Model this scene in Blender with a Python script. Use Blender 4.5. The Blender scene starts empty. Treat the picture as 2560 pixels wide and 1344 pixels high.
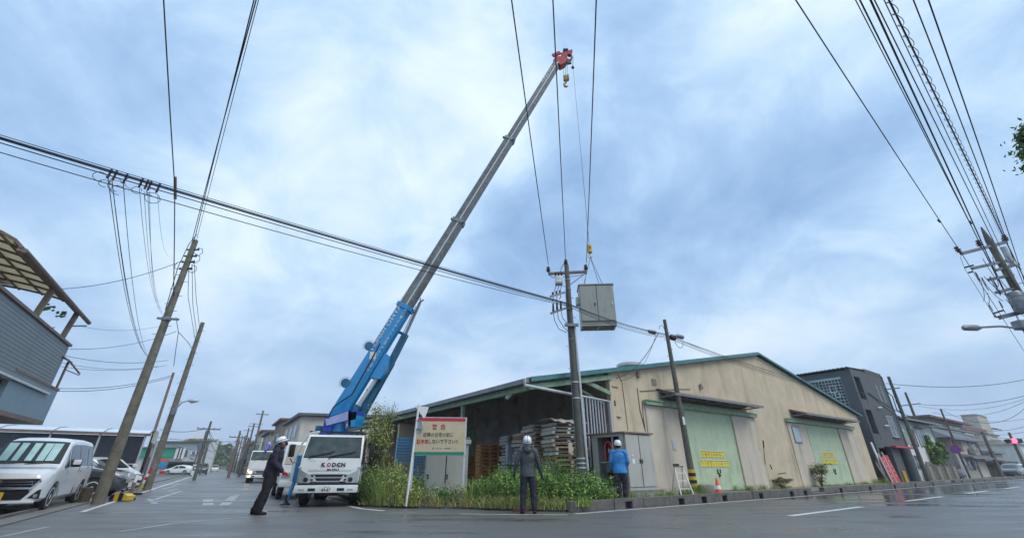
import bpy, bmesh, random, math
import numpy as np
from math import sin, cos, tan, atan, atan2, radians, pi, sqrt
from mathutils import Vector, Matrix
V = Vector
sc = bpy.context.scene
col = sc.collection

# ------------------------------------------------------------------ camera, sky, sun, exposure
TH = atan(497/1040); FP = 1040.0; CH = 1.0
cam = bpy.data.cameras.new('camera'); cam.lens = 36*FP/2560; cam.sensor_width = 36
cam.clip_start = .05; cam.clip_end = 6000
co = bpy.data.objects.new('camera', cam); col.objects.link(co)
co.location = (0, 0, CH); co.rotation_euler = (pi/2+TH, 0, 0); sc.camera = co

world = bpy.data.worlds.new('World'); sc.world = world; world.use_nodes = True
def make_sky():
    nt = world.node_tree; N = nt.nodes; L = nt.links; N.clear()
    out = N.new('ShaderNodeOutputWorld'); bg = N.new('ShaderNodeBackground')
    sky = N.new('ShaderNodeTexSky'); sky.sky_type = 'NISHITA'; sky.sun_disc = False
    sky.sun_elevation = radians(55); sky.sun_rotation = radians(122); sky.air_density = 1.2; sky.dust_density = 2.5
    bg.inputs['Strength'].default_value = .1
    tc = N.new('ShaderNodeTexCoord'); sep = N.new('ShaderNodeSeparateXYZ'); L.new(tc.outputs['Generated'], sep.inputs[0])
    ab = N.new('ShaderNodeMath'); ab.operation = 'MAXIMUM'; L.new(sep.outputs['Z'], ab.inputs[0]); ab.inputs[1].default_value = 0
    ad = N.new('ShaderNodeMath'); ad.inputs[1].default_value = .42; L.new(ab.outputs[0], ad.inputs[0])
    dx = N.new('ShaderNodeMath'); dx.operation = 'DIVIDE'; L.new(sep.outputs['X'], dx.inputs[0]); L.new(ad.outputs[0], dx.inputs[1])
    dy = N.new('ShaderNodeMath'); dy.operation = 'DIVIDE'; L.new(sep.outputs['Y'], dy.inputs[0]); L.new(ad.outputs[0], dy.inputs[1])
    cb = N.new('ShaderNodeCombineXYZ'); L.new(dx.outputs[0], cb.inputs[0]); L.new(dy.outputs[0], cb.inputs[1])
    mp = N.new('ShaderNodeMapping'); mp.inputs['Location'].default_value = (3.3, 1.15, 0); L.new(cb.outputs[0], mp.inputs[0])
    def noise(scale, det, rough, dist):
        n = N.new('ShaderNodeTexNoise'); n.inputs['Scale'].default_value = scale; n.inputs['Detail'].default_value = det
        n.inputs['Roughness'].default_value = rough; n.inputs['Distortion'].default_value = dist; L.new(mp.outputs[0], n.inputs['Vector']); return n
    n1 = noise(1.15, 5, .5, .3); n2 = noise(3.6, 9, .62, .5)
    mx = N.new('ShaderNodeMath'); mx.operation = 'MULTIPLY_ADD'; L.new(n2.outputs['Fac'], mx.inputs[0]); mx.inputs[1].default_value = .46
    L.new(n1.outputs['Fac'], mx.inputs[2])
    rp = N.new('ShaderNodeValToRGB'); rp.color_ramp.interpolation = 'B_SPLINE'
    e = rp.color_ramp.elements
    e[0].position = .52; e[0].color = (.18, .305, .52, 1)
    e[1].position = .92; e[1].color = (.70, .79, .87, 1)
    m = e.new(.68); m.color = (.32, .48, .70, 1)
    m = e.new(.79); m.color = (.48, .63, .785, 1)
    L.new(mx.outputs[0], rp.inputs[0])
    mix = N.new('ShaderNodeMix'); mix.data_type = 'RGBA'; mix.inputs['Factor'].default_value = .95
    sca = N.new('ShaderNodeVectorMath'); sca.operation = 'SCALE'; sca.inputs['Scale'].default_value = 10; L.new(rp.outputs[0], sca.inputs[0])
    L.new(sky.outputs[0], mix.inputs['A']); L.new(sca.outputs[0], mix.inputs['B'])
    # the overcast gets paler and greyer towards the horizon
    hz = N.new('ShaderNodeMapRange'); L.new(ab.outputs[0], hz.inputs[0]); hz.inputs[1].default_value = .0; hz.inputs[2].default_value = .42
    hz.inputs[3].default_value = .8; hz.inputs[4].default_value = 0
    m2 = N.new('ShaderNodeMix'); m2.data_type = 'RGBA'; L.new(hz.outputs[0], m2.inputs['Factor'])
    L.new(mix.outputs['Result'], m2.inputs['A']); m2.inputs['B'].default_value = (3.6, 4.7, 6.3, 1)
    L.new(m2.outputs['Result'], bg.inputs['Color']); L.new(bg.outputs[0], out.inputs[0])
make_sky()
sl = bpy.data.lights.new('sun', 'SUN'); sl.energy = 1.5; sl.angle = radians(35); sl.color = (1, .94, .84)
so = bpy.data.objects.new('sun', sl); col.objects.link(so); so.rotation_euler = (radians(35), 0, radians(58)); so.location = (0, 0, 40)
sc.view_settings.view_transform = 'Standard'; sc.view_settings.look = 'None'; sc.view_settings.exposure = 0.5
sc.view_settings.gamma = 1; sc.view_settings.use_curve_mapping = False
sc.render.engine = 'CYCLES'; sc.cycles.max_bounces = 5; sc.cycles.transparent_max_bounces = 8

# ------------------------------------------------------------------ geometry of the place (metres, camera 1 m above the road)
dA = V((sin(radians(-32.5)), cos(radians(-32.5)), 0))      # the side street runs this way
dB = V((sin(radians(54.8)), cos(radians(54.8)), 0))        # the main road runs this way
nB = V((-dB.y, dB.x, 0)); mA = V((-dA.y, dA.x, 0))
UP = V((0, 0, 1))
KP = V((1.5, 12, 0)); AP = V((-4.4, 13.8, 0)); CP = V((24.1, 30.7, 0))
def KB(t, n, z=0): return KP + dB*t + nB*n + UP*z
def AA(t, m, z=0): return AP + dA*t + mA*m + UP*z
def WP(s, n, z): return CP + dB*s + nB*n + UP*z           # s along the warehouse front, n behind it
def W(px, py, D):
    t = tan(TH+atan((672-py)/FP)); return V(((px-1280)/FP*(D*cos(TH)+D*t*sin(TH)), D, CH+D*t))
def G(px, py, z=0): return W(px, py, (z-CH)/tan(TH+atan((672-py)/FP)))
def PL(px, py, p0, d):
    t = tan(TH+atan((672-py)/FP)); k = (px-1280)/FP*(cos(TH)+t*sin(TH))
    s = (k*p0[1]-p0[0])/(d[0]-k*d[1]); D = p0[1]+d[1]*s; return V((k*D, D, CH+D*t))

# ------------------------------------------------------------------ materials
MATS = {}
def mat(name, c, rough=.6, metal=0, var=.15, scale=3, bump=.0, bscale=40, dirt=None, dscale=1.5, damt=.5, streak=0, coat=0, rvar=0, emit=None, es=1, trans=0, wcoord=False, spec=.5):
    m = bpy.data.materials.new(name); m.use_nodes = True; nt = m.node_tree; N = nt.nodes; L = nt.links
    b = N['Principled BSDF']; b.inputs['Roughness'].default_value = rough; b.inputs['Metallic'].default_value = metal
    b.inputs['Coat Weight'].default_value = coat; b.inputs['Specular IOR Level'].default_value = spec
    if trans: b.inputs['Transmission Weight'].default_value = trans
    tc = N.new('ShaderNodeTexCoord')
    if wcoord:
        g = N.new('ShaderNodeNewGeometry'); src = g.outputs['Position']
    else: src = tc.outputs['Object']
    def nz(s, det=5, vec=None, r=.6):
        n = N.new('ShaderNodeTexNoise'); n.inputs['Scale'].default_value = s; n.inputs['Detail'].default_value = det; n.inputs['Roughness'].default_value = r
        L.new(vec or src, n.inputs['Vector']); return n.outputs['Fac']
    def ramp(fac, p0, p1, a=0, bb=1):
        r = N.new('ShaderNodeMapRange'); r.inputs[1].default_value = p0; r.inputs[2].default_value = p1; r.inputs[3].default_value = a; r.inputs[4].default_value = bb; L.new(fac, r.inputs[0]); return r.outputs[0]
    f = nz(scale)
    mx = N.new('ShaderNodeMix'); mx.data_type = 'RGBA'; L.new(ramp(f, .3, .7), mx.inputs['Factor'])
    mx.inputs['A'].default_value = tuple(x*(1-var) for x in c)+(1,); mx.inputs['B'].default_value = tuple(min(1, x*(1+var)) for x in c)+(1,)
    o = mx.outputs['Result']
    if dirt:
        vec = src
        if streak:
            mp = N.new('ShaderNodeMapping'); mp.inputs['Scale'].default_value = (1, 1, streak); L.new(src, mp.inputs[0]); vec = mp.outputs[0]
        d = nz(dscale, 8, vec, .65); m2 = N.new('ShaderNodeMix'); m2.data_type = 'RGBA'
        L.new(ramp(d, .52, .72, 0, damt), m2.inputs['Factor']); L.new(o, m2.inputs['A']); m2.inputs['B'].default_value = tuple(dirt)+(1,); o = m2.outputs['Result']
    L.new(o, b.inputs['Base Color'])
    if rvar: L.new(ramp(nz(scale*1.7), .35, .65, max(.03, rough-rvar), min(1, rough+rvar)), b.inputs['Roughness'])
    if bump:
        bp = N.new('ShaderNodeBump'); bp.inputs['Strength'].default_value = bump; bp.inputs['Distance'].default_value = .02
        L.new(nz(bscale, 4), bp.inputs['Height']); L.new(bp.outputs[0], b.inputs['Normal'])
    if emit: b.inputs['Emission Color'].default_value = tuple(emit)+(1,); b.inputs['Emission Strength'].default_value = es
    MATS[name] = m; return m
M = MATS
def asphalt(name, c, wet, dry=.5, sx=1):
    m = bpy.data.materials.new(name); m.use_nodes = True; nt = m.node_tree; N = nt.nodes; L = nt.links; b = N['Principled BSDF']
    g = N.new('ShaderNodeNewGeometry'); mp = N.new('ShaderNodeMapping'); mp.inputs['Rotation'].default_value = (0, 0, radians(-35)); mp.inputs['Scale'].default_value = (.22, .75, 1)
    L.new(g.outputs['Position'], mp.inputs[0])
    def nz(s, d, v, r=.6):
        n = N.new('ShaderNodeTexNoise'); n.inputs['Scale'].default_value = s; n.inputs['Detail'].default_value = d; n.inputs['Roughness'].default_value = r; L.new(v, n.inputs['Vector']); return n.outputs['Fac']
    def rg(f, a, bb, c0, c1):
        r = N.new('ShaderNodeMapRange'); r.inputs[1].default_value = a; r.inputs[2].default_value = bb; r.inputs[3].default_value = c0; r.inputs[4].default_value = c1; L.new(f, r.inputs[0]); return r.outputs[0]
    big = nz(1.0, 6, mp.outputs[0]); fine = nz(55, 3, g.outputs['Position']); mid = nz(.5, 7, mp.outputs[0], .7); blot = nz(2.6, 6, mp.outputs[0], .65)
    # water stands in the dip along the main road's kerb and in shallow hollows
    dot = N.new('ShaderNodeVectorMath'); dot.operation = 'DOT_PRODUCT'; L.new(g.outputs['Position'], dot.inputs[0]); dot.inputs[1].default_value = (nB.x, nB.y, 0)
    al = N.new('ShaderNodeVectorMath'); al.operation = 'DOT_PRODUCT'; L.new(g.outputs['Position'], al.inputs[0]); al.inputs[1].default_value = (dB.x, dB.y, 0)
    k0 = KP.dot(nB); nearK = rg(dot.outputs['Value'], k0-7.5, k0-2.2, 0, 1); farB = rg(al.outputs['Value'], KP.dot(dB)+7, KP.dot(dB)+11, 0, .25)
    w_ = N.new('ShaderNodeMath'); w_.operation = 'MULTIPLY'; L.new(nearK, w_.inputs[0]); L.new(farB, w_.inputs[1])
    b0 = N.new('ShaderNodeMath'); b0.operation = 'SUBTRACT'; L.new(big, b0.inputs[0]); L.new(w_.outputs[0], b0.inputs[1]); big = b0.outputs[0]
    pud = rg(big, .28, .47, 1, 0)                 # 1 = standing water
    mx = N.new('ShaderNodeMix'); mx.data_type = 'RGBA'; L.new(rg(fine, .3, .7, 0, 1), mx.inputs['Factor'])
    mx.inputs['A'].default_value = tuple(x*.62 for x in c)+(1,); mx.inputs['B'].default_value = tuple(x*1.45 for x in c)+(1,)
    m2 = N.new('ShaderNodeMix'); m2.data_type = 'RGBA'; m2.blend_type = 'MULTIPLY'; L.new(rg(mid, .35, .65, 0, .5), m2.inputs['Factor']); L.new(mx.outputs['Result'], m2.inputs['A']); m2.inputs['B'].default_value = (.5, .5, .52, 1)
    m3 = N.new('ShaderNodeMix'); m3.data_type = 'RGBA'; m3.blend_type = 'MULTIPLY'; L.new(pud, m3.inputs['Factor']); L.new(m2.outputs['Result'], m3.inputs['A']); m3.inputs['B'].default_value = (.55, .56, .6, 1)
    m4 = N.new('ShaderNodeMix'); m4.data_type = 'RGBA'; m4.blend_type = 'MULTIPLY'; L.new(rg(blot, .55, .66, 0, .55), m4.inputs['Factor']); L.new(m3.outputs['Result'], m4.inputs['A']); m4.inputs['B'].default_value = (.35, .36, .38, 1)
    L.new(m4.outputs['Result'], b.inputs['Base Color'])
    rr_ = N.new('ShaderNodeMath'); rr_.operation = 'MULTIPLY'; L.new(rg(big, .26, .48, .22, 1), rr_.inputs[0]); L.new(rg(mid, .35, .65, dry*.6, dry*1.15), rr_.inputs[1]); L.new(rr_.outputs[0], b.inputs['Roughness'])
    bp = N.new('ShaderNodeBump'); bp.inputs['Distance'].default_value = .012; L.new(rg(big, .28, .47, .10, .9), bp.inputs['Strength']); L.new(fine, bp.inputs['Height']); L.new(bp.outputs[0], b.inputs['Normal'])
    MATS[name] = m; return m
asphalt('asphalt', (.135, .137, .136), 1.0, .46)
asphalt('lot', (.085, .085, .082), .8, .5)
mat('ground', (.10, .10, .09), .8, var=.3, scale=.3, wcoord=True)
mat('soil', (.06, .05, .035), .9, var=.4, scale=6, bump=.6, bscale=20)
mat('paint_white', (.62, .63, .62), .35, var=.12, dirt=(.12, .12, .12), dscale=9, damt=.9, wcoord=True)
mat('paint_faded', (.30, .31, .31), .35, var=.2, dirt=(.1, .1, .1), dscale=5, damt=1, wcoord=True)
mat('kerb', (.125, .12, .11), .55, var=.3, scale=4, bump=.4, dirt=(.045, .045, .04), dscale=3, damt=.8, wcoord=True)
mat('pave', (.17, .165, .15), .5, var=.25, scale=3, bump=.3, dirt=(.06, .07, .04), dscale=2, wcoord=True)
mat('concrete', (.30, .29, .26), .7, var=.2, scale=3, bump=.3, dirt=(.1, .1, .08), dscale=2, streak=.25)
mat('pole_concrete', (.155, .142, .11), .75, var=.35, scale=5, bump=.5, bscale=60, dirt=(.09, .085, .06), dscale=5, damt=.9, streak=.15)
mat('pole_dark', (.10, .10, .085), .7, var=.3, scale=5, bump=.5, bscale=60, dirt=(.04, .045, .03), dscale=4, damt=.8, streak=.15)
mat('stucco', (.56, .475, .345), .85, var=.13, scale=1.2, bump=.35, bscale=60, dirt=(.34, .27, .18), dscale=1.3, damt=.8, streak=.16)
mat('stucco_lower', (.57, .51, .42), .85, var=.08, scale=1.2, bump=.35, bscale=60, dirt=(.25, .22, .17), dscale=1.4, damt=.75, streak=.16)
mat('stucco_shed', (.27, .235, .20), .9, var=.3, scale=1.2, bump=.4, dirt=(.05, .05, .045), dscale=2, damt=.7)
mat('stain_rust', (.22, .12, .06), .8, var=.4, scale=8)
mat('crack', (.07, .06, .05), .9, var=.4, scale=8)
mat('green_door', (.46, .56, .38), .55, var=.09, scale=1.6, bump=.1, dirt=(.2, .26, .19), dscale=2, damt=.5, streak=.3)
mat('green_steel', (.24, .35, .24), .5, var=.25, scale=4, dirt=(.14, .09, .05), dscale=5, damt=.6)
mat('teal_roof', (.055, .19, .20), .4, var=.2, scale=3, dirt=(.1, .12, .11), dscale=3, damt=.5)
mat('roof_sheet', (.115, .125, .135), .5, var=.25, scale=2, dirt=(.2, .2, .19), dscale=2)
mat('roof_under', (.075, .068, .06), .9, var=.3, scale=2)
mat('gutter', (.22, .24, .25), .45, metal=.2, var=.25, scale=3, dirt=(.09, .1, .09), dscale=4)
mat('galv', (.56, .59, .62), .4, metal=.2, var=.15, scale=6, dirt=(.3, .3, .3), dscale=6)
mat('galv_dark', (.22, .24, .26), .45, metal=.5, var=.25, scale=6)
mat('steel', (.17, .175, .175), .3, metal=.35, var=.25, scale=4, rvar=.1, dirt=(.10, .10, .10), dscale=3, damt=.7)
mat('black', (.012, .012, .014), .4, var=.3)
mat('rubber', (.018, .018, .019), .75, var=.4, scale=10)
mat('wire', (.018, .018, .022), .6, var=.1)
mat('wire_blue', (.02, .025, .07), .6, var=.1)
mat('wire_grey', (.12, .13, .15), .6, var=.1)
mat('insulator', (.10, .055, .05), .25, var=.2)
mat('insulator_w', (.6, .62, .64), .25, var=.1)
mat('cabinet', (.43, .43, .395), .5, var=.05, scale=2, dirt=(.26, .25, .21), dscale=2.5, damt=.5, streak=.3)
mat('cabinet_grey', (.34, .35, .32), .5, var=.05, scale=2, dirt=(.18, .18, .15), dscale=3, damt=.6, streak=.25)
mat('cabinet_in', (.075, .06, .06), .7, var=.3)
mat('white_body', (.72, .74, .73), .22, var=.02, coat=.5, dirt=(.5, .5, .48), dscale=2, damt=.4)
mat('silver_body', (.70, .72, .75), .22, metal=.0, var=.02, coat=.8)
mat('dark_body', (.045, .05, .055), .15, var=.05, coat=.8)
mat('glass', (.012, .018, .018), .05, var=.05, spec=.5)
mat('glass_pale', (.055, .075, .072), .08, var=.5, scale=2.5, spec=.5)
mat('window_frost', (.42, .50, .54), .25, var=.15, scale=2)
mat('pale_cyan', (.38, .58, .56), .2, var=.15, scale=3)
mat('chrome', (.7, .72, .74), .12, metal=1, var=.05)
mat('lamp_clear', (.6, .63, .66), .08, metal=.6, var=.1, coat=1)
mat('amber', (.8, .3, .03), .2, emit=(1, .42, .06), es=7)
mat('headlamp_lit', (1, .8, .5), .2, emit=(1, .62, .25), es=9)
mat('red_light', (.8, .02, .03), .3, emit=(1, .03, .06), es=9)
mat('crane_blue', (.02, .27, .60), .3, var=.12, scale=3, coat=.4, dirt=(.02, .1, .25), dscale=3, damt=.6)
mat('crane_indigo', (.035, .07, .44), .35, var=.15, scale=4, coat=.3)
mat('crane_teal', (.02, .13, .24), .4, var=.25, scale=4, dirt=(.02, .05, .07), dscale=3, damt=.8)
mat('crane_red', (.36, .008, .018), .55, var=.4, scale=8)
mat('crane_lilac', (.34, .39, .66), .5, var=.2, scale=4, dirt=(.35, .28, .25), dscale=5, damt=.6)
mat('joint_grey', (.40, .45, .46), .6)
mat('hook_yellow', (.62, .42, .04), .45, var=.2, scale=8, dirt=(.15, .1, .03), dscale=8)
mat('hook_bronze', (.28, .18, .06), .5, var=.3, scale=10, dirt=(.08, .05, .02), dscale=8)
mat('white', (.78, .78, .76), .5, var=.05)
mat('offwhite', (.62, .60, .55), .7, var=.08, scale=2, dirt=(.42, .4, .36), dscale=1.5, damt=.5, streak=.25)
mat('sign_cream', (.58, .49, .33), .55, var=.12, scale=3, dirt=(.42, .35, .22), dscale=1.5, damt=.7)
mat('sign_red', (.52, .03, .05), .5, var=.1)
mat('sign_green', (.02, .23, .13), .5, var=.1)
mat('ink', (.018, .016, .016), .6, var=.1)
mat('ink_red', (.42, .012, .02), .6, var=.1)
mat('yellow', (.82, .68, .02), .5, var=.04)
mat('poster_ink', (.30, .12, .01), .6, var=.1)
mat('plate_white', (.7, .72, .7), .4, var=.02)
mat('plate_yellow', (.72, .48, .03), .4, var=.05)
mat('red_paint', (.55, .015, .02), .4, var=.2, scale=3)
mat('cone', (.72, .10, .03), .45, var=.1)
mat('rack_blue', (.03, .25, .50), .4, var=.15, scale=4)
mat('pallet_grey', (.46, .40, .33), .85, var=.3, scale=6, bump=.2, dirt=(.15, .13, .12), dscale=6)
mat('pallet_pale', (.62, .61, .58), .8, var=.2, scale=6, bump=.2, dirt=(.25, .23, .2), dscale=6)
mat('pallet_rust', (.30, .12, .06), .85, var=.4, scale=9, bump=.2)
mat('pallet_orange', (.58, .25, .075), .6, var=.2, scale=6, dirt=(.2, .07, .03), dscale=7)
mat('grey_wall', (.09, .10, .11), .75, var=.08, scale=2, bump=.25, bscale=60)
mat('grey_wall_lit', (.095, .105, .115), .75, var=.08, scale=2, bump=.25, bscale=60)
mat('siding', (.19, .225, .245), .55, var=.08, scale=2)
mat('siding_pale', (.20, .285, .34), .5, var=.06, scale=2)
mat('brown_trim', (.18, .13, .11), .6, var=.25, scale=5)
mat('cream_panel', (.82, .80, .62), .9, var=.08, scale=3, trans=.75)
mat('wood_old', (.24, .20, .16), .8, var=.3, scale=4)
mat('plaster', (.58, .55, .48), .85, var=.07, scale=2, dirt=(.38, .35, .29), dscale=1.6, damt=.5, streak=.2)
mat('plaster_grey', (.45, .42, .37), .85, var=.1, scale=2, dirt=(.2, .19, .17), dscale=1.6, damt=.6, streak=.2)
mat('plaster_pale', (.66, .68, .68), .8, var=.05, scale=1, dirt=(.45, .46, .46), dscale=1, damt=.4, streak=.2)
mat('roof_tile', (.10, .11, .125), .65, var=.3, scale=6)
mat('roof_red', (.16, .06, .05), .55, var=.2, scale=5)
mat('awning_green', (.01, .33, .19), .5, var=.1)
mat('carport_panel', (.018, .024, .035), .4, var=.4, scale=6, coat=.3)
def translucent(name, c):
    m = bpy.data.materials.new(name); m.use_nodes = True; nt = m.node_tree; N = nt.nodes; L = nt.links; N.clear()
    o = N.new('ShaderNodeOutputMaterial'); a = N.new('ShaderNodeBsdfTranslucent'); d = N.new('ShaderNodeBsdfDiffuse'); x = N.new('ShaderNodeMixShader'); x.inputs[0].default_value = .35
    t = N.new('ShaderNodeTexCoord'); n = N.new('ShaderNodeTexNoise'); n.inputs['Scale'].default_value = 3; L.new(t.outputs['Object'], n.inputs['Vector']); r = N.new('ShaderNodeMix'); r.data_type = 'RGBA'; L.new(n.outputs['Fac'], r.inputs['Factor'])
    r.inputs['A'].default_value = tuple(v*.8 for v in c)+(1,); r.inputs['B'].default_value = tuple(c)+(1,); L.new(r.outputs['Result'], a.inputs['Color']); L.new(r.outputs['Result'], d.inputs['Color']); L.new(a.outputs[0], x.inputs[1]); L.new(d.outputs[0], x.inputs[2]); L.new(x.outputs[0], o.inputs['Surface']); MATS[name] = m
translucent('cream_sheet', (.74, .71, .58))
mat('carport_roof', (.55, .62, .70), .25, var=.08, scale=1.5)
mat('leaf_dark', (.045, .10, .022), .55, var=.45, scale=5)
mat('leaf_mid', (.11, .21, .04), .5, var=.4, scale=4)
mat('leaf_bright', (.22, .36, .065), .5, var=.35, scale=3)
mat('leaf_yellow', (.40, .43, .12), .6, var=.3, scale=4)
mat('leaf_dry', (.30, .26, .11), .8, var=.3, scale=4)
mat('bark', (.10, .075, .05), .9, var=.3, scale=10, bump=.5)
mat('skin', (.42, .25, .18), .5, var=.06, scale=12)
mat('cloth_navy', (.016, .013, .030), .7, var=.5, scale=22, bump=.3, bscale=40)
mat('cloth_dark', (.007, .006, .009), .75, var=.4, scale=14)
mat('cloth_grey', (.045, .056, .062), .6, var=.25, scale=9, bump=.3, bscale=30)
mat('cloth_blue', (.03, .22, .55), .6, var=.25, scale=7, bump=.3, bscale=30)
mat('glove_red', (.45, .02, .03), .6, var=.3, scale=20)
mat('helmet', (.76, .79, .82), .22, var=.03, coat=.5)
mat('towel', (.25, .45, .72), .8, var=.2, scale=15)
mat('hair', (.015, .012, .01), .6)
mat('hose_pink', (.60, .06, .10), .4, var=.1)
mat('tarp_blue', (.04, .20, .55), .4, var=.2, scale=6)

# ------------------------------------------------------------------ mesh tools
INV = {}
def rootinv(p):
    while p.parent: p = p.parent
    return INV.get(p.name)
class MB:
    def __init__(s): s.v = []; s.f = []; s.m = []
    def add(s, vs, fs, mi=0, X=None):
        o = len(s.v)
        s.v += [tuple(X @ V(p)) for p in vs] if X is not None else [tuple(p) for p in vs]
        s.f += [tuple(i+o for i in f) for f in fs]; s.m += [mi]*len(fs); return s
    def box(s, a, b, mi=0, X=None):
        (x0, y0, z0), (x1, y1, z1) = a, b
        return s.add([(x0,y0,z0),(x1,y0,z0),(x1,y1,z0),(x0,y1,z0),(x0,y0,z1),(x1,y0,z1),(x1,y1,z1),(x0,y1,z1)],
            [(0,3,2,1),(4,5,6,7),(0,1,5,4),(1,2,6,5),(2,3,7,6),(3,0,4,7)], mi, X)
    def rb(s, c, size, b=.02, mi=0, X=None, seg=2):
        bm = bmesh.new(); bmesh.ops.create_cube(bm, size=1)
        bmesh.ops.scale(bm, vec=size, verts=bm.verts); bmesh.ops.bevel(bm, geom=bm.edges[:], offset=b, segments=seg, affect='EDGES', profile=.6)
        bmesh.ops.translate(bm, vec=c, verts=bm.verts); bm.verts.index_update()
        s.add([v.co[:] for v in bm.verts], [[v.index for v in f.verts] for f in bm.faces], mi, X); bm.free(); return s
    def quad(s, a, b, c, d, mi=0): return s.add([a, b, c, d], [(0, 1, 2, 3)], mi)
    def slab(s, pts, th, mi=0):
        """polygon pts thickened by vector th"""
        n = len(pts); th = V(th)
        vs = [V(p) for p in pts]+[V(p)+th for p in pts]
        return s.add(vs, [tuple(range(n))[::-1], tuple(range(n, 2*n))]+[(i, (i+1) % n, (i+1) % n+n, i+n) for i in range(n)], mi)
    def beam(s, p0, p1, w, h=None, up=UP, mi=0):
        h = w if h is None else h; p0 = V(p0); p1 = V(p1); d = (p1-p0).normalized()
        a = d.cross(V(up))
        if a.length < 1e-4: a = d.cross(V((1, 0, 0)))
        a.normalize(); c = a.cross(d).normalized(); a = a*w/2; c = c*h/2
        q = [-a-c, a-c, a+c, -a+c]
        return s.add([p0+k for k in q]+[p1+k for k in q], [(0,1,2,3),(7,6,5,4),(0,4,5,1),(1,5,6,2),(2,6,7,3),(3,7,4,0)], mi)
    def tube(s, pts, r, n=8, mi=0, cap=True):
        pts = [V(p) for p in pts]; k = len(pts); rr = r if isinstance(r, (list, tuple)) else [r]*k
        o = len(s.v); pa = None
        for i, p in enumerate(pts):
            d = (pts[min(i+1, k-1)]-pts[max(i-1, 0)]).normalized()
            if pa is None:
                pa = d.cross(UP)
                if pa.length < .05: pa = d.cross(V((1, 0, 0)))
            pa = (pa-d*pa.dot(d)).normalized(); b = d.cross(pa)
            for j in range(n):
                t = 2*pi*j/n; s.v.append(tuple(p+(pa*cos(t)+b*sin(t))*rr[i]))
        for i in range(k-1):
            for j in range(n):
                a = o+i*n+j; b2 = o+i*n+(j+1) % n; s.f.append((a, a+n, b2+n, b2)); s.m.append(mi)
        if cap:
            s.f.append(tuple(range(o, o+n))); s.f.append(tuple(range(o+(k-1)*n, o+k*n))[::-1]); s.m += [mi, mi]
        return s
    def lathe(s, prof, n=16, X=None, mi=0):
        vs = []; fs = []; k = len(prof)
        for r, z in prof:
            for j in range(n): t = 2*pi*j/n; vs.append((r*cos(t), r*sin(t), z))
        for i in range(k-1):
            for j in range(n): a = i*n+j; b = i*n+(j+1) % n; fs.append((a, b, b+n, a+n))
        fs.append(tuple(range(n))[::-1]); fs.append(tuple(range((k-1)*n, k*n)))
        return s.add(vs, fs, mi, X)
    def ball(s, c, r, n=10, mi=0, X=None):
        rx, ry, rz = (r, r, r) if not isinstance(r, (tuple, list)) else r
        vs = []; fs = []; m = n//2
        for i in range(1, m):
            p = pi*i/m
            for j in range(n): t = 2*pi*j/n; vs.append((c[0]+rx*sin(p)*cos(t), c[1]+ry*sin(p)*sin(t), c[2]+rz*cos(p)))
        vs += [(c[0], c[1], c[2]+rz), (c[0], c[1], c[2]-rz)]; T = len(vs)-2
        for i in range(m-2):
            for j in range(n): a = i*n+j; b = i*n+(j+1) % n; fs.append((a, a+n, b+n, b))
        for j in range(n): fs.append((T, j, (j+1) % n)); fs.append((T+1, (m-2)*n+(j+1) % n, (m-2)*n+j))
        return s.add(vs, fs, mi, X)
    def mesh(s, name, mats, smooth=False):
        me = bpy.data.meshes.new(name); me.from_pydata(s.v, [], s.f)
        for m in (mats if isinstance(mats, (list, tuple)) else [mats]): me.materials.append(M[m] if isinstance(m, str) else m)
        if any(s.m): me.polygons.foreach_set('material_index', s.m)
        if smooth: me.shade_smooth() if smooth is True else me.shade_auto(smooth) if hasattr(me, 'shade_auto') else me.shade_smooth()
        me.update(); return me
    def build(s, name, mats, parent=None, smooth=False, world=True, label=None, loc=None):
        if parent is not None and world:
            I = rootinv(parent); s.v = [tuple(I @ V(p)) for p in s.v]
        if parent is None and loc is not None: s.v = [tuple(V(p)-V(loc)) for p in s.v]
        me = s.mesh(name, mats, smooth is not False)
        if smooth is not False and smooth is not True: autosmooth(me, smooth)
        o = bpy.data.objects.new(name, me); col.objects.link(o); o.parent = parent
        if parent is None and loc is not None: o.location = loc
        if label: o['label'] = label
        return o
def autosmooth(me, ang=40):
    bm = bmesh.new(); bm.from_mesh(me)
    a = radians(ang)
    for e in bm.edges:
        if len(e.link_faces) == 2: e.smooth = e.calc_face_angle(0) < a
    bm.to_mesh(me); bm.free()
def thing(name, label, cat, loc=(0, 0, 0), rz=0, group=None):
    o = bpy.data.objects.new(name, None); col.objects.link(o); o.empty_display_size = .2
    o.location = loc; o.rotation_euler = (0, 0, rz); o['label'] = label; o['category'] = cat
    if group: o['group'] = group
    INV[o.name] = (Matrix.Translation(V(loc)) @ Matrix.Rotation(rz, 4, 'Z')).inverted(); return o
def tag(o, label, cat, group=None, kind=None):
    o['label'] = label; o['category'] = cat
    if group: o['group'] = group
    if kind: o['kind'] = kind
    return o
def struct(o, label=None, cat=None):
    o['kind'] = 'structure'
    if label: o['label'] = label
    if cat: o['category'] = cat
    return o
def dup(root, loc, rz, label=None, group=None, scale=None, matmap=None):
    r = root.copy(); col.objects.link(r); r.location = loc; r.rotation_euler = (0, 0, rz)
    if scale: r.scale = scale
    if label: r['label'] = label
    if group: r['group'] = group
    def rec(a, b):
        for ch in list(a.children):
            c = ch.copy(); col.objects.link(c); c.parent = b; rec(ch, c)
    rec(root, r); return r
def share(mesh_, name, parent, locs):
    for l in locs:
        o = bpy.data.objects.new(name, mesh_); col.objects.link(o); o.parent = parent
        if isinstance(l, Matrix): o.matrix_basis = l
        else: o.location = l
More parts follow.
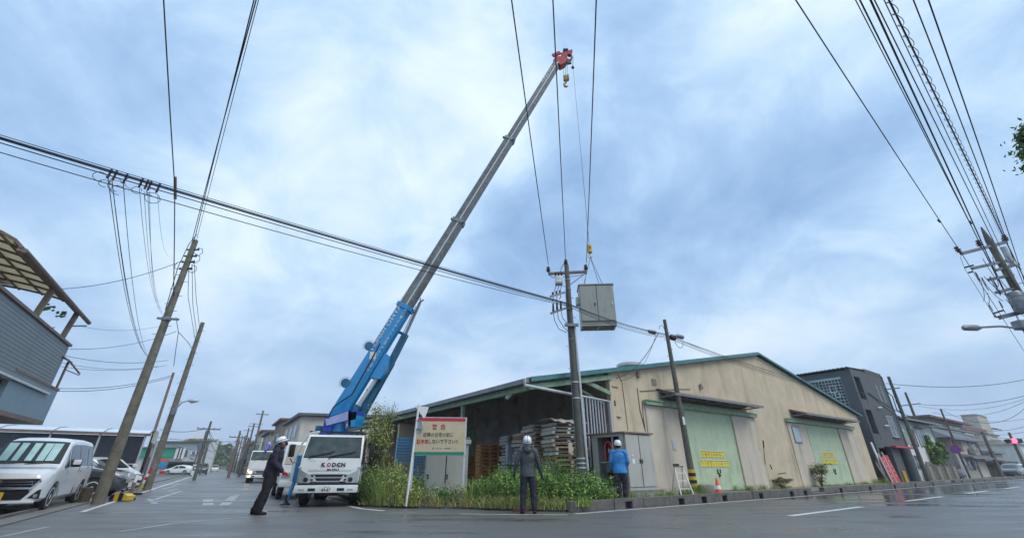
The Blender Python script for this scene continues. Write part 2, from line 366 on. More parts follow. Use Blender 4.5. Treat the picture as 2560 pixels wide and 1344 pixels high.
def mx(o, x, y, z=None):
    x = V(x).normalized(); y = V(y).normalized(); z = V(z).normalized() if z is not None else x.cross(y)
    return Matrix(((x.x, y.x, z.x, o[0]), (x.y, y.y, z.y, o[1]), (x.z, y.z, z.z, o[2]), (0, 0, 0, 1)))
def text(body, width, X, m, parent, name='lettering', height=None, bold=0, world=True, ext=.003, shear=0, spacing=1):
    c = bpy.data.curves.new('t', 'FONT'); c.body = body; c.align_x = 'CENTER'; c.align_y = 'CENTER'; c.resolution_u = 2; c.offset = bold; c.shear = shear; c.space_character = spacing
    o = bpy.data.objects.new('t', c); col.objects.link(o); bpy.context.view_layer.update()
    me = bpy.data.meshes.new_from_object(o.evaluated_get(bpy.context.evaluated_depsgraph_get()))
    bpy.data.objects.remove(o)
    if not len(me.vertices): return None
    xs = [v.co.x for v in me.vertices]; ys = [v.co.y for v in me.vertices]
    cx = (min(xs)+max(xs))/2; cy = (min(ys)+max(ys))/2; s = width/(max(xs)-min(xs)); sy = s if height is None else height/(max(ys)-min(ys))
    I = rootinv(parent) if (parent is not None and world) else Matrix()
    T = I @ X
    for v in me.vertices: v.co = T @ V(((v.co.x-cx)*s, (v.co.y-cy)*sy, ext))
    me.materials.clear(); me.materials.append(M[m]); me.name = name
    ob = bpy.data.objects.new(name, me); col.objects.link(ob); ob.parent = parent; return ob
def sag(p0, p1, s, n=20):
    p0 = V(p0); p1 = V(p1); return [p0.lerp(p1, i/n)-UP*(4*s*(i/n)*(1-i/n)) for i in range(n+1)]
def wire(pts, r, label, cat='cable', group=None, m='wire', name='overhead_cable', n=5):
    mb = MB(); mb.tube(pts, r, n); p = pts[0]
    o = mb.build(name, m, None, True, loc=p); return tag(o, label, cat, group)
rnd = random.Random(7)
NPR = np.random.RandomState(5)
# ------------------------------------------------------------------ ground, roads, kerbs, markings
g = MB(); R = 2500; n = 48
g.add([(R*cos(2*pi*i/n), R*sin(2*pi*i/n), -.03) for i in range(n)], [tuple(range(n))])
struct(g.build('ground', 'ground'))
g = MB()
tA = (AP-KP).dot(dB)
def isect(p, d, q, e):   # p + d*s on line q + e*t
    den = d.x*e.y-d.y*e.x; s = ((q.x-p.x)*e.y-(q.y-p.y)*e.x)/den; return p+d*s
cR = isect(AP, dA, KP, dB); cL = isect(AP+mA*6.9, dA, KP, dB)
tR = (cR-KP).dot(dB); tL = (cL-KP).dot(dB)
def strip(mb, pts, z=0):
    if sum(a.x*b.y-b.x*a.y for a, b in zip(pts, pts[1:]+pts[:1])) < 0: pts = pts[::-1]
    mb.add([V((p.x, p.y, z)) for p in pts], [tuple(range(len(pts)))])
strip(g, [KB(-90, -15), KB(220, -15), KB(220, 0), KB(0, 0), cR, cL, KB(-90, 0)])
strip(g, [cR, AP, AP+mA*6.9, cL])
strip(g, [AP, AA(420, 0), AA(420, 6.9), AP+mA*6.9])
strip(g, [cR, KB(0, 0), V((-1.26, 13.0, 0)), V((-2.6, 13.25, 0)), AP])
struct(g.build('road', 'asphalt'))
g = MB(); strip(g, [cL, AA(60, 6.9), AA(60, 45), KB(-60, 0)], -.006)
struct(g.build('parking_lot', 'lot'))
# pavement beside the warehouse and the planting bed soil
g = MB(); g.slab([KB(1.3, .2, 0), KB(160, .2, 0), KB(160, 2.25, 0), KB(1.3, 2.25, 0)], (0, 0, .12))
struct(g.build('pavement', 'pave'))
g = MB(); g.slab([KB(1.3, .0, 0), KB(1.3, 2.2, 0), V((.9, 16, 0)), V((-4.5, 24, 0)), V((-8, 21, 0)), V((-4.3, 14.1, 0)), V((-2.6, 13.35, 0)), V((-1.26, 13.15, 0))], (0, 0, .06))
struct(g.build('planting_bed', 'soil'))
g = MB(); g.slab([WP(-28.6, 0, 0), WP(-24.9, 0, 0), WP(-24.9, 16, 0), WP(-28.6, 16, 0)], (0, 0, .04))
struct(g.build('yard', 'concrete'))
g = MB(); g.box((-1.35, -.06, 0), (1.25, 0, .04))
# kerb stones, one part each, some with a drain slot cut in the road face
kerb = bpy.data.objects.new('kerb', None); col.objects.link(kerb); kerb['kind'] = 'structure'; INV['kerb'] = Matrix()
rzB = atan2(dB.y, dB.x)
def stone(slot):
    mb = MB(); L = 1.19
    if slot:
        mb.box((0, .0, 0), (.42, .2, .24)); mb.box((.72, 0, 0), (L, .2, .24)); mb.box((.42, .0, .17), (.72, .2, .24)); mb.box((.42, .1, 0), (.72, .2, .17), 1)
    else: mb.rb((L/2, .1, .12), (L, .2, .24), .018)
    return mb.mesh('kerb_stone', ['kerb', 'black'])
ks = [stone(0), stone(1)]
t = .35; i = 0
while t < 90:
    low = 33.5 < t < 36.2 or 12.9 < t < 14.6
    o = bpy.data.objects.new('kerb_stone', ks[1 if (i % 2 == 1 and t < 12) or i % 3 == 1 else 0]); col.objects.link(o); o.parent = kerb
    o.location = KB(t, .0+rnd.uniform(-.006, .006), -.17 if low else rnd.uniform(-.006, .004)); o.rotation_euler = (0, 0, rzB+rnd.uniform(-.003, .003)); t += 1.21; i += 1
mb = MB()   # rounded first stone
pts = []
for a in range(9):
    an = pi/2+pi*a/8; pts.append(KB(.34+.32*cos(an), .16+.16*sin(an)))
mb.slab(pts, (0, 0, .23)); mb.build('kerb_stone', 'kerb', kerb, 30)
bedk = []
def kerbrun(a, b, h, w=.13, L=.6):
    a = V(a); b = V(b); d = (b-a); k = max(1, int(d.length/L)); d.normalize()
    for j in range(k):
        p = a+d*(j*(b-a).length/k+.004); q = a+d*((j+1)*(b-a).length/k-.004)
        m_ = MB(); m_.beam(p+UP*h/2, q+UP*h/2, w, h+rnd.uniform(-.006, .006)); m_.build('kerb_stone', 'kerb', kerb)
kerbrun((-4.3, 13.92, 0), (-2.62, 13.32, 0), .07); kerbrun((-2.6, 13.3, 0), (-1.15, 13.08, 0), .07)
kerbrun((-1.1, 13.06, 0), (1.35, 12.2, 0), .05)
# old low wall of dark blocks behind the bed kerb, under the warning board
lw = thing('low_wall', 'low dark stone edging wall under the warning board', 'wall', (-1.9, 13.45, 0))
for j in range(5):
    m_ = MB(); m_.beam(V((-2.5+j*.31, 13.5-.02*j, .14)), V((-2.5+j*.31+.3, 13.5-.02*(j+1), .14)), .16, .24+.02*(j % 2)); m_.build('stone_block', 'kerb', lw)
# drain gutter on the left edge of the side street
gut = bpy.data.objects.new('gutter', None); col.objects.link(gut); gut['kind'] = 'structure'; INV['gutter'] = Matrix()
for j in range(60):
    t0 = -6+j*1.0
    m_ = MB(); m_.beam(AA(t0+.01, 7.12, .012), AA(t0+.99, 7.12, .012), .42, .03); m_.build('gutter_slab', 'pave', gut)
m_ = MB(); m_.beam(AA(-6, 7.4, .03), AA(54, 7.4, .03), .1, .1); m_.build('gutter_edge', 'kerb', gut)

def line(name, pts, w, m='paint_white', z=.004):
    mb = MB(); pts = [V(p) for p in pts]; L = []; Rr = []
    for i, p in enumerate(pts):
        d = (pts[min(i+1, len(pts)-1)]-pts[max(i-1, 0)]).normalized(); s = V((-d.y, d.x, 0))*w/2; L.append(p+s); Rr.append(p-s)
    for i in range(len(pts)-1):
        mb.quad(*[V((q.x, q.y, z)) for q in (Rr[i], Rr[i+1], L[i+1], L[i])])
    return struct(mb.build(name, m))
line('edge_line', [KB(t*2.0-.2, -.33) for t in range(80)], .13)
line('edge_line', [G(872, 1264), G(905, 1271), G(960, 1276)], .16)
line('edge_line', [G(960, 1279), G(1040, 1281)], .1, 'paint_faded')
line('edge_line', [G(1150, 1283.5), G(1280, 1285), G(1420, 1286)], .09)
for k in range(12):
    a = G(1975, 1288.6)+dB*(k*8.2); line('lane_dash', [a, a+dB*4.4], .17)
line('lane_line', [KB(20+t*4, -7.2) for t in range(40)], .15, 'paint_faded')
line('stop_line', [G(300, 1328), G(430, 1308), G(560, 1296), G(720, 1286)], .10, 'paint_faded')
line('edge_line', [AA(t*2.0+2, 6.35) for t in range(100)], .13)
line('edge_line', [AA(t*2.0+6, .45) for t in range(100)], .12, 'paint_faded')
line('edge_line', [G(0, 1341), G(120, 1316)], .1, 'paint_faded')
for a, b in (((500, 1240), (590, 1238)), ((505, 1255), (640, 1250)), ((520, 1247), (520.5, 1262)), ((590, 1236), (560, 1262))):
    line('road_marking', [G(*a), G(*b)], .28, 'paint_faded')
for a, b in (((430, 1213), (452, 1208)), ((405, 1222), (440, 1214)), ((418, 1227), (445, 1221)), ((385, 1248), (455, 1226)), ((388, 1258), (372, 1246))):
    line('road_marking', [G(*a), G(*b)], .16, 'paint_faded')
mb = MB(); q = G(384, 1253)
mb.lathe([(.33, 0), (.33, .006)], 20, Matrix.Translation(q)); tag(mb.build('manhole_cover', 'galv_dark', loc=q), 'round iron manhole cover set in the side street', 'manhole cover')

# ------------------------------------------------------------------ warehouse
SL = .197; ZR = 6.9; SR = -12.6            # roof pitch, ridge height and where the ridge is along the front
def zr(s): return ZR-SL*abs(s-SR)
wh = thing('warehouse', 'beige rendered gabled warehouse with green sliding doors', 'building', WP(-12.5, 0, 0), rzB)
DEEP = 26
SWL, SWR = -24.9, 0.0
mb = MB()    # front wall as gable polygon with door openings left as recesses
zt = lambda s: zr(s)-.12
D1, D2 = (-20.42, -16.6), (-8.72, -4.08); ZD = 3.3
def wallpart(s0, s1, z0, z1a, z1b, mid=None):
    pts = [WP(s0, 0, z0), WP(s1, 0, z0), WP(s1, 0, z1b)]
    if mid is not None: pts.append(WP(mid, 0, zt(mid)))
    pts.append(WP(s0, 0, z1a)); mb.slab(pts, nB*.2)
wallpart(SWL, D1[0], .1, ZD, ZD); wallpart(D1[1], D2[0], .1, ZD, ZD); wallpart(D2[1], SWR, .1, ZD, ZD)
wallpart(SWL, SWR, ZD, zt(SWL), zt(SWR), SR)
mb.build('front_wall', 'stucco', wh)
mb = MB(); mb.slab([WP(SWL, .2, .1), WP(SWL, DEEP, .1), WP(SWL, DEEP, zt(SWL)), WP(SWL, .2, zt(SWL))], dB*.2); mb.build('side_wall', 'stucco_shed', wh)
mb = MB(); mb.slab([WP(SWR, .2, .1), WP(SWR, DEEP, .1), WP(SWR, DEEP, zt(SWR)), WP(SWR, .2, zt(SWR))], -dB*.2); mb.build('side_wall', 'stucco', wh)
mb = MB(); mb.slab([WP(SWL, DEEP, .1), WP(SWR, DEEP, .1), WP(SWR, DEEP, zt(SWR)), WP(SR, DEEP, zt(SR)), WP(SWL, DEEP, zt(SWL))], nB*.2); mb.build('rear_wall', 'stucco', wh)
# roof: corrugated sheets
def corr(mb, s0, s1, n0, n1, zf, pitch=.3, amp=.03, th=.05):
    k = int((n1-n0)/pitch*2); vs = []; fs = []
    for i in range(k+1):
        nn = n0+(n1-n0)*i/k; h = amp*(i % 2)
        vs += [WP(s0, nn, zf(s0)+h), WP(s1, nn, zf(s1)+h), WP(s0, nn, zf(s0)+h-th), WP(s1, nn, zf(s1)+h-th)]
    for i in range(k):
        a = 4*i; fs += [(a, a+1, a+5, a+4), (a+2, a+6, a+7, a+3), (a, a+4, a+6, a+2), (a+1, a+3, a+7, a+5)]
    fs += [(0, 2, 3, 1), (4*k, 4*k+1, 4*k+3, 4*k+2)]
    mb.add(vs, fs)
mb = MB(); corr(mb, SR, .45, -.15, DEEP, zr); mb.build('roof', 'teal_roof', wh)
mb = MB(); corr(mb, SR, -28.85, -.15, DEEP, zr); rf = mb.build('roof', 'roof_sheet', wh)
mb = MB()
mb.slab([WP(-28.85, -.16, zr(-28.85)-.14), WP(SR, -.16, zr(SR)-.14), WP(SR, -.16, zr(SR)+.02), WP(-28.85, -.16, zr(-28.85)+.02)], -nB*.05)
mb.build('fascia', 'teal_roof', wh)
mb = MB(); mb.slab([WP(.5, -.16, zr(.5)-.08), WP(SR+.002, -.16, zr(SR)-.08), WP(SR+.002, -.16, zr(SR)+.02), WP(.5, -.16, zr(.5)+.02)], -nB*.05)
mb.build('fascia', 'teal_roof', wh)
# eave gutter of the open canopy along its side
for j in range(26):
    m_ = MB(); a = WP(-28.93, -.1+j*1.0, zr(-28.85)-.10); b = WP(-28.93, -.1+j*1.0+.98, zr(-28.85)-.10); m_.beam(a, b, .14, .15); m_.build('gutter_section', 'gutter', wh)
mb = MB(); mb.beam(WP(-28.7, .2, 3.44), WP(-28.7, DEEP, 3.44), .1, .2)
for j in range(8): mb.beam(WP(-28.7, .2+j*3.6, zr(-28.7)-.22), WP(SWL, .2+j*3.6, zr(SWL)-.22), .12, .22)
mb.beam(WP(-28.8, -.02, zr(-28.8)-.3), WP(SWL+.1, -.02, zr(SWL)-.3), .1, .16)
mb.build('canopy_beam', 'green_steel', wh)
mb = MB(); mb.beam(WP(-26.5, .1, 4.0), WP(-24.9, 0, 3.55), .1, .14); mb.beam(WP(-27, .3, 3.9), WP(-24.95, .3, 3.2), .05, .08); mb.build('canopy_brace', 'green_steel', wh)
for j in (1, 2, 3, 4, 5):
    mb = MB(); mb.beam(WP(-28.6, .2+j*4.6, .04), WP(-28.6, .2+j*4.6, 3.4), .13, .13, up=dB); mb.build('canopy_post', 'green_steel', wh)
mb = MB(); a = PL(1312, 962, WP(-28.85, -.22, 0), dB); b = PL(1524, 1003, WP(-28.85, -.22, 0), dB)
mb.tube([a+UP*.2, a, a.lerp(b, .5), b, b-UP*2.6], .05, 8); mb.build('rain_pipe', 'galv', wh, 40)
# purlins and a purlin ladder inside
mb = MB()
for k in range(6): s_ = -28.3+k*.65; mb.beam(WP(s_, 0, zr(s_)-.1), WP(s_, DEEP, zr(s_)-.1), .06, .08)
mb.build('purlins', 'roof_under', wh)
# smaller lower renderings on both sides of the doors (slightly proud panels)
def fpan(name, s0, s1, z0, z1, th, m, par=wh):
    mb = MB(); mb.slab([WP(s0, 0, z0), WP(s1, 0, z0), WP(s1, 0, z1), WP(s0, 0, z1)], -nB*th); return mb.build(name, m, par)
fpan('wall_panel', -23.0, D1[0]-.06, .12, 3.28, .045, 'stucco_lower'); fpan('wall_panel', D1[1]+.0, -14.55, .12, 3.28, .045, 'stucco_lower')
fpan('wall_panel', -11.0, D2[0]-.06, .12, 3.28, .045, 'stucco_lower'); fpan('wall_panel', D2[1], -1.7, .12, 3.28, .045, 'stucco_lower')
def doors(Dd, sr0, sr1, label, kanban_s0):
    dr = thing('sliding_door', label, 'door', WP(sum(Dd)/2, 0, .12), rzB)
    w = (Dd[1]-Dd[0])/2
    for k in range(2):
        mb = MB(); a = Dd[0]+k*w+.006; b = a+w-.012
        mb.slab([WP(a, .03+.0, .14), WP(b, .03, .14), WP(b, .03, ZD), WP(a, .03, ZD)], nB*.05); dl = mb.build('door_leaf', 'green_door', dr)
        mb = MB(); hx = b-.10 if k == 0 else a+.10
        mb.beam(WP(hx, .0, .80), WP(hx, .0, .96), .03, .03); mb.build('handle', 'black', dl)
    mb = MB(); mb.beam(WP(Dd[0]-.03, -.0, .14), WP(Dd[0]-.03, 0, ZD), .06, .1, up=nB); mb.build('door_post', 'green_steel', dr)
    mb = MB(); mb.slab([WP(sr0, -.02, 3.3), WP(sr1, -.02, 3.3), WP(sr1, -.02, 3.48), WP(sr0, -.02, 3.48)], -nB*.16); mb.build('door_rail', 'green_steel', dr)
    mb = MB(); mb.slab([WP(sr0, -.19, 3.45), WP(sr1, -.19, 3.45), WP(sr1, -.19, 3.49), WP(sr0, -.19, 3.49)], -nB*.03); mb.build('rail_flange', 'green_steel', dr)
    mb = MB(); c_ = sum(Dd)/2; mb.ball(WP(c_, .0, .72), .055); mb.beam(WP(c_-.12, .02, .79), WP(c_+.1, .02, .79), .02, .03); mb.build('padlock', 'black', dr)
    return dr
d1 = doors(D1, -23.05, -14.4, 'pale green sliding double door nearer to the utility poles', 0)
d2 = doors(D2, -11.1, -1.65, 'pale green sliding double door at the far right end of the warehouse', 0)
def dcanopy(s0, s1, zb, label):
    c = thing('door_canopy', label, 'canopy', WP((s0+s1)/2, 0, zb), rzB)
    mb = MB(); mb.slab([WP(s0, 0, zb+.28), WP(s1, 0, zb+.28), WP(s1, -.85, zb), WP(s0, -.85, zb)], (0, 0, .03)); mb.build('canopy_roof', 'wood_old', c)
    mb = MB()
    for k in range(9):
        s = s0+.1+(s1-s0-.2)*k/8; mb.beam(WP(s, -.02, zb-.05), WP(s, -.8, zb-.02), .04, .05); mb.beam(WP(s, -.02, zb+.2), WP(s, -.8, zb-.01), .04, .05)
    mb.beam(WP(s0, -.82, zb-.03), WP(s1, -.82, zb-.03), .05, .06); mb.beam(WP(s0, -.4, zb+.02), WP(s1, -.4, zb+.02), .05, .06); mb.build('bracket', 'galv_dark', c)
    mb = MB(); mb.slab([WP(s0+.1, -.1, zb-.12), WP(s1-.9, -.1, zb-.12), WP(s1-.9, -.55, zb-.04), WP(s0+.1, -.55, zb-.04)], (0, 0, .05)); mb.build('underside_board', 'roof_under', c)
    return c
dcanopy(-22.0, -14.9, 3.72, 'rusty lean-to canopy above the nearer green door'); dcanopy(-10.2, -2.5, 3.72, 'rusty lean-to canopy above the far green door')
# yellow letter sheets pasted on the doors
def posters(root_label, s0, ztop, w, row1, row2, mid):
    p = thing('letter_sheets', root_label, 'sign', WP(s0, -.03, ztop), rzB)
    h = .30
    for r, (row, off) in enumerate(((row1, .16), (row2, 0))):
        for k, ch in enumerate(row):
            s = s0+off+k*w+(.03 if s0+off+k*w > mid else 0); z1 = ztop-r*(h+.06)
            mb = MB(); mb.slab([WP(s, .026, z1-h), WP(s+w-.012, .026, z1-h), WP(s+w-.012, .026, z1), WP(s, .026, z1)], -nB*.004, 0)
            mb.slab([WP(s+.01, .021, z1-h+.015), WP(s+w-.022, .021, z1-h+.015), WP(s+w-.022, .021, z1-.015), WP(s+.01, .021, z1-.015)], -nB*.002, 1)
            mb.slab([WP(s+.02, .018, z1-.05), WP(s+w-.032, .018, z1-.05), WP(s+w-.032, .018, z1-.025), WP(s+.02, .018, z1-.025)], -nB*.002, 2)
            mb.slab([WP(s+.02, .018, z1-h+.02), WP(s+w-.032, .018, z1-h+.02), WP(s+w-.032, .018, z1-h+.04), WP(s+.02, .018, z1-h+.04)], -nB*.002, 2)
            sh = mb.build('letter_sheet', ['white', 'yellow', 'black'], p)
            text(ch, w*.55, mx(WP(s+w/2, .010, z1-h/2), dB, UP), 'poster_ink', sh, bold=.0)
    return p
posters('two rows of yellow letter sheets on the nearer green door', -19.75, 1.68, .215, '公園周辺駐車禁止', 'アイドリングストップ', -18.5)
posters('two rows of yellow letter sheets on the far green door', -7.65, 1.84, .215, '公園周辺駐車禁止', 'アイドリングストップ', -6.4)
# windows, patches, cracks, cables on the gable
def fbox(name, px0, py0, px1, py1, th, m, par=wh, frame=None):
    a = PL(px0, py0, CP, dB); b = PL(px1, py1, CP, dB); sa = (a-CP).dot(dB); sb = (b-CP).dot(dB)
    mb = MB(); mb.slab([WP(sa, 0, b.z), WP(sb, 0, b.z), WP(sb, 0, a.z), WP(sa, 0, a.z)], -nB*th); return mb.build(name, m, par), sa, sb, b.z, a.z
fbox('vent_patch', 1628, 946, 1641, 963, .03, 'wood_old')
o, sa, sb, z0, z1 = fbox('window', 1974, 1063, 2004, 1108, .07, 'galv_dark')
mb = MB(); mb.slab([WP(sa+.08, -.072, z0+.08), WP(sb-.08, -.072, z0+.08), WP(sb-.08, -.072, z1-.08), WP(sa+.08, -.072, z1-.08)], -nB*.012); mb.build('pane', 'window_frost', o)
o, sa, sb, z0, z1 = fbox('window', 1676, 1097, 1689, 1124, .06, 'stucco_lower')
mb = MB(); mb.slab([WP(sa+.03, -.062, z0+.03), WP(sb-.03, -.062, z0+.03), WP(sb-.03, -.062, z1-.03), WP(sa+.03, -.062, z1-.03)], -nB*.008); mb.build('pane', 'window_frost', o)
mb = MB()
def crk(pts, w=.025):
    pp = [PL(x, y, CP-nB*.012, dB) for x, y in pts]
    for a, b in zip(pp, pp[1:]): mb.beam(a, b, .015, w, up=nB)
crk([(1593, 970), (1600, 1025), (1612, 1070)], .03); crk([(1600, 977), (1665, 973), (1725, 972)], .035); crk([(1605, 1000), (1608, 1040), (1614, 1078)], .02)
crk([(1894, 1090), (1897, 1140), (1915, 1200)], .03); crk([(1640, 972), (1655, 976)], .09); crk([(1751, 958), (1758, 970)], .03); crk([(1945, 1183), (1965, 1180)], .03)
crk([(1907, 1100), (1909, 1118)], .09); crk([(1892, 1102), (1896, 1125)], .07); crk([(1880, 1190), (1885, 1206)], .04); crk([(1925, 1160), (1930, 1172)], .05)
mb.build('wall_crack', 'crack', wh)
mb = MB(); crk([(1530, 965), (1545, 968)], .04); crk([(1536, 1000), (1538, 1014)], .08); crk([(1542, 1040), (1552, 1043)], .08); crk([(1545, 935), (1555, 955), (1562, 1010), (1570, 1075)], .02)
crk([(1700, 972), (1660, 974)], .03); crk([(1900, 1128), (1902, 1150)], .06); crk([(1909, 1118), (1913, 1160)], .04); mb.build('rust_stain', 'stain_rust', wh)
mb = MB()
for px in (1594, 1750): q = PL(px, 936 if px < 1600 else 967, CP-nB*.01, dB); mb.beam(q, q-nB*.08, .16, .2)
mb.build('vent_cap', 'wood_old', wh)
# roof ventilator
q = WP(-21.6, 1.6, zr(-21.6)); mb = MB(); mb.lathe([(.45, -.1), (.45, .1), (.62, .12), (.62, .24), (.4, .36), (.05, .42)], 18, Matrix.Translation(q)); mb.build('roof_ventilator', 'galv', wh, 40)
an = thing('television_antenna', 'thin television antenna behind the warehouse ridge', 'antenna', WP(-8.5, 3.5, zr(-8.5)))
q = WP(-8.5, 3.5, zr(-8.5)); mb = MB(); mb.tube([q, q+UP*1.5], .025, 6); mb.build('mast', 'galv_dark', an)
mb = MB(); mb.tube([q+UP*1.2-dB*.9, q+UP*1.35+dB*.7], .02, 5)
for k in range(7): c_ = q+UP*(1.2+.15*k/7)+dB*(-.8+k*.22); mb.tube([c_-nB*.3, c_+nB*.3], .012, 4)
mb.build('boom', 'galv_dark', an)
# rack of upright galvanised pipes in the canopy front
rk = thing('pipe_fence', 'fence of upright galvanised pipes between pole and warehouse corner', 'fence', WP(-26.2, -.3, 0), rzB)
p0 = WP(-28, .3, 0)
xs = [1457, 1465, 1473, 1480, 1487, 1494, 1501, 1508]
for k, px in enumerate(xs):
    top = PL(px, 990+k*1.5, p0, dB); bot = V((top.x, top.y, .05)); mb = MB(); mb.tube([bot, top], .032, 8); mb.build('pipe', 'galv', rk, 40)
for z in (1.0, 2.1):
    a = PL(1455, 1100, p0, dB); b = PL(1512, 1100, p0, dB); a.z = z; b.z = z; mb = MB(); mb.beam(a-nB*.04, b-nB*.04, .05, .05); mb.build('pipe_clamp', 'galv_dark', rk)
# security camera under the canopy
q = PL(1272, 985, WP(-28.7, 0, 0), dA)
sc_ = thing('security_camera', 'white security camera hanging under the canopy beam', 'camera', q+UP*.15)
mb = MB(); mb.tube([q+UP*.15, q], .03, 6); mb.build('bracket', 'white', sc_)
mb = MB(); mb.rb((0, 0, 0), (.12, .3, .1), .03, X=Matrix.Translation(q-UP*.05) @ Matrix.Rotation(.6, 4, 'Z') @ Matrix.Rotation(-.5, 4, 'X')); mb.build('camera_housing', 'white', sc_, 40)

# ------------------------------------------------------------------ goods under the canopy
SIDE = WP(SWL, 0, 0)
ORD = ['topmost', 'second from top', 'third from top', 'fourth from top', 'fifth from top', 'sixth from top', 'seventh from top', 'eighth from top', 'ninth from top', 'tenth from top', 'eleventh from top', 'twelfth from top', 'thirteenth from top', 'fourteenth from top', 'fifteenth from top', 'sixteenth from top', 'seventeenth from top', 'eighteenth from top', 'nineteenth from top', 'twentieth from top', 'lowest but one']
def ordn(i, n): return 'lowest' if i >= n-1 else ORD[max(0, min(i, 20))]
def pallet_mesh(L, D, h, name, mats):
    mb = MB(); r = random.Random(ord(name[0]))
    for k in range(3): x = (k-1)*(L/2-.05); mb.box((x-.045, -D/2, .0), (x+.045, D/2, h-.022))
    for k in range(6): y = -D/2+(D-.1)*k/5; mb.box((-L/2, y, h-.022), (L/2, y+.1, h))
    for k in range(3): y = -D/2+(D-.1)*k/2; mb.box((-L/2, y, -.0), (L/2, y+.1, .018), 1)
    return mb.mesh('pallet', mats)
PM = [pallet_mesh(1.1, 1.0, .11, 'a', ['pallet_grey', 'pallet_rust']), pallet_mesh(1.1, 1.0, .11, 'b', ['pallet_pale', 'pallet_grey']),
      pallet_mesh(1.1, 1.0, .12, 'c', ['pallet_rust', 'pallet_grey']), pallet_mesh(1.1, 1.0, .13, 'd', ['pallet_orange', 'pallet_orange']), pallet_mesh(1.1, 1., .10, 'e', ['pallet_rust', 'pallet_rust'])]
stacks = [ # px at front, y top, distance behind the front plane, size, kinds, words
    (1408, 1055, 1.0, 1.2, (0, 0, 1, 2, 0), 'dark grey stack by the concrete pole'), (1352, 1062, 2.2, 1.1, (0, 1, 2, 0, 0), 'tall grey stack behind the worker in grey'),
    (1322, 1080, 3.9, 1.0, (1, 0, 1, 0, 3), 'weathered stack left of the tallest grey stack'), (1287, 1084, 5.4, .95, (1, 1, 0, 1), 'narrow pale stack beside the orange crates')]
rzA = atan2(dA.y, dA.x)
for px, ty, nn, ws, kinds, words in stacks:
    top = PL(px, ty, WP(0, nn, 0), dB); z = .05; k = 0
    nst = int((top.z-.15)/.135)+1
    while z < top.z-.1:
        me = PM[kinds[rnd.randrange(len(kinds))]]; o = bpy.data.objects.new('pallet', me); col.objects.link(o)
        o.location = (top.x+rnd.uniform(-.05, .05), top.y+rnd.uniform(-.03, .03), z); o.rotation_euler = (rnd.uniform(-.012, .012), rnd.uniform(-.012, .012), rzB-.25+rnd.uniform(-.05, .05)); o.scale = (ws, 1, rnd.uniform(.85, 1.15))
        tag(o, ordn(nst-1-k, nst)+' worn pallet of the '+words, 'pallet', 'pallets in the '+words); z += .135; k += 1
    # pale cover sheet on the top of the two tallest
for px, ty, nn, words in ((1219, 1112, 6.8, 'bright orange stack left of the grey pallets'), (1245, 1108, 7.6, 'rust orange stack behind the bright orange one'), (1180, 1140, 8.6, 'small orange stack beside the grey cabinet')):
    top = PL(px, ty, WP(0, nn, 0), dB); z = .05; nst = int((top.z-.15)/.15)+1; k = 0
    while z < top.z-.1:
        o = bpy.data.objects.new('plastic_crate', PM[3 if 'left' in words or 'small' in words else 4]); col.objects.link(o)
        o.location = (top.x, top.y+rnd.uniform(-.02, .02), z); o.rotation_euler = (0, 0, rzB-.3+rnd.uniform(-.03, .03)); o.scale = (.85, .9, 1)
        tag(o, ordn(nst-1-k, nst)+' crate of the '+words, 'crate', 'crates in the '+words); z += .15; k += 1
# two cloth covers draped over tall stacks
q = PL(1405, 1053, WP(0, 1.0, 0), dB); mb = MB(); k = 12
vs = []; fs = []
for i in range(k+1):
    for j in range(5): x = -.8+1.6*i/k; y = -.55+1.1*j/4; vs.append(q+dB*x+nB*y+UP*(.04+.03*sin(i*1.7+j)-(.12 if j == 0 else 0)))
for i in range(k):
    for j in range(4): a = i*5+j; fs.append((a, a+5, a+6, a+1))
mb.add(vs, fs); tag(mb.build('cover_sheet', 'pallet_pale', loc=q, smooth=True), 'wrinkled pale sheet lying on the tallest pallet stack', 'sheet')
q = PL(1287, 1128, WP(0, 4.85, 0), dB); mb = MB(); mb.rb((0, 0, 0), (.9, .2, .85), .05, X=mx(q-UP*.1, dB, nB)); tag(mb.build('wrapped_bundle', 'window_frost', loc=q, smooth=True), 'clear plastic wrapped bundle in the narrow pale stack', 'bundle')
# dark green sheet panel and concrete pillar at left end
mb = MB(); a = PL(1160, 1060, WP(0, 8.4, 0), dB); b = PL(1192, 1060, WP(0, 8.4, 0), dB); mb.slab([V((a.x, a.y, .1)), V((b.x, b.y, .1)), V((b.x, b.y, 2.9)), V((a.x, a.y, 2.9))], nB*.06)
tag(mb.build('sheet_panel', 'green_steel', loc=V((a.x, a.y, .1))), 'tall dark green metal sheet panel behind the warning board', 'panel')
mb = MB(); a = PL(1000, 1055, WP(0, 12.2, 0), dB); b = PL(1042, 1055, WP(0, 12.2, 0), dB); mb.slab([V((a.x, a.y, 0)), V((b.x, b.y, 0)), V((b.x, b.y, 3.2)), V((a.x, a.y, 3.2))], nB*.2)
mb.build('partition_wall', 'stucco', wh)
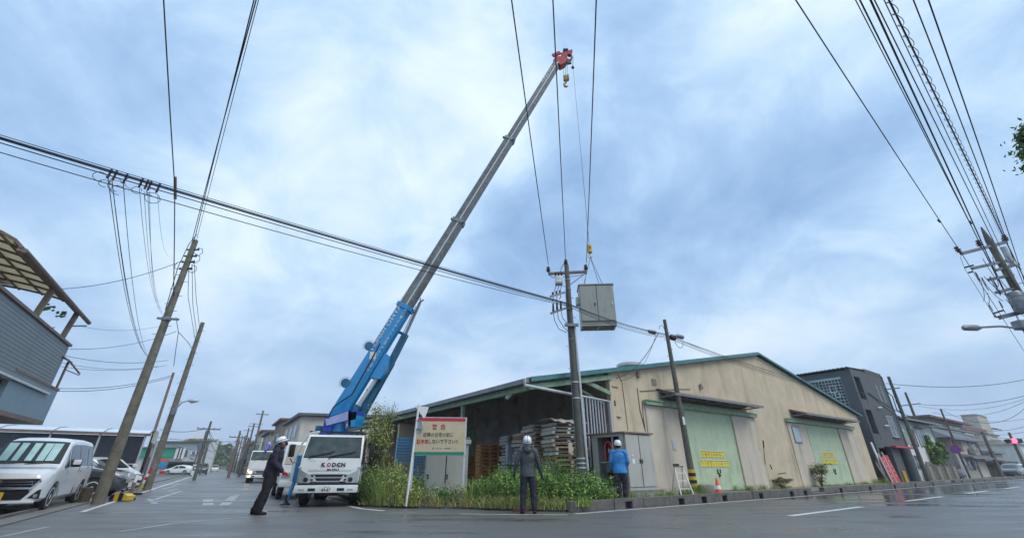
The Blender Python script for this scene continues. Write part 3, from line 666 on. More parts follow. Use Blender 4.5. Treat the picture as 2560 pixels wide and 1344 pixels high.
# blue steel racks
for idx, (px, py, nn, lab, hh) in enumerate(((1016, 1094, 9.5, 'bright blue steel stacking rack behind the bent sign pole', 2.0), (1068, 1140, 8.5, 'blue steel rack half hidden by the warning board', 1.3))):
    q = PL(px, py, WP(0, nn, 0), dB); z1 = q.z; r_ = thing('steel_rack', lab, 'rack', V((q.x, q.y, 0)), rzB-.4)
    sc_r = .72 if idx == 0 else 1
    for sx in (-.5*sc_r, .5*sc_r):
        for sy in (-.4, .4): mb = MB(); mb.box((sx-.03, sy-.03, 0), (sx+.03, sy+.03, z1)); mb.build('post', 'rack_blue', r_, world=False)
    for k in range(9):
        z = z1-.02-k*.13
        if z < .2: break
        mb = MB(); e_ = .53*sc_r; mb.box((-e_, -.45, z-.045), (e_, -.39, z)); mb.box((-e_, .39, z-.045), (e_, .45, z)); mb.box((-e_, -.39, z-.03), (-e_+.06, .39, z)); mb.box((e_-.06, -.39, z-.03), (e_, .39, z)); mb.build('shelf_frame', 'rack_blue', r_, world=False)
# dark red boxes far left under the canopy
for k in range(6):
    q = PL(952+(k % 3)*13, 1130+12*(k//3), WP(0, 13.5, 0), dB); mb = MB(); mb.rb((0, 0, 0), (.55, .5, .4), .02, X=Matrix.Translation(V((q.x, q.y, .9+.42*(1-k//3)))) @ Matrix.Rotation(rzB-.3, 4, 'Z'))
    tag(mb.build('storage_box', 'pallet_rust', loc=V((q.x, q.y, .9))), ('upper ' if k < 3 else 'lower ')+('left', 'middle', 'right')[k % 3]+' dark rusty box under the far end of the canopy', 'box', 'rusty boxes under the canopy')
mb = MB(); q = PL(965, 1150, WP(0, 13.5, 0), dB); mb.box((-1, -.4, 0), (1, .4, .66), X=Matrix.Translation(V((q.x, q.y, .04))) @ Matrix.Rotation(rzB-.3, 4, 'Z')); tag(mb.build('work_bench', 'tarp_blue', loc=V((q.x, q.y, 0))), 'bench covered with a blue tarpaulin under the far canopy', 'bench')
# ------------------------------------------------------------------ utility poles
def upole(name, label, base, top, r0, r1, m='pole_concrete', steps=0, cat='utility pole', group=None, srange=(.45, .95), sdir=None):
    t = thing(name, label, cat, base, 0, group); base = V(base); top = V(top)
    mb = MB(); k = 8; mb.tube([base.lerp(top, i/k) for i in range(k+1)], [r0+(r1-r0)*i/k for i in range(k+1)], 16); mb.build('shaft', m, t, 60)
    sd = V(sdir) if sdir is not None else V((1, 0, 0))
    for i in range(steps):
        f = srange[0]+(srange[1]-srange[0])*i/steps; p = base.lerp(top, f); r = r0+(r1-r0)*f; s = 1 if i % 2 else -1
        mb = MB(); mb.tube([p, p+sd*s*(r+.17)], .011, 5); mb.build('step_bolt', 'galv_dark', t)
    return t
def band(t, p, r, h=.05, m='galv_dark', name='band'):
    mb = MB(); mb.lathe([(r, -h/2), (r, h/2)], 16, Matrix.Translation(p)); return mb.build(name, m, t, 40)
def insul(t, p, d=UP, s=1, m='insulator'):
    mb = MB(); X = V(d).to_track_quat('Z', 'Y').to_matrix().to_4x4(); X.translation = V(p)
    mb.lathe([(.02*s, 0), (.025*s, .05*s), (.07*s, .06*s), (.03*s, .09*s), (.07*s, .12*s), (.03*s, .15*s), (.055*s, .19*s), (.02*s, .22*s)], 10, X); return mb.build('insulator', m, t, 40)
# --- centre pole in front of the canopy
cb = V((2.2, 14.5, .06)); ct = W(1416, 662, 14.5)
cp = upole('utility_pole', 'concrete utility pole with crossarm and switch box in front of the canopy', cb, ct, .145, .085, 'pole_dark', 9, srange=(.5, .93), sdir=dB)
def cpt(py, dx=0):
    return W(1280+(cb.lerp(ct, .5).x)/1*0+0, py, 14.5) if False else V((cb.x+(ct.x-cb.x)*((W(1416, py, 14.5).z-cb.z)/(ct.z-cb.z)), 14.5, W(1416, py, 14.5).z))
aL = W(1371, 684, 14.5); aR = W(1467, 679, 14.5); mb = MB(); mb.beam(aL, aR, .09, .09); mb.build('crossarm', 'brown_trim', cp)
mb = MB(); mb.beam(W(1462, 684, 14.5), W(1424, 712, 14.45), .035, .035); mb.build('arm_brace', 'galv_dark', cp)
for p in (W(1371, 682, 14.5), W(1465, 677, 14.5), W(1415, 664, 14.5)): insul(cp, p, s=1.25)
# switch box hanging under the left arm
q = W(1397, 702, 14.4); mb = MB(); mb.rb(q, (.28, .3, .3), .03); sb = mb.build('switch_box', 'galv', cp, 40)
mb = MB()
for k in (-1, 0, 1): mb.tube([q+V((k*.1, 0, .14)), q+V((k*.12, 0, .26)), q+V((k*.12, -.05, .33))], .028, 6)
mb.build('bushing', 'black', sb)
mb = MB(); mb.rb(q+V((0, -.16, -.06)), (.16, .01, .07), .003); mb.build('name_plate', 'white', sb)
# two slanting arms with three down leads
p1 = W(1416, 729, 14.5); p2 = W(1376, 741, 14.2); p3 = W(1420, 768, 14.5); p4 = W(1377, 783, 14.2)
mb = MB(); mb.beam(p1, p2, .07, .07); mb.build('side_arm', 'galv_dark', cp); mb = MB(); mb.beam(p3, p4, .07, .07); mb.build('side_arm', 'galv_dark', cp)
for k in range(3):
    a = p2.lerp(p1, .15+.22*k); b = p4.lerp(p3, .15+.22*k); s0 = q+V((-.1+.1*k, 0, -.15))
    mb = MB(); mb.tube([s0, s0.lerp(a, .5)+V((0, 0, .0)), a+UP*.03], .012, 5); mb.tube([a-UP*.03, a+V((.02, 0, -.12)), a+V((-.03, 0, -.22))], .014, 5)
    mb.tube([b+UP*.34+V((0, 0, 0)), b+UP*.04], [.03, .045], 8); mb.tube([b-UP*.02, b-UP*.3+V((.03, 0, 0)), b-UP*.62+V((.16+.05*k, 0, 0)), b-UP*.72+V((.45-.1*k, .1, 0))], .013, 5); mb.build('down_lead', 'wire', cp)
    insul(cp, a, s=.7)
mb = MB(); mb.tube([W(1413, 655, 14.5), W(1404, 668, 14.45), W(1400, 684, 14.4)], .013, 5); mb.tube([W(1372, 686, 14.5), W(1382, 694, 14.5), W(1390, 690, 14.4)], .013, 5); mb.tube([W(1466, 684, 14.5), W(1440, 690, 14.5), W(1404, 692, 14.4)], .011, 5); mb.build('jumper_lead', 'wire', cp)
for py in (700, 722, 772, 815, 848, 955, 995, 1145, 1157, 1168): band(cp, cpt(py), .098+.06*(py-660)/520, .04, 'galv' if py > 900 else 'galv_dark')
mb = MB(); mb.tube([cpt(815)+V((.125, -.06, 0)), cpt(900)+V((.145, -.07, 0)), cpt(1175)+V((.18, -.08, 0))], .038, 8); mb.build('riser_pipe', 'galv', cp, 40)
mb = MB(); mb.tube([cpt(735)+V((-.115, -.05, 0)), cpt(900)+V((-.135, -.06, 0)), cpt(1175)+V((-.165, -.06, 0))], .014, 6); mb.build('ground_wire', 'wire_grey', cp)
q = cpt(1120)+V((-.32, -.05, 0)); mb = MB(); mb.rb(q, (.13, .08, .32), .02); mb.build('number_plate', 'sign_cream', cp)
q = cpt(815); mb = MB(); mb.beam(q+V((-.25, -.15, 0)), q+V((.25, -.15, 0)), .08, .1); mb.build('clamp', 'galv_dark', cp)
for px, nm in ((1282, 'leftmost'), (1382, 'middle'), (1487, 'rightmost')):
    a = W({1282: 1371, 1382: 1414, 1487: 1466}[px], {1282: 662, 1382: 652, 1487: 656}[px], 14.5); b = G(px, 0, a.z); e = a.lerp(b, 2.6)
    wire(sag(a, e, .25, 24), .0125, nm+' of the three power lines running up from the centre pole crossarm', 'power line', 'three lines above the centre pole')
# --- pole 3 in front of the warehouse door
b3 = V((6.83, 17.6, .1)); t3 = W(1661, 799, 17.6)
p3_ = upole('utility_pole', 'slimmer concrete pole with black and yellow foot beside the green door', b3, t3, .13, .07, 'pole_dark', 8, srange=(.55, .97), sdir=dB)
for k in range(7):
    mb = MB(); z = .12+k*.12; mb.tube([V((6.83, 17.6, z)), V((6.83, 17.6, z+.12))], .140, 16); mb.build('warning_band', 'black' if k % 2 else 'hook_yellow', p3_, 40)
mb = MB(); q = b3.lerp(t3, .38); mb.rb(q+V((.0, -.16, 0)), (.09, .02, .3), .005); mb.build('name_plate', 'white', p3_)
# --- right foreground pole with many arms
rb_ = V((17.68, 13.5, 0)); rt = V((17.7, 13.5, 8.4))
xx = (2470-1280)/FP; f_ = 13.5*cos(TH)+8.0*sin(TH)
rb_.x = rt.x = 17.72
rp_ = upole('utility_pole', 'tall concrete pole crowded with crossarms at the right edge', rb_, rt, .165, .10, 'pole_concrete', 12, srange=(.5, .97), sdir=dA)
mb = MB(); mb.lathe([(.104, 0), (.095, .25), (.03, .75), (.02, .8)], 12, Matrix.Translation(rt)); mb.build('pole_cap', 'pole_dark', rp_, 40)
def arm(a, b, w=.09, m='galv_dark', name='crossarm', D0=13.5, D1=13.5, par=rp_):
    a = W(a[0], a[1], D0); b = W(b[0], b[1], D1); mb = MB(); mb.beam(a, b, w, w); mb.build(name, m, par); return a, b
ax, bx = arm((2403, 634), (2515, 605), .1); insul(rp_, ax, (-.3, 0, 1), 1.4); insul(rp_, W(2453, 618, 13.5), UP, 1.4); insul(rp_, bx, (.2, 0, 1), 1.4)
arm((2430, 671), (2520, 651)); arm((2490, 675), (2546, 660)); arm((2471, 699), (2532, 687)); arm((2490, 731), (2545, 718)); arm((2500, 793), (2575, 775), .13)
mb = MB(); q = W(2548, 757, 13.3); mb.lathe([(.05, .42), (.15, .4), (.19, .35), (.19, -.3), (.15, -.36), (.05, -.38)], 18, Matrix.Translation(q))
for k in range(3): mb.lathe([(.2, -.2+.2*k), (.2, -.17+.2*k)], 18, Matrix.Translation(q))
mb.build('transformer', 'galv_dark', rp_, 40)
mb = MB(); q = W(2508, 618, 13.5); mb.tube([q, q-UP*.75], .09, 10); mb.build('lightning_arrester', 'galv', rp_, 40)
def coil(mb, c, r, ax1, ax2, turns=1.0, n=14, w=.011, dr=0):
    mb.tube([V(c)+V(ax1)*(r*(1+dr*i/n))*cos(2*pi*turns*i/n)+V(ax2)*(r*(1+dr*i/n))*sin(2*pi*turns*i/n) for i in range(n+1)], w, 5)
mb = MB()
for (px, py, r) in ((2487, 712, .3), (2492, 716, .22), (2462, 708, .2), (2522, 703, .2), (2530, 698, .15), (2480, 775, .2), (2444, 690, .15), (2505, 765, .18)): mb = MB(); coil(mb, W(px, py, 13.4), r, dB, UP, .8+.2*rnd.random(), dr=.3); mb.build('jumper_lead', 'wire', rp_)
for k in range(12): a = W(rnd.uniform(2440, 2535), rnd.uniform(625, 780), 13.4); b = a+V((rnd.uniform(-.3, .5), 0, -rnd.uniform(.2, .8))); mb = MB(); mb.tube(sag(a, b, .15, 6), .011, 4); mb.build('jumper_lead', 'wire', rp_)
mb = MB(); mb.tube([W(2400, 640, 13.5), W(2412, 672, 13.5), W(2480, 780, 13.5), W(2488, 795, 13.5)], .008, 4)
mb.build('jumper_lead', 'wire', rp_)
for (px, py) in ((2413, 668), (2424, 665), (2422, 681), (2486, 782), (2498, 778), (2492, 792)): mb = MB(); q = W(px, py, 13.4); mb.beam(q, q+V((.14, 0, .03)), .06, .05); mb.build('fuse_holder', 'black', rp_)
sl_ = thing('street_lamp', 'slender lamp arm reaching left from the tall right pole', 'street lamp', W(2560, 822, 13.4))
mb = MB(); mb.tube([W(2575, 830, 13.4), W(2545, 820, 13.3), W(2500, 815, 13.0), W(2446, 818, 12.6)], .035, 8); mb.build('arm', 'galv_dark', sl_, 40)
mb = MB(); a = W(2450, 819, 12.6); b = W(2408, 819, 12.3); mb.tube([a, a.lerp(b, .25), a.lerp(b, .9), b], [.05, .10, .09, .04], 8); mb.build('lamp_head', 'galv_dark', sl_, 40)
sgn = thing('equipment_box', 'grey control box strapped on the right pole under the transformer', 'box', W(2556, 812, 13.3)); mb = MB(); mb.rb(W(2556, 812, 13.3), (.4, .3, .3), .03); mb.build('box_body', 'galv_dark', sgn)
RW = [((2403, 632), (1995, 0), .013, 'wire', 'lone power line far left of the bundle over the road'), ((2453, 614), (2137, 0), .011, 'wire', 'thin power line left of the bundle over the road'),
      ((2458, 625), (2147, 0), .016, 'wire', 'thick power line left of the bundle over the road'), ((2470, 640), (2172, 0), .02, 'wire', 'heavy black cable in the right hand bundle'),
      ((2475, 585), (2183, 0), .014, 'wire', 'earth wire ending on the peak of the right pole'), ((2513, 600), (2218, 0), .02, 'wire', 'thick spiral wrapped communication cable over the road'),
      ((2520, 660), (2205, 0), .010, 'wire_grey', 'thin grey cable within the right hand bundle'), ((2536, 655), (2274, 0), .012, 'wire', 'cable second from the right over the road'), ((2560, 700), (2308, 0), .012, 'wire_blue', 'bluish cable at the far right over the road')]
for i, (a, b, r, m, lab) in enumerate(RW):
    A = W(a[0], a[1], 13.5); B = G(b[0], b[1], A.z); E_ = A.lerp(B, 1.9); pts = sag(A, E_, .35, 40)
    o = wire(pts, r*.8, lab, 'cable', None, m)
    E2 = A+(A-B)*2.2; wire(sag(A, E2, .3, 16), r*.9, lab.replace('over the road', '')+', part beyond the right pole', 'cable', None, m)
    if i == 5:
        mb = MB(); hp = []
        for k in range(900):
            f = k/900*.62; p = A.lerp(E_, f)-UP*(.35*4*f*(1-f)); an = k*.35; hp.append(p+(V((cos(an), 0, sin(an))))*.075+V((0, 0, -.05)))
        mb.tube(hp, .006, 4); tag(mb.build('cable_hanger', 'wire_grey', loc=A), 'open spiral hanger wound round the thick cable over the road', 'cable hanger')
for px, py, Dd in ((2348, 552, 12.9), (2426, 556, 13.3)): mb = MB(); q = W(px, py, Dd); mb.beam(q-dB*.12, q+dB*.12, .06, .06); tag(mb.build('cable_splice', 'black', loc=q), 'small black splice sleeve on a cable '+('of the lone left line' if px == 2348 else 'beside the right bundle'), 'splice')
# --- left foreground poles
l1b = V((-12.88, 14.8, 0)); l1t = W(489, 601, 14.8)
lp1 = upole('utility_pole', 'thick concrete pole in the left foreground with curled leads at its top', l1b, l1t, .168, .095, 'pole_concrete', 10, srange=(.58, .90), sdir=(1, .0, 0))
l2b = V((-18.4, 23.7, 0)); l2t = W(507, 806, 23.7)
lp2 = upole('utility_pole', 'second concrete pole on the left with a street lamp arm', l2b, l2t, .175, .105, 'pole_concrete', 14, srange=(.45, .98), sdir=(1, 0, 0))
def on(pb, pt, py, D): z = W(pb.x*0+500, py, D).z; return pb.lerp(pt, (z-pb.z)/(pt.z-pb.z))
mb = MB()
for k, py in enumerate((624, 640, 655, 672)):
    c = on(l1b, l1t, py, 14.8); mb.beam(c+V((-.22, 0, 0)), c+V((.22, 0, 0)), .05, .05)
mb.build('bracket', 'black', lp1)
for k, py in enumerate((624, 640, 655, 672)):
    c = on(l1b, l1t, py, 14.8); insul(lp1, c+V((.25, 0, -.05)), (0, 0, 1), .6)
mb = MB()
for (py, s) in ((622, 1), (640, 1), (656, -1), (665, 1)):
    c = on(l1b, l1t, py, 14.8); mb.tube([c+V((.2*s, 0, .05)), c+V((.4*s, 0, 0)), c+V((.46*s, 0, -.18)), c+V((.34*s, 0, -.3)), c+V((.15*s, 0, -.2))], .012, 5)
mb.tube([l1t+V((-.05, 0, .3)), l1t+V((-.22, 0, -.2)), l1t+V((-.3, 0, -1.2)), l1t+V((-.16, 0, -3))], .014, 5)
mb.build('curled_lead', 'wire', lp1)
c = on(l1b, l1t, 797, 14.8); mb = MB(); mb.beam(c+V((-.25, -.1, 0)), c+V((.55, -.1, -.05)), .07, .07); mb.build('side_bracket', 'galv_dark', lp1)
band(lp1, c, .15, .12, 'galv_dark')
lm = thing('street_lamp', 'curved street lamp arm on the second left pole', 'street lamp', W(440, 1028, 23.6))
mb = MB(); mb.tube([W(438, 1034, 23.5), W(443, 1018, 23.4), W(455, 1005, 23.3), W(474, 1000, 23.3)], .035, 8); mb.build('arm', 'galv', lm, 40)
mb = MB(); a = W(470, 1000, 23.3); b = W(496, 1002, 23.2); mb.tube([a, a.lerp(b, .4), b], [.05, .14, .05], 8); mb.build('lamp_head', 'galv', lm, 40)
mb = MB(); q = W(434, 1028, 23.45); mb.rb(q, (.2, .15, .35), .03); mb.build('control_box', 'galv_dark', lm)
tp = V((-20.6, 28, 0)); tp = G(385, 1205); tp = V((W(386, 1085, 28).x, 28, 0)); upole('utility_pole', 'thin dark rusty pole between the two thick left poles', tp, W(434, 931, 28), .09, .07, 'brown_trim', 0)
# --- cable bundle crossing the whole view along the main road
bd = dB
pA = W(1418, 765, 14.5)-V((0, .25, 0)); pB = G(0, 332, pA.z)
p3p = W(1666, 836, 17.6)
for i, (dz, r, m, lab, sg, py) in enumerate(((0, .016, 'wire_blue', 'thickest dark blue cable of the bundle crossing the sky', .12, 330), (-.045, .012, 'wire', 'black cable just below the thickest one of the bundle', .13, 333), (-.12, .010, 'wire', 'thin cable under the bundle crossing the sky', .16, 339), (-.17, .009, 'wire', 'lowest slack cable under the bundle crossing the sky', .26, 352), (.05, .007, 'wire', 'finest cable above the bundle crossing the sky', .1, 326))):
    A = pA+UP*dz*.6; B = G(0, py, pA.z+dz*.4); E_ = A.lerp(B, 1.45); wire(sag(A, E_, sg, 40), r, lab, 'cable', None, m, n=6)
    C_ = p3p+UP*dz*.8; wire(sag(A, C_, .12+abs(dz)*.5, 16), r*.85, (lab.replace(' crossing the sky', '')+', between centre and striped pole'), 'cable', None, m)
    F_ = PL(2172, 983, WP(0, -1.9, 0), dB)+UP*dz*.5; wire(sag(C_, F_, .35+i*.05, 16), r*.8, (lab.replace(' crossing the sky', '')+', beyond the striped pole'), 'cable', None, m)
def closure(px, py, Dd, lab, l=.55, r=.07, m='galv_dark'):
    q = W(px, py, Dd); mb = MB(); mb.tube([q-dB*l/2, q-dB*(l/2-.08), q+dB*(l/2-.08), q+dB*l/2], [r*.5, r, r, r*.5], 10); tag(mb.build('cable_closure', m, None, 40, loc=q), lab, 'cable closure')
closure(1630, 829, 17.2, 'grey cable closure hanging left of the striped pole', .5, .09); closure(1682, 843, 17.7, 'black box closure on the bundle right of the striped pole', .35, .13, 'black'); closure(1700, 841, 18.2, 'grey closure further right of the striped pole', .5, .1)
mb = MB(); q = W(1655, 823, 17.4); coil(mb, q, .18, dB, UP, .5); coil(mb, W(1697, 852, 17.9), .3, dB, -UP, .5); tag(mb.build('loose_cable', 'wire', loc=q), 'loose curled lead hanging at the striped pole', 'cable')
wire(sag(W(1646, 832, 17.4), W(1540, 945, 16.2), .35, 16), .014, 'service cable drooping from closure to the warehouse corner', 'cable'); wire(sag(W(1640, 836, 17.4), W(1550, 950, 16.3), .5, 16), .008, 'second finer service cable drooping to the warehouse corner', 'cable')
# hanging drop leads and loops on the left part of the bundle
ORD2 = ['leftmost', 'second from left', 'third from left', 'fourth from left', 'middle', 'fourth from right', 'third from right', 'second from right', 'rightmost']
def bun(px, dz=0):   # a point on the bundle at image column px
    A = pA; B = G(0, 332, pA.z); k = (px-1280)/FP
    d = (B-A); # X = k*Dc
    f0 = A.x-k*(A.y*cos(TH)+(A.z-CH)*sin(TH)); fd = d.x-k*(d.y*cos(TH)); return A+d*(-f0/fd)+UP*dz
for i, (px, r) in enumerate(((285, .0075), (296, .0075), (298, .0065), (322, .0065), (363, .005), (376, .0045), (382, .005), (388, .0045), (409, .004))):
    a = bun(px, -.28-.03*(i % 3)); tgt = [W(365, 885, 27), W(372, 895, 27), W(368, 890, 27), W(378, 905, 27), W(408, 780, 27), W(410, 790, 27), W(412, 788, 27), W(404, 770, 27), W(432, 640, 27)][i]
    wire(sag(a, tgt, .5, 20), r*1.0, ORD2[i]+' thin drop wire falling from the left bundle', 'drop wire', 'drop wires falling from the left bundle')
mb = MB(); q0 = bun(300, -.2)
for px, r, dz in ((265, .09, -.28), (282, .07, -.4), (305, .08, -.3), (310, .11, -.38), (318, .09, -.46), (359, .07, -.35), (400, .11, -.42), (392, .07, -.3), (345, .12, -.22)): coil(mb, bun(px, dz), r, dB, UP, .75+.3*rnd.random(), w=.006, dr=.2)
tag(mb.build('wire_loops', 'wire', loc=q0), 'tangle of small wire loops under the left bundle', 'wire loop')
ORD4 = ['leftmost', 'second from left', 'third from left', 'middle', 'third from right', 'second from right', 'rightmost']
for _i, px in enumerate((283, 296, 322, 360, 374, 382, 403)): mb = MB(); a = bun(px, -.06); mb.tube([a, a-UP*.22], .02, 6); tag(mb.build('cable_clamp', 'black', loc=a), ORD4[_i]+' small black clamp hanging on the left bundle', 'clamp', 'clamps on the left bundle')
# two long wires leaving the left pole tops upward
A = on(l1b, l1t, 760, 14.8)+V((-.05, -.15, 0)); B = G(409, 0, A.z+.6)
up1 = W(437, 470, 11.5)
wire([W(434, 740, 14.6), W(436, 600, 13.0), up1, W(425, 280, 8.6), W(417, 140, 7.2), W(409, 0, 6.2), W(400, -160, 5.2)], .016, 'single black cable rising above the left poles to the top edge', 'cable')
mb = MB(); mb.tube([W(438, 442, 11.2), W(438, 497, 11.8)], .045, 10); tag(mb.build('cable_sleeve', 'wood_old', None, 40, loc=W(438, 442, 11.2)), 'long grey sleeve around the single rising cable', 'sleeve')
for k, (dx, lab) in enumerate(((0, 'left'), (5, 'right'), (-6, 'innermost'))):
    a = l1t+V((-.1+.1*k, -.05, -.1*k)); b = G(644-dx, 0, l1t.z+.4); e = a.lerp(b, 1.6); wire(sag(a, e, .3, 24), .013 if k < 2 else .008, lab+' wire of the group rising from the thick left pole to the top edge', 'cable', None)
# wires crossing at left from house to poles and beyond
for a, b, lab, r in (((150, 722), (460, 650), 'service wire from balcony roof to the top of the thick left pole', .011), ((175, 872), (412, 838), 'upper service wire between house and second pole', .012), ((160, 888), (420, 900), 'middle service wire between house and second pole', .012), ((150, 905), (395, 915), 'lower faint wire between house and thin pole', .009), ((148, 915), (418, 912), 'lowest faint wire between house and thin pole', .009), ((140, 970), (430, 938), 'upper wire from lower balcony to thin pole', .014), ((140, 977), (425, 943), 'lower wire from lower balcony to thin pole', .014), ((200, 815), (400, 815), 'faint wire behind the canopy end of the house', .008)):
    wire(sag(W(a[0], a[1], 20 if a[1] > 800 else 13), W(b[0], b[1], 25 if a[1] > 800 else 14.8), .25, 14), r, lab, 'service wire')
mb = MB(); pts = [W(440, 792, 14.8), W(446, 830, 15), W(440, 870, 15.2), W(434, 915, 15.4)]
mb.tube(pts, .012, 5); mb.tube([W(445, 828, 15), W(470, 855, 18), W(480, 870, 23.5)], .012, 5); mb.tube([W(473, 640, 15.1), W(470, 740, 17), W(490, 860, 23.5)], .011, 5); mb.tube([W(480, 660, 15.1), W(482, 760, 17), W(494, 850, 23.5)], .011, 5); mb.tube([W(485, 650, 15.1), W(490, 740, 17), W(500, 830, 23.5)], .011, 5)
mb.tube([W(412, 838, 15), W(440, 828, 15)], .01, 5)
tag(mb.build('slack_leads', 'wire_grey', loc=pts[0]), 'slack leads hanging between the two thick left poles', 'cable')

# ------------------------------------------------------------------ the crane truck
TRZ = radians(14)          # turn of the truck: its nose points at -Y turned by this
TB = V((-5.36, 13.6, 0))
ctk = thing('crane_truck', 'white crane truck parked nose first with raised blue boom', 'truck', TB, TRZ)
def LB(mb, name, m, par, sm=False, label=None): return mb.build(name, m, par, sm, world=False, label=label)
def profile_body(mb, prof, hw, b=.05, mi=0):
    """side profile [(y,z)] extruded over x with half width hw(z), then bevelled"""
    bm = bmesh.new(); L = [bm.verts.new((-hw(z), y, z)) for y, z in prof]; Rr = [bm.verts.new((hw(z), y, z)) for y, z in prof]; k = len(prof)
    bm.faces.new(L[::-1]); bm.faces.new(Rr)
    for i in range(k): j = (i+1) % k; bm.faces.new((L[i], L[j], Rr[j], Rr[i]))
    bmesh.ops.recalc_face_normals(bm, faces=bm.faces)
    bmesh.ops.bevel(bm, geom=bm.edges[:], offset=b, segments=3, affect='EDGES', profile=.6, clamp_overlap=True); bm.verts.index_update()
    mb.add([v.co[:] for v in bm.verts], [[v.index for v in f.verts] for f in bm.faces], mi); bm.free()
def face_m(y, z, nrm_tilt=0):   # matrix on the front face: x to the viewer's right, y up, z toward viewer (-Y)
    return Matrix(((1, 0, 0, 0), (0, 0, -1, y), (0, 1, 0, z), (0, 0, 0, 1)))
def cab(t, w=1.70, zt=1.94, lit=False, plate='89-87', logo=True, z0=.42):
    ZW = zt-.69; hw = lambda z: w/2-(max(0, z-1.15))*.045
    mb = MB(); prof = [(0, z0+.22), (-.0, .98), (.03, ZW), (.30, zt-.06), (.44, zt), (1.5, zt), (1.52, .6), (1.25, .55), (1.22, .95), (.55, .95), (.5, .55), (.45, z0+.2)]
    profile_body(mb, prof, hw, .045); body = LB(mb, 'cab_body', 'white_body', t, 40)
    slope = lambda z: .03+(z-ZW)/(zt-.06-ZW)*.27
    def fy(z): return slope(z)
    def wq(x0, z0_, x1, z1, off, tx=0):
        return [V((x0, fy(z0_)-off, z0_)), V((x1, fy(z0_)-off, z0_)), V((x1-tx, fy(z1)-off, z1)), V((x0+tx, fy(z1)-off, z1))]
    d = w/2
    mb = MB(); mb.slab(wq(-d+.05, ZW+.02, d-.05, zt-.07, .004, .05), (0, .02, 0)); LB(mb, 'windscreen_seal', 'black', body)
    mb = MB(); q = wq(-d+.075, ZW+.045, d-.075, zt-.095, .012, .05); mb.slab(q, (0, .008, 0)); ws = LB(mb, 'windscreen', 'glass_pale', t)
    for x0, x1, dx in ((-.65, -.05, .0), (-.1, .55, 0)):
        mb = MB(); mb.tube([V((x0, fy(ZW)-.03, ZW)), V((x0+.25, fy(ZW+.1)-.04, ZW+.1)), V((x1+.02, fy(ZW+.15)-.03, ZW+.15))], .011, 5); mb.beam(V((x0+.02, fy(ZW+.07)-.03, ZW+.06)), V((x1+.1, fy(ZW+.2)-.03, ZW+.2)), .012, .02); LB(mb, 'wiper', 'black', t)
    # side windows
    for s in (-1, 1):
        mb = MB(); h1 = hw(1.1); h2 = hw(zt-.15)
        pts = [V((s*(h1+.004), .2, 1.12)), V((s*(h1+.004), 1.15, 1.12)), V((s*(h2+.004), 1.15, zt-.14)), V((s*(h2+.004), .46, zt-.14))]
        mb.slab(pts, (s*.012, 0, 0)); LB(mb, 'side_window', 'glass', t)
        mb = MB(); mb.slab([V((s*(d+.001), .16, .62)), V((s*(d+.001), .165, .62)), V((s*(h1), .165, 1.1)), V((s*(h1), .16, 1.1))], (s*.006, 0, 0)); LB(mb, 'door_gap', 'black', t)
        mb = MB(); mb.rb((s*(d+.012), .95, .98), (.03, .16, .05), .01); LB(mb, 'door_handle', 'black', t)
        # mirror on a bracket
        mb = MB(); mb.tube([V((s*(d-.02), .06, 1.15)), V((s*(d+.2), -.06, 1.14)), V((s*(d+.28), -.08, 1.25))], .014, 6); mb.rb((s*(d+.27), -.09, 1.46), (.16, .07, .34), .03); LB(mb, 'mirror', 'black', t, 40)
        # headlamp cluster wrapping the corner
        mb = MB(); mb.add([(s*d*.985, -.012, .62), (s*(d-.36), -.014, .62), (s*(d-.40), -.014, .78), (s*(d-.12), -.012, .84), (s*d*.985, -.012, .92)], [(0, 1, 2, 3, 4)]); me_ = mb
        mb = MB(); P5 = [V((s*(d-.02), -.02, .61)), V((s*(d-.36), -.02, .61)), V((s*(d-.37), -.02, .80)), V((s*(d-.16), -.02, .90)), V((s*(d-.02), -.02, .99))]
        mb.slab(P5, (0, .03, 0)); hl = LB(mb, 'headlamp', 'lamp_clear' if not lit else 'white_body', t)
        mb = MB(); mb.lathe([(.055, 0), (.065, .02), (.05, .035)], 14, Matrix.Translation((s*(d-.24), -.02, .70)) @ Matrix.Rotation(pi/2, 4, 'X')); LB(mb, 'lamp_lens', 'headlamp_lit' if lit else 'black', hl)
        mb = MB(); mb.rb((s*(d-.07), -.025, .84 if lit else .70), (.05, .02, .10), .008); LB(mb, 'turn_signal', 'amber' if lit else 'lamp_clear', hl)
        mb = MB(); mb.rb((s*(d-.20), -.15, .445), (.16, .02, .055), .008); LB(mb, 'fog_lamp', 'headlamp_lit' if lit and s < 0 else 'lamp_clear', t)
        mb = MB(); mb.rb((s*(d-.46), -.145, .445), (.2, .02, .075), .006); LB(mb, 'bumper_opening', 'black', t)
        mb = MB(); mb.rb((s*(d-.03), -.005, 1.02), (.09, .03, .05), .008); LB(mb, 'corner_vane', 'galv', t)
    # mirror arms, bumper, grille
    mb = MB(); mb.rb((0, -.02, .46), (w+.02, .26, .20), .035); LB(mb, 'bumper', 'white_body', t, 40)
    mb = MB(); mb.rb((0, -.008, .585), (w-.1, .04, .06), .006); LB(mb, 'bumper_gap', 'black', t)
    for k, (z, ww) in enumerate(((.80, .70), (.70, .62))):
        mb = MB(); mb.slab([V((-ww/2, -.012, z-.03)), V((ww/2, -.012, z-.03)), V((ww/2+.05, -.012, z+.03)), V((-ww/2-.05, -.012, z+.03))], (0, .02, 0)); LB(mb, 'grille_slot', 'black', t)
        for s in (-1, 1): mb = MB(); mb.slab([V((s*(.42), -.01, z-.035)), V((s*(.42+.08), -.01, z-.02)), V((s*(.42+.12), -.01, z+.03)), V((s*(.42), -.01, z+.015))], (0, .02, 0)); LB(mb, 'grille_slot', 'black', t)
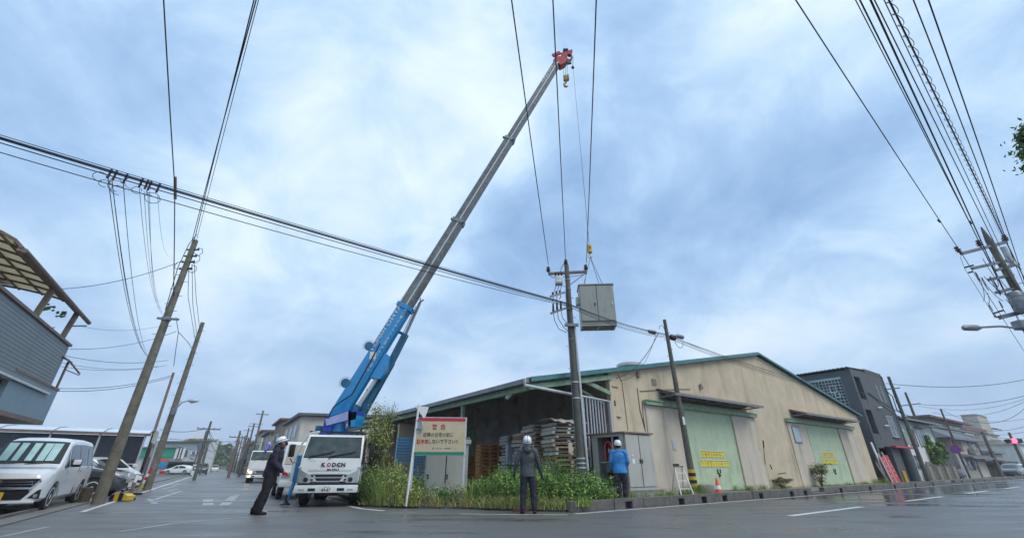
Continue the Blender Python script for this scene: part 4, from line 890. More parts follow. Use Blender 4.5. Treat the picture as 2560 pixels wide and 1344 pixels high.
    mb = MB(); mb.beam(V((-.47, -.02, .84)), V((.47, -.02, .84)), .015, .02); mb.beam(V((-.40, -.02, .755)), V((.40, -.02, .755)), .015, .02); mb.beam(V((-.33, -.02, .65)), V((.33, -.02, .65)), .015, .03); LB(mb, 'grille_trim', 'chrome', t)
    mb = MB(); mb.beam(V((-d+.25, -.003, .93)), V((d-.25, -.003, .93)), .004, .006); mb.beam(V((-d+.2, .003, .93)), V((-d+.2, .035, 1.1)), .004, .006); mb.beam(V((d-.2, .003, .93)), V((d-.2, .035, 1.1)), .004, .006); LB(mb, 'panel_gap', 'black', t)
    mb = MB(); mb.rb((0, -.155, .455), (.36, .012, .17), .006); pl = LB(mb, 'number_plate', 'plate_white', t)
    if plate:
        text(plate, .24, face_m(-.162, .435), 'ink', pl, height=.085, bold=.02, world=False); text('千葉 100', .14, face_m(-.162, .51), 'ink', pl, height=.03, world=False)
        text('あ', .03, face_m(-.162, .435) @ Matrix.Translation((-.155, 0, 0)), 'ink', pl, world=False)
    return body
cab(ctk)
# KODEN lettering: letters placed one by one
lx = [(-.28, 'K', 'ink'), (-.13, 'O', 'ink_red'), (.015, 'D', 'ink'), (.14, 'C', 'ink'), (.27, 'N', 'ink')]
FM = Matrix(((1, 0, 0, 0), (0, .06, -1, .012), (0, 1, .06, 0), (0, 0, 0, 1)))
for x, ch, m in lx: text(ch, .115, Matrix.Translation((x+.08, 0, 1.09)) @ face_m(-.012, 0) @ Matrix.Translation((0, 0, .004)), m, ctk, height=.115, bold=.05, world=False)
mb = MB(); mb.lathe([(.018, 0), (.018, .004)], 12, Matrix.Translation((-.165, -.012, 1.045)) @ Matrix.Rotation(pi/2, 4, 'X')); LB(mb, 'lettering', 'ink', ctk)
mb = MB(); mb.lathe([(.017, 0), (.017, .004)], 12, Matrix.Translation((.225, -.012, 1.09)) @ Matrix.Rotation(pi/2, 4, 'X')); LB(mb, 'lettering', 'ink_red', ctk)
text('ISUZU', .33, Matrix.Translation((.08, 0, .955)) @ face_m(-.006, 0), 'ink', ctk, height=.055, bold=.04, world=False)
text('ELF', .14, Matrix.Translation((-.50, 0, 1.19)) @ face_m(.012, 0), 'galv_dark', ctk, height=.025, world=False)
def wheel(t, x, y, r=.36, w=.22, dual=False):
    X = Matrix.Translation((x, y, r)) @ Matrix.Rotation(pi/2, 4, 'Y'); mb = MB(); mb.lathe([(r*.55, -w/2), (r*.9, -w/2), (r, -w/2+.03), (r, w/2-.03), (r*.9, w/2), (r*.55, w/2)], 24, X); ty = LB(mb, 'wheel', 'rubber', t, 40)
    mb = MB(); mb.lathe([(r*.56, -w/2-.005), (r*.5, -w/2+.04), (r*.2, -w/2+.02), (r*.18, -w/2-.03), (.01, -w/2-.03)], 16, X); mb.lathe([(.01, w/2+.03), (r*.18, w/2+.03), (r*.2, w/2-.02), (r*.5, w/2-.04), (r*.56, w/2+.005)], 16, X); LB(mb, 'rim', 'white_body', ty, 40)
for x in (-.70, .70): wheel(ctk, x, .85)
for x in (-.64, .64): wheel(ctk, x, 3.6, .36, .4)
mb = MB(); mb.beam(V((-.36, .3, .55)), V((-.36, 5, .55)), .08, .2); mb.beam(V((.36, .3, .55)), V((.36, 5, .55)), .08, .2); mb.rb((0, .85, .36), (1.3, .12, .12), .03); mb.rb((0, .45, .42), (.6, .5, .3), .05); LB(mb, 'chassis', 'black', ctk)
for s in (-1, 1):
    mb = MB(); mb.rb((s*.82, .86, .88), (.10, .86, .05), .02); mb.rb((s*.83, .46, .72), (.08, .05, .3), .02); LB(mb, 'mudguard', 'white_body', ctk, 40)
# rear bed body behind
mb = MB(); mb.rb((0, 3.4, .95), (1.74, 3.4, .5), .02); LB(mb, 'deck', 'galv', ctk)
# roof rack bar, blue tarpaulin lump
mb = MB(); mb.rb((-.1, .55, 2.03), (1.5, .07, .04), .01); mb.rb((.2, 1.05, 2.03), (1.3, .07, .04), .01); LB(mb, 'roof_bar', 'black', ctk)
mb = MB()
for k in range(9): mb.ball((.05+rnd.uniform(-.25, .35), 1.6+rnd.uniform(-.2, .2), 2.05+rnd.uniform(-.05, .12)), (rnd.uniform(.1, .2), .15, rnd.uniform(.06, .12)), 8)
LB(mb, 'folded_tarpaulin', 'rack_blue', ctk, 60)
# curved protection bar at the driver side and outrigger leg
mb = MB(); mb.tube([V((-.55, .5, 2.02)), V((-.75, .5, 2.0)), V((-.92, .48, 1.85)), V((-1.02, .42, 1.55)), V((-1.12, .35, 1.15))], .03, 8); LB(mb, 'guard_tube', 'galv', ctk, 40)
mb = MB(); mb.rb((-1.1, .5, .98), (.09, .12, .66), .02, X=Matrix.Rotation(0, 4, 'X')); LB(mb, 'outrigger_housing', 'white_body', ctk, 40)
mb = MB(); mb.rb((-1.0, .62, .98), (.14, .16, .75), .02); mb.tube([V((-1.0, .62, .75)), V((-1.1, .5, .16))], .055, 10); LB(mb, 'outrigger_leg', 'crane_blue', ctk, 40)
mb = MB(); mb.lathe([(.14, .04), (.14, .07), (.05, .12), (.04, .3)], 14, Matrix.Translation((-1.12, .48, 0))); LB(mb, 'outrigger_foot', 'black', ctk, 40)
mb = MB(); mb.rb((-.92, 1.25, .7), (.2, .5, .3), .03); LB(mb, 'side_box', 'black', ctk)
mb = MB(); mb.rb((-1.05, 2.3, .32), (.3, .5, .3), .03); LB(mb, 'outrigger_pad', 'black', ctk)

# crane superstructure: built in world space under the truck
BB = W(842, 1048, 15.1); BT = W(1395, 158, 16.0); bdir = (BT-BB).normalized(); side = bdir.cross(V((0, 1, 0))).normalized(); bup = side.cross(bdir)
side = (V((0, 1, 0))-bdir*bdir.y).normalized()            # roughly away from the camera
across = bdir.cross(side).normalized()                     # in the picture plane, to the right and down / left and up
if across.x < 0: across = -across                          # belly side (right/below)
BL = (BT-BB).length
def bsec(f0, f1, w, h, name, m, par, off=0, ch=.28):
    a = BB+bdir*BL*f0+across*off; b = BB+bdir*BL*f1+across*off; mb = MB(); prof = []
    c = h*ch; q = [(-h/2, -w/2), (-h/2, w/2), (h/2-c, w/2), (h/2-.03, w/2-c*.6), (h/2, 0), (h/2-.03, -w/2+c*.6), (h/2-c, -w/2)]
    k = len(q); mb.add([a+across*u+side*v for u, v in q]+[b+across*u+side*v for u, v in q], [tuple(range(k)), tuple(range(k, 2*k))[::-1]]+[(i, i+k, (i+1) % k+k, (i+1) % k) for i in range(k)])
    return mb.build(name, m, par, 25)
def bpt(px, py): # fraction along boom nearest an image point
    best = 0; bd_ = 1e9
    for i in range(401):
        f = i/400*1.05; p = BB+bdir*BL*f; ff = p.y*cos(TH)+(p.z-CH)*sin(TH); x = 1280+FP*p.x/ff; y = 672-FP*(-p.y*sin(TH)+(p.z-CH)*cos(TH))/ff; dd = (x-px)**2+(y-py)**2
        if dd < bd_: bd_ = dd; best = f
    return best
f1 = bpt(1012, 770); f2 = bpt(1140, 552); f3 = bpt(1265, 347); f4 = bpt(1392, 160)
b1 = bsec(0, f1, .48, .52, 'boom_base_section', 'crane_blue', ctk); b2 = bsec(f1, f2, .42, .50, 'boom_section', 'steel', ctk); b3 = bsec(f2, f3, .38, .455, 'boom_section', 'steel', ctk); b4 = bsec(f3, f4, .34, .41, 'boom_section', 'steel', ctk)
for f, w, h in ((f1, .56, .64), (f2, .48, .56), (f3, .44, .52)): bsec(f-.004, f+.004, w, h, 'boom_collar', 'crane_blue' if f == f1 else 'galv_dark', ctk)
for f in (f2, f3):
    mb = MB(); q = BB+bdir*BL*f-across*.32-side*.1; mb.ball(q, .07, 8); mb.beam(q, q+across*.62-side*.1, .06, .05); mb.build('collar_guide', 'crane_teal', ctk)
# pale rib standing in for the reflection along the boom, on the camera side
mb = MB(); a = BB+bdir*BL*f1-side*.225+across*.03; b = BB+bdir*BL*f4-side*.18+across*.03; mb.beam(a, b, .02, .05, up=across); mb.build('boom_reflection_rib', 'galv', ctk)
# lettering on the boom faces that look at the camera
def blet(txt, f, off, width, h, m, so_):
    o = BB+bdir*BL*f+across*off-side*so_; text(txt, width, mx(o, bdir, -across, None) if (bdir.cross(-across)).dot(side) < 0 else mx(o, bdir, -across, None), m, ctk, height=h, bold=.0)
fm = (bpt(985, 815)); blet('HUMAN', bpt(943, 845), -.17, .9, .11, 'white', .256); blet('OHYA', bpt(985, 790), -.16, .95, .14, 'white', .256); blet('ミ昭スパナミ田ゆソテキの電こ国', bpt(970, 850), .13, 2.7, .085, 'white', .256)
blet('HUMAN OHYA', bpt(1360, 185), -.12, 1.5, .13, 'white', .176)
# cable drum hubs, hose, cylinder, jib stowed beside
for px, py in ((930, 868), (873, 962)):
    f = bpt(px, py); q = BB+bdir*BL*f-across*.36-side*.2; X = side.to_track_quat('Z', 'Y').to_matrix().to_4x4(); X.translation = q; mb = MB(); mb.lathe([(.10, -.05), (.16, -.05), (.16, .05), (.10, .05)], 16, X); mb.build('cable_reel', 'crane_teal', ctk, 40)
    mb = MB(); coil(mb, q-side*.06, .2, across, bdir, .7, w=.008); mb.build('loose_hose', 'wire_grey', ctk)
f = bpt(915, 900); q = BB+bdir*BL*f+across*.38; mb = MB()
mb.slab([q-bdir*.45+across*-.1-side*.12, q+bdir*.55+across*-.12-side*.12, q+bdir*.5+across*.1-side*.12, q+bdir*.05+across*.28-side*.12, q-bdir*.35+across*.24-side*.12], side*.24); mb.build('cylinder_bracket', 'crane_blue', ctk, 40)
cb_ = W(882, 1035, 15.1); ce = q+across*.1-bdir*.1; mb = MB(); mb.tube([cb_, cb_.lerp(ce, .2)], .11, 14); mb.build('lift_cylinder', 'crane_teal', ctk, 40); mb = MB(); mb.tube([cb_.lerp(ce, .1), ce], .065, 14); mb.build('cylinder_rod', 'galv', ctk, 40)
ja = W(898, 1045, 15.4); jb = W(978, 905, 15.5); jc = W(1014, 835, 15.5); jd = W(1050, 756, 15.6)
mb = MB(); mb.beam(ja, jb, .26, .24, up=side); mb.beam(jb, jc, .22, .22, up=side); jb_ = mb.build('jib', 'crane_teal', ctk)
mb = MB(); mb.beam(jc, jd, .09, .10, up=side); mb.beam(jd, jd+bdir*.18+across*.07, .03, .05); mb.beam(jd, jd+bdir*.18-across*.07, .03, .05); mb.build('jib_tip', 'galv_dark', jb_)
mb = MB()
for u in (.2, .45, .7, .9): p = ja.lerp(jd, u); mb.beam(p-across*.25, p+across*.0, .06, .1)
mb.tube([W(1040, 765, 15.3), W(985, 880, 15.2)], .016, 5); mb.tube([W(1030, 750, 15.2), W(1016, 785, 15.1)], .03, 6); mb.build('jib_bracket', 'crane_teal', ctk)
mb = MB(); p = W(930, 885, 15.2); mb.slab([p-across*.02, p+bdir*.35-across*.02, p+bdir*.35+across*.12, p+across*.12], -side*.02) if False else mb.rb(W(932, 888, 14.75), (.22, .02, .26), .004, X=None); mb.build('rating_plate', 'white', ctk)
mb = MB(); mb.tube([W(950, 858, 14.7), W(925, 905, 14.7), W(880, 985, 14.8), W(850, 1005, 14.7), W(833, 1018, 14.6), W(820, 1045, 14.5)], .025, 6); mb.build('hydraulic_hose', 'black', ctk, 40)
mb = MB(); mb.tube([W(1330, 255, 15.6), W(1005, 745, 15.0), W(930, 866, 14.8)], .008, 4); mb.build('winch_line', 'wire_grey', ctk)
# turret (indigo box) and slewing post
def wbox(pts, dep, name, m, par=ctk, sm=False):
    P_ = [W(x, y, 14.7) for x, y in pts]; mb = MB(); mb.slab(P_, V((.25, .97, 0))*dep); return mb.build(name, m, par, sm)
tb = wbox([(803, 1083), (813, 1043), (872, 1025), (893, 1027), (889, 1047), (830, 1060), (826, 1074), (812, 1086)], .45, 'turret_frame', 'crane_indigo')
wbox([(812, 1045), (868, 1027), (868, 1049), (815, 1062)], .50, 'turret_side_plate', 'crane_indigo'); mb = MB(); mb.slab([W(813, 1046, 14.66), W(870, 1027, 14.66), W(870, 1049, 14.66), W(816, 1063, 14.66)], V((0, -.012, 0))); mb.build('name_panel', 'crane_lilac', tb)
wbox([(874, 1030), (892, 1028), (890, 1046), (884, 1066), (870, 1064)], .5, 'winch_housing', 'crane_blue'); wbox([(872, 1026), (878, 1026), (876, 1066), (870, 1066)], .55, 'turret_column', 'crane_indigo')
mb = MB(); q = W(845, 1075, 15.0); mb.tube([q-UP*1.2, q+UP*.35], .22, 16); mb.build('slewing_post', 'crane_blue', ctk, 40)

mb = MB(); mb.rb(W(798, 1072, 14.9), (.2, .2, .22), .03); mb.build('side_lamp', 'crane_teal', ctk)
# boom head
hd = BB+bdir*BL*f4
mb = MB(); mb.slab([hd-across*.26-side*.18, hd+bdir*.35-across*.26-side*.18, hd+bdir*.55+across*.1-side*.18, hd+bdir*.5+across*.45-side*.18, hd+bdir*.1+across*.42-side*.18, hd-bdir*.2+across*.26-side*.18, hd-bdir*.1-side*.18], side*.36)
bh = mb.build('boom_head', 'crane_red', ctk, 30)
hx = V((1, 0, 0))
mb = MB(); q = W(1405, 137, 16); mb.beam(q, W(1430, 128, 16), .16, .1); mb.beam(W(1382, 140, 15.9), W(1400, 132, 15.9), .1, .2); mb.build('head_arm', 'crane_red', bh)
for px, py, r in ((1410, 140, .2), (1398, 150, .17), (1424, 135, .15)):
    q = W(px, py, 15.95); X = Matrix.Translation(q) @ Matrix.Rotation(pi/2, 4, 'X'); mb = MB(); mb.lathe([(r*.4, -.1), (r, -.1), (r*.8, -.04), (r*.8, .04), (r, .1), (r*.4, .1)], 16, X); mb.build('sheave', 'crane_red', bh, 40)
mb = MB(); mb.rb(W(1414, 126, 16), (.3, .2, .12), .03, X=None); mb.build('head_cover', 'crane_teal', bh); mb = MB(); mb.beam(W(1420, 150, 15.9), W(1424, 160, 15.9), .1, .2); mb.beam(W(1430, 143, 15.9), W(1426, 152, 15.9), .06, .1); mb.build('overwind_lever', 'black', bh)
mb = MB(); mb.tube([W(1406, 150, 15.95), W(1409, 186, 15.95)], .01, 4); mb.tube([W(1415, 150, 15.95), W(1414, 186, 15.95)], .01, 4); mb.tube([W(1419, 150, 15.95), W(1418, 186, 15.95)], .01, 4); mb.tube([W(1430, 138, 15.95), W(1431, 165, 15.95)], .009, 4); mb.tube([W(1433, 138, 15.95), W(1433, 165, 15.95)], .009, 4); mb.build('hoist_rope', 'wire_grey', ctk)
mb = MB(); mb.ball(W(1432, 169, 15.95), .09, 10); mb.build('limit_weight', 'crane_teal', ctk, True)
hk = thing('hook_block', 'large bronze hook block hanging close under the boom head', 'hook', W(1413, 200, 15.95))
mb = MB(); q = W(1414, 196, 15.95); mb.rb(q, (.24, .16, .42), .05, X=None); mb.rb(q+V((.14, 0, .05)), (.08, .2, .35), .02); mb.build('hook_housing', 'hook_bronze', hk, 40)
mb = MB(); q2 = q-UP*.25; mb.tube([q2, q2-UP*.1, q2+V((-.1, 0, -.2)), q2+V((-.08, 0, -.36)), q2+V((.03, 0, -.4)), q2+V((.1, 0, -.3))], [.06, .05, .06, .06, .05, .02], 8); mb.build('hook', 'hook_bronze', hk, 40)
# long hoist line, small yellow hook and slings with hanging cabinet
D0 = 16.0; yh = W(1474, 622, D0); tip = W(1433, 172, D0); XH = yh.x
wire([W(1433, 172, D0), yh+UP*.2], .010, 'long steel hoist rope running down from boom head to yellow hook', 'rope', None, 'wire_grey', 'hoist_rope')
wire([W(1469, 560, D0), W(1465, 685, D0), W(1462, 712, D0)], .006, 'slack tag line beside the yellow hook', 'rope', None, 'wire_grey', 'tag_line')
yk = thing('hook', 'small yellow hook block above the lifted cabinet', 'hook', yh)
mb = MB(); mb.tube([yh+UP*.23, yh+UP*.17, yh-UP*.17, yh-UP*.23], [.05, .11, .11, .05], 12); mb.build('hook_body', 'hook_yellow', yk, 40); mb = MB(); q = yh-UP*.25; mb.tube([q, q+V((-.08, 0, -.08)), q+V((-.05, 0, -.18)), q+V((.06, 0, -.18)), q+V((.08, 0, -.09))], .025, 8); mb.build('hook', 'galv', yk, 40)
mb = MB(); mb.rb(yh+V((0, -.1, .02)), (.06, .04, .1), .01); mb.build('label_plate', 'black', yk)
hc0 = W(1489, 712, D0)
hc = thing('electrical_cabinet', 'grey two-door electrical cabinet hanging from the crane', 'cabinet', V((hc0.x, hc0.y, hc0.z)), radians(-4))
w2, dpt = .70, .72; hz = 1.86
mb = MB(); mb.box((-w2, 0, -hz+.26), (w2, dpt, 0)); LB(mb, 'cabinet_body', 'cabinet_grey', hc)
mb = MB(); mb.box((-w2-.03, -.04, 0), (w2+.03, dpt+.04, .05)); LB(mb, 'cabinet_lid', 'cabinet_grey', hc)
mb = MB(); mb.box((-w2-.031, -.042, -.012), (w2+.031, dpt, -.002)); LB(mb, 'lid_seal', 'black', hc)
for s in (-1, 1):
    mb = MB(); x0, x1 = (-w2+.02, -.012) if s < 0 else (.012, w2-.02); mb.rb(((x0+x1)/2, -.015, (-hz+.3)/2-.02), (x1-x0, .03, hz-.34), .006, seg=1); dl = LB(mb, 'cabinet_door', 'cabinet_grey', hc)
    mb = MB(); mb.rb((-.10 if s < 0 else w2-.1, -.045, -.85), (.035, .03, .13), .008); LB(mb, 'door_handle', 'black' if s < 0 else 'white', dl)
mb = MB(); mb.box((-.008, -.02, -hz+.28), (.008, 0, -.02)); LB(mb, 'door_seam', 'black', hc)
mb = MB(); mb.box((-w2, -.01, -hz+.24), (w2, .0, -hz+.262)); mb.box((-w2, -.01, -hz+.17), (w2, 0, -hz+.185)); LB(mb, 'plinth_gap', 'black', hc)
mb = MB(); mb.box((-w2, 0, -hz+.1), (w2, .06, -hz+.26)); mb.box((-w2, dpt-.06, -hz+.1), (w2, dpt, -hz+.26)); mb.box((-w2, .06, -hz+.1), (-w2+.06, dpt-.06, -hz+.26)); mb.box((w2-.06, .06, -hz+.1), (w2, dpt-.06, -hz+.26)); mb.box((-.03, .06, -hz+.11), (.03, dpt-.06, -hz+.2)); LB(mb, 'plinth_frame', 'cabinet', hc)
mb = MB(); mb.box((-w2+.06, .06, -hz+.262), (w2-.06, dpt-.06, -hz+.27)); mb.box((-w2+.1, .3, -hz+.2), (w2-.1, .36, -hz+.24)); LB(mb, 'base_plate', 'galv_dark', hc)
for k in range(4): mb = MB(); mb.box((-.5+k*.3, dpt-.001, -hz+.15), (-.38+k*.3, dpt+.006, -hz+.2)); mb.box((-.5+k*.3, dpt-.08, -hz+.098), (-.38+k*.3, dpt-.02, -hz+.1)); LB(mb, 'bolt_slot', 'white', hc)
mb = MB(); mb.box((-w2-.14, .1, -.78), (-w2, .45, -.48)); LB(mb, 'cable_box', 'cabinet', hc)
hp = yh-UP*.42
for sx in (-.48, .3):
    for sy in (.08, dpt-.08):
        cpos = hc.matrix_basis if False else (Matrix.Translation(hc0) @ Matrix.Rotation(radians(-4), 4, 'Z')) @ V((sx, sy, .06)); wire([hp, cpos], .012, ('front' if sy < .3 else 'rear')+(' left' if sx < 0 else ' right')+' sling from the yellow hook to the cabinet lid', 'sling', 'four slings above the hanging cabinet', 'wire_grey', 'sling')
mb = MB(); mb.tube([yh-UP*.36, hp], .03, 6); tag(mb.build('shackle', 'red_paint', loc=hp), 'small red shackle joining hook and slings', 'shackle')

# ------------------------------------------------------------------ open standing cabinet on its concrete base
oc0 = V((3.6, 14.4, 0)); oc = thing('electrical_cabinet', 'standing grey cabinet with one side open beside the blue worker', 'cabinet', V((3.6, 14.4, .38)), rzB)
# local x along dB (door face at y=0), y away from the road; open face is the x=0 side
CW, CD, CHh = 1.36, 1.45, 1.64
mb = MB(); mb.box((0, 0, 0), (.24, .05, CHh)); mb.box((0, 0, 0), (.04, .22, CHh)); mb.box((0, CD-.05, 0), (CW, CD, CHh)); mb.box((CW-.05, .05, 0), (CW, CD-.05, CHh)); mb.box((0, CD-.25, 0), (.04, CD-.05, CHh)); mb.box((0, .22, CHh-.08), (.04, CD-.25, CHh)); mb.box((.0, .22, 0), (.04, CD-.25, .07)); mb.box((.24, 0, 0), (CW, .05, .08)); LB(mb, 'cabinet_body', 'cabinet', oc)
mb = MB(); mb.box((-.06, -.06, CHh), (CW+.06, CD+.06, CHh+.05)); LB(mb, 'cabinet_lid', 'brown_trim', oc)
for k in range(2):
    x0 = .03+k*(CW/2-.03)+.01*k; mb = MB(); mb.rb((x0+(CW/2-.05)/2, -.012, CHh/2+.03), (CW/2-.05, .024, CHh-.12), .006, seg=1); dl = LB(mb, 'cabinet_door', 'cabinet', oc)
    mb = MB(); mb.rb((CW/2-.07+k*.11, -.035, .82), (.03, .03, .12), .006); LB(mb, 'door_handle', 'black', dl)
mb = MB(); mb.box((CW/2-.03, -.02, .1), (CW/2-.017, .0, CHh-.03)); LB(mb, 'door_seam', 'black', oc)
mb = MB(); mb.box((.25, -.03, .75), (.36, -.026, .88)); mb.box((.25, -.03, .98), (.33, -.026, 1.01)); LB(mb, 'paper_label', 'white', oc)
mb = MB(); mb.box((.06, .1, .0), (CW-.08, CD-.06, .012)); mb.box((.62, .1, .02), (.66, CD-.06, CHh-.02)); LB(mb, 'inner_panel', 'cabinet_in', oc)
mb = MB(); mb.box((.05, .25, .78), (.6, CD-.3, .81)); mb.box((.02, .52, .81), (.06, .56, CHh-.08)); LB(mb, 'shelf', 'cabinet', oc)
mb = MB(); mb.box((.2, .3, .5), (.6, CD-.35, .76)); mb.box((.25, .4, .1), (.6, .8, .36)); LB(mb, 'control_unit', 'galv_dark', oc)
mb = MB(); hs = [V((.1, .95, .86)), V((.08, .96, 1.2)), V((.08, .88, 1.38)), V((.08, .76, 1.42)), V((.08, .66, 1.34)), V((.08, .6, 1.1)), V((.06, .56, .82)), V((.05, .55, .7))]; mb.tube(hs, .028, 8); LB(mb, 'pink_hose', 'hose_pink', oc, 40)
mb = MB()
for k in range(10): a = V((.2, .4+.06*k, .84+.02*(k % 3))); mb.tube([a, a+V((.02, rnd.uniform(-.1, .1), .2)), a+V((.05, rnd.uniform(-.1, .1), .5))], .015, 5)
LB(mb, 'cable_loom', 'red_paint', oc)
mb = MB()
for k in range(5): mb.rb((.25, .4+.12*k, 1.15), (.1, .08, .12), .01)
mb.tube([V((.05, .35, .3)), V((.05, .5, .42)), V((.04, .7, .35))], .02, 5); LB(mb, 'terminal_block', 'insulator_w', oc)
mb = MB(); mb.rb((-.02, .28, .45), (.04, .3, .8), .01); LB(mb, 'open_shutter', 'galv', oc)
mb = MB(); q = oc0; mb.slab([oc0+dB*-.3-nB*.2, oc0+dB*2.1-nB*.2, oc0+dB*2.1+nB*1.3, oc0+dB*-.3+nB*1.3], (0, 0, .30)); fb = tag(mb.build('cabinet_plinth', 'concrete', loc=oc0), 'weathered concrete plinth carrying the open cabinet', 'plinth')
mb = MB(); mb.slab([oc0+dB*-.1-nB*.1+UP*.302, oc0+dB*1.5-nB*.1+UP*.302, oc0+dB*1.5+nB*1.3+UP*.302, oc0+dB*-.1+nB*1.3+UP*.302], (0, 0, .075)); mb.build('cabinet_skirt', 'galv_dark', fb, world=False) if False else tag(mb.build('cabinet_skirt', 'galv_dark', loc=oc0), 'dark steel skirt between plinth and open cabinet', 'skirt')
# grey double cabinet behind the warning board
q = G(1043, 1236, .1); gc = thing('electrical_cabinet', 'tall plain grey cabinet standing behind the warning board', 'cabinet', V((-2.7, 14.3, .08)), radians(6))
mb = MB(); mb.box((0, 0, 0), (1.32, .55, 1.62)); LB(mb, 'cabinet_body', 'cabinet', gc)
mb = MB(); mb.box((-.05, -.05, 1.62), (1.40, .6, 1.74)); mb.tube([V((1.28, .0, 1.74)), V((1.28, 0, 1.80)), V((1.34, 0, 1.80)), V((1.34, 0, 1.74))], .012, 5); LB(mb, 'cabinet_lid', 'cabinet', gc)
for k in range(2): mb = MB(); mb.rb((.33+.62*k-.0, -.012, .8), (.58, .024, 1.5), .006, seg=1); dl = LB(mb, 'cabinet_door', 'cabinet', gc); mb = MB(); mb.rb((.12+.58*k, -.035, .68), (.03, .03, .13), .006); mb.rb((.09+.58*k, -.03, .73), (.07, .02, .025), .004); LB(mb, 'door_handle', 'black', dl)
mb = MB(); mb.box((.632, -.012, .03), (.646, .0, 1.58)); LB(mb, 'door_seam', 'black', gc)

# ------------------------------------------------------------------ warning board
SD = 13.45; sl0 = W(1041, 1044, SD); sr0 = W(1168, 1037, SD+.15); slb = W(1036, 1138, SD); srb = W(1163, 1132, SD+.15)
o = V((sl0.x, SD, 0)); xd = (sr0-sl0); xd.z = 0; wS = xd.length; xd.normalize(); z0 = slb.z; z1 = sl0.z+.03
sg = thing('warning_board', 'cream warning board with red and green stripes on grey posts', 'sign', V((o.x, o.y, .06)))
def sbox(u0, u1, v0, v1, d0, d1, name, m, par=sg):
    nn = V((xd.y, -xd.x, 0)); mb = MB(); P_ = [o+xd*u+UP*v-nn*0+nn*d0 for u, v in ((u0, v0), (u1, v0), (u1, v1), (u0, v1))]; mb.slab(P_, nn*(d1-d0)); return mb.build(name, m, par)
sbox(0, wS, z0, z1, -.03, .02, 'sign_frame', 'galv')
pn = sbox(.02, wS-.045, z0+.015, z1-.02, .021, .026, 'sign_panel', 'sign_cream')
sbox(.02, wS-.045, z1-.12, z1-.021, .0262, .029, 'red_stripe', 'sign_red'); sbox(.02, wS-.045, z0+.016, z0+.105, .0262, .029, 'green_stripe', 'sign_green')
nn = V((xd.y, -xd.x, 0)); cxs = (wS-.025)/2; hS = z1-z0
def sl_(body, u, v, w, h, m, bold=.006, **k): text(body, w, mx(o+xd*u+UP*(z0+v*hS)+nn*.028, xd, UP), m, pn, height=h, bold=bold, **k)
sl_('警', .575, .735, .15, .165, 'ink_red', .006); sl_('告', .83, .74, .15, .165, 'ink_red', .01)
sl_('近隣の住宅の前に', .70, .535, .90, .125, 'ink', .006); sl_('駐停車', .245, .355, .34, .13, 'ink_red', .008); sl_('しないで下さい!!', .86, .36, .86, .12, 'ink', .012)
sl_('センコー', cxs+.0, .185, .2, .045, 'ink'); sl_('株式会社', cxs+.25, .185, .18, .045, 'ink')
sbox(cxs-.20, cxs-.15, z0+.165*hS, z0+.205*hS, .0262, .0285, 'emblem', 'ink'); sbox(cxs-.187, cxs-.163, z0+.172*hS, z0+.198*hS, .0286, .030, 'emblem', 'sign_cream')
for u in (.02, wS-.03): mb = MB(); mb.beam(o+xd*u+UP*.06, o+xd*u+UP*(z1-.02)-nn*.05, .05, .05); mb.beam(o+xd*u+UP*.06-nn*.05, o+xd*u+UP*(z1-.05)-nn*.05, .05, .04); mb.build('sign_post', 'galv', sg)
# road sign pole seen from behind
rs0 = V((-2.93, 13.2, .05)); rs1 = W(1047, 1013, 13.2)
rs = thing('road_sign', 'white road sign pole with the backs of a triangle and a round sign', 'road sign', rs0)
mb = MB(); mb.tube([rs0, rs1+UP*.03], .032, 10); mb.build('pole', 'white', rs, 40)
a = W(1037, 1013, 13.25); b = W(1072, 1017, 13.6); c = W(1061, 1047, 13.45); mb = MB(); mb.slab([a, b, c], V((.0, .012, 0))); mb.build('triangle_sign', 'galv', rs)
X = (V((-.75, -.65, 0))).to_track_quat('Z', 'Y').to_matrix().to_4x4(); X.translation = W(1049, 1067, 13.28); mb = MB(); mb.lathe([(.2, 0), (.2, .01)], 24, X); mb.build('round_sign', 'galv', rs)
mb = MB(); q = W(1046, 1072, 13.18); mb.rb(q, (.12, .08, .04), .01); q = W(1048, 1050, 13.2); mb.rb(q, (.12, .08, .03), .01); mb.build('clamp', 'galv_dark', rs)
mb = MB(); q = V((-3.35, 12.95, .0)); mb.tube([q, q+V((.04, 0, .5)), q+V((-.02, 0, .95))], [.02, .016, .008], 6); tag(mb.build('dead_stake', 'bark', loc=q), 'dark thin stake standing in the yellow grass left of the sign pole', 'stake')
mb = MB(); mb.box((0, 0, 0), (.4, .07, .08), X=Matrix.Translation((.02, 12.1, 0))); q = V((.02, 12.1, 0)); bk = tag(mb.build('brick_block', 'roof_red', loc=q), 'small red and white printed block on the road edge by the grey worker', 'block')
text('KODEN', .3, mx((.22, 12.095, .04), (1, 0, 0), UP), 'white', None, height=.05) if False else None
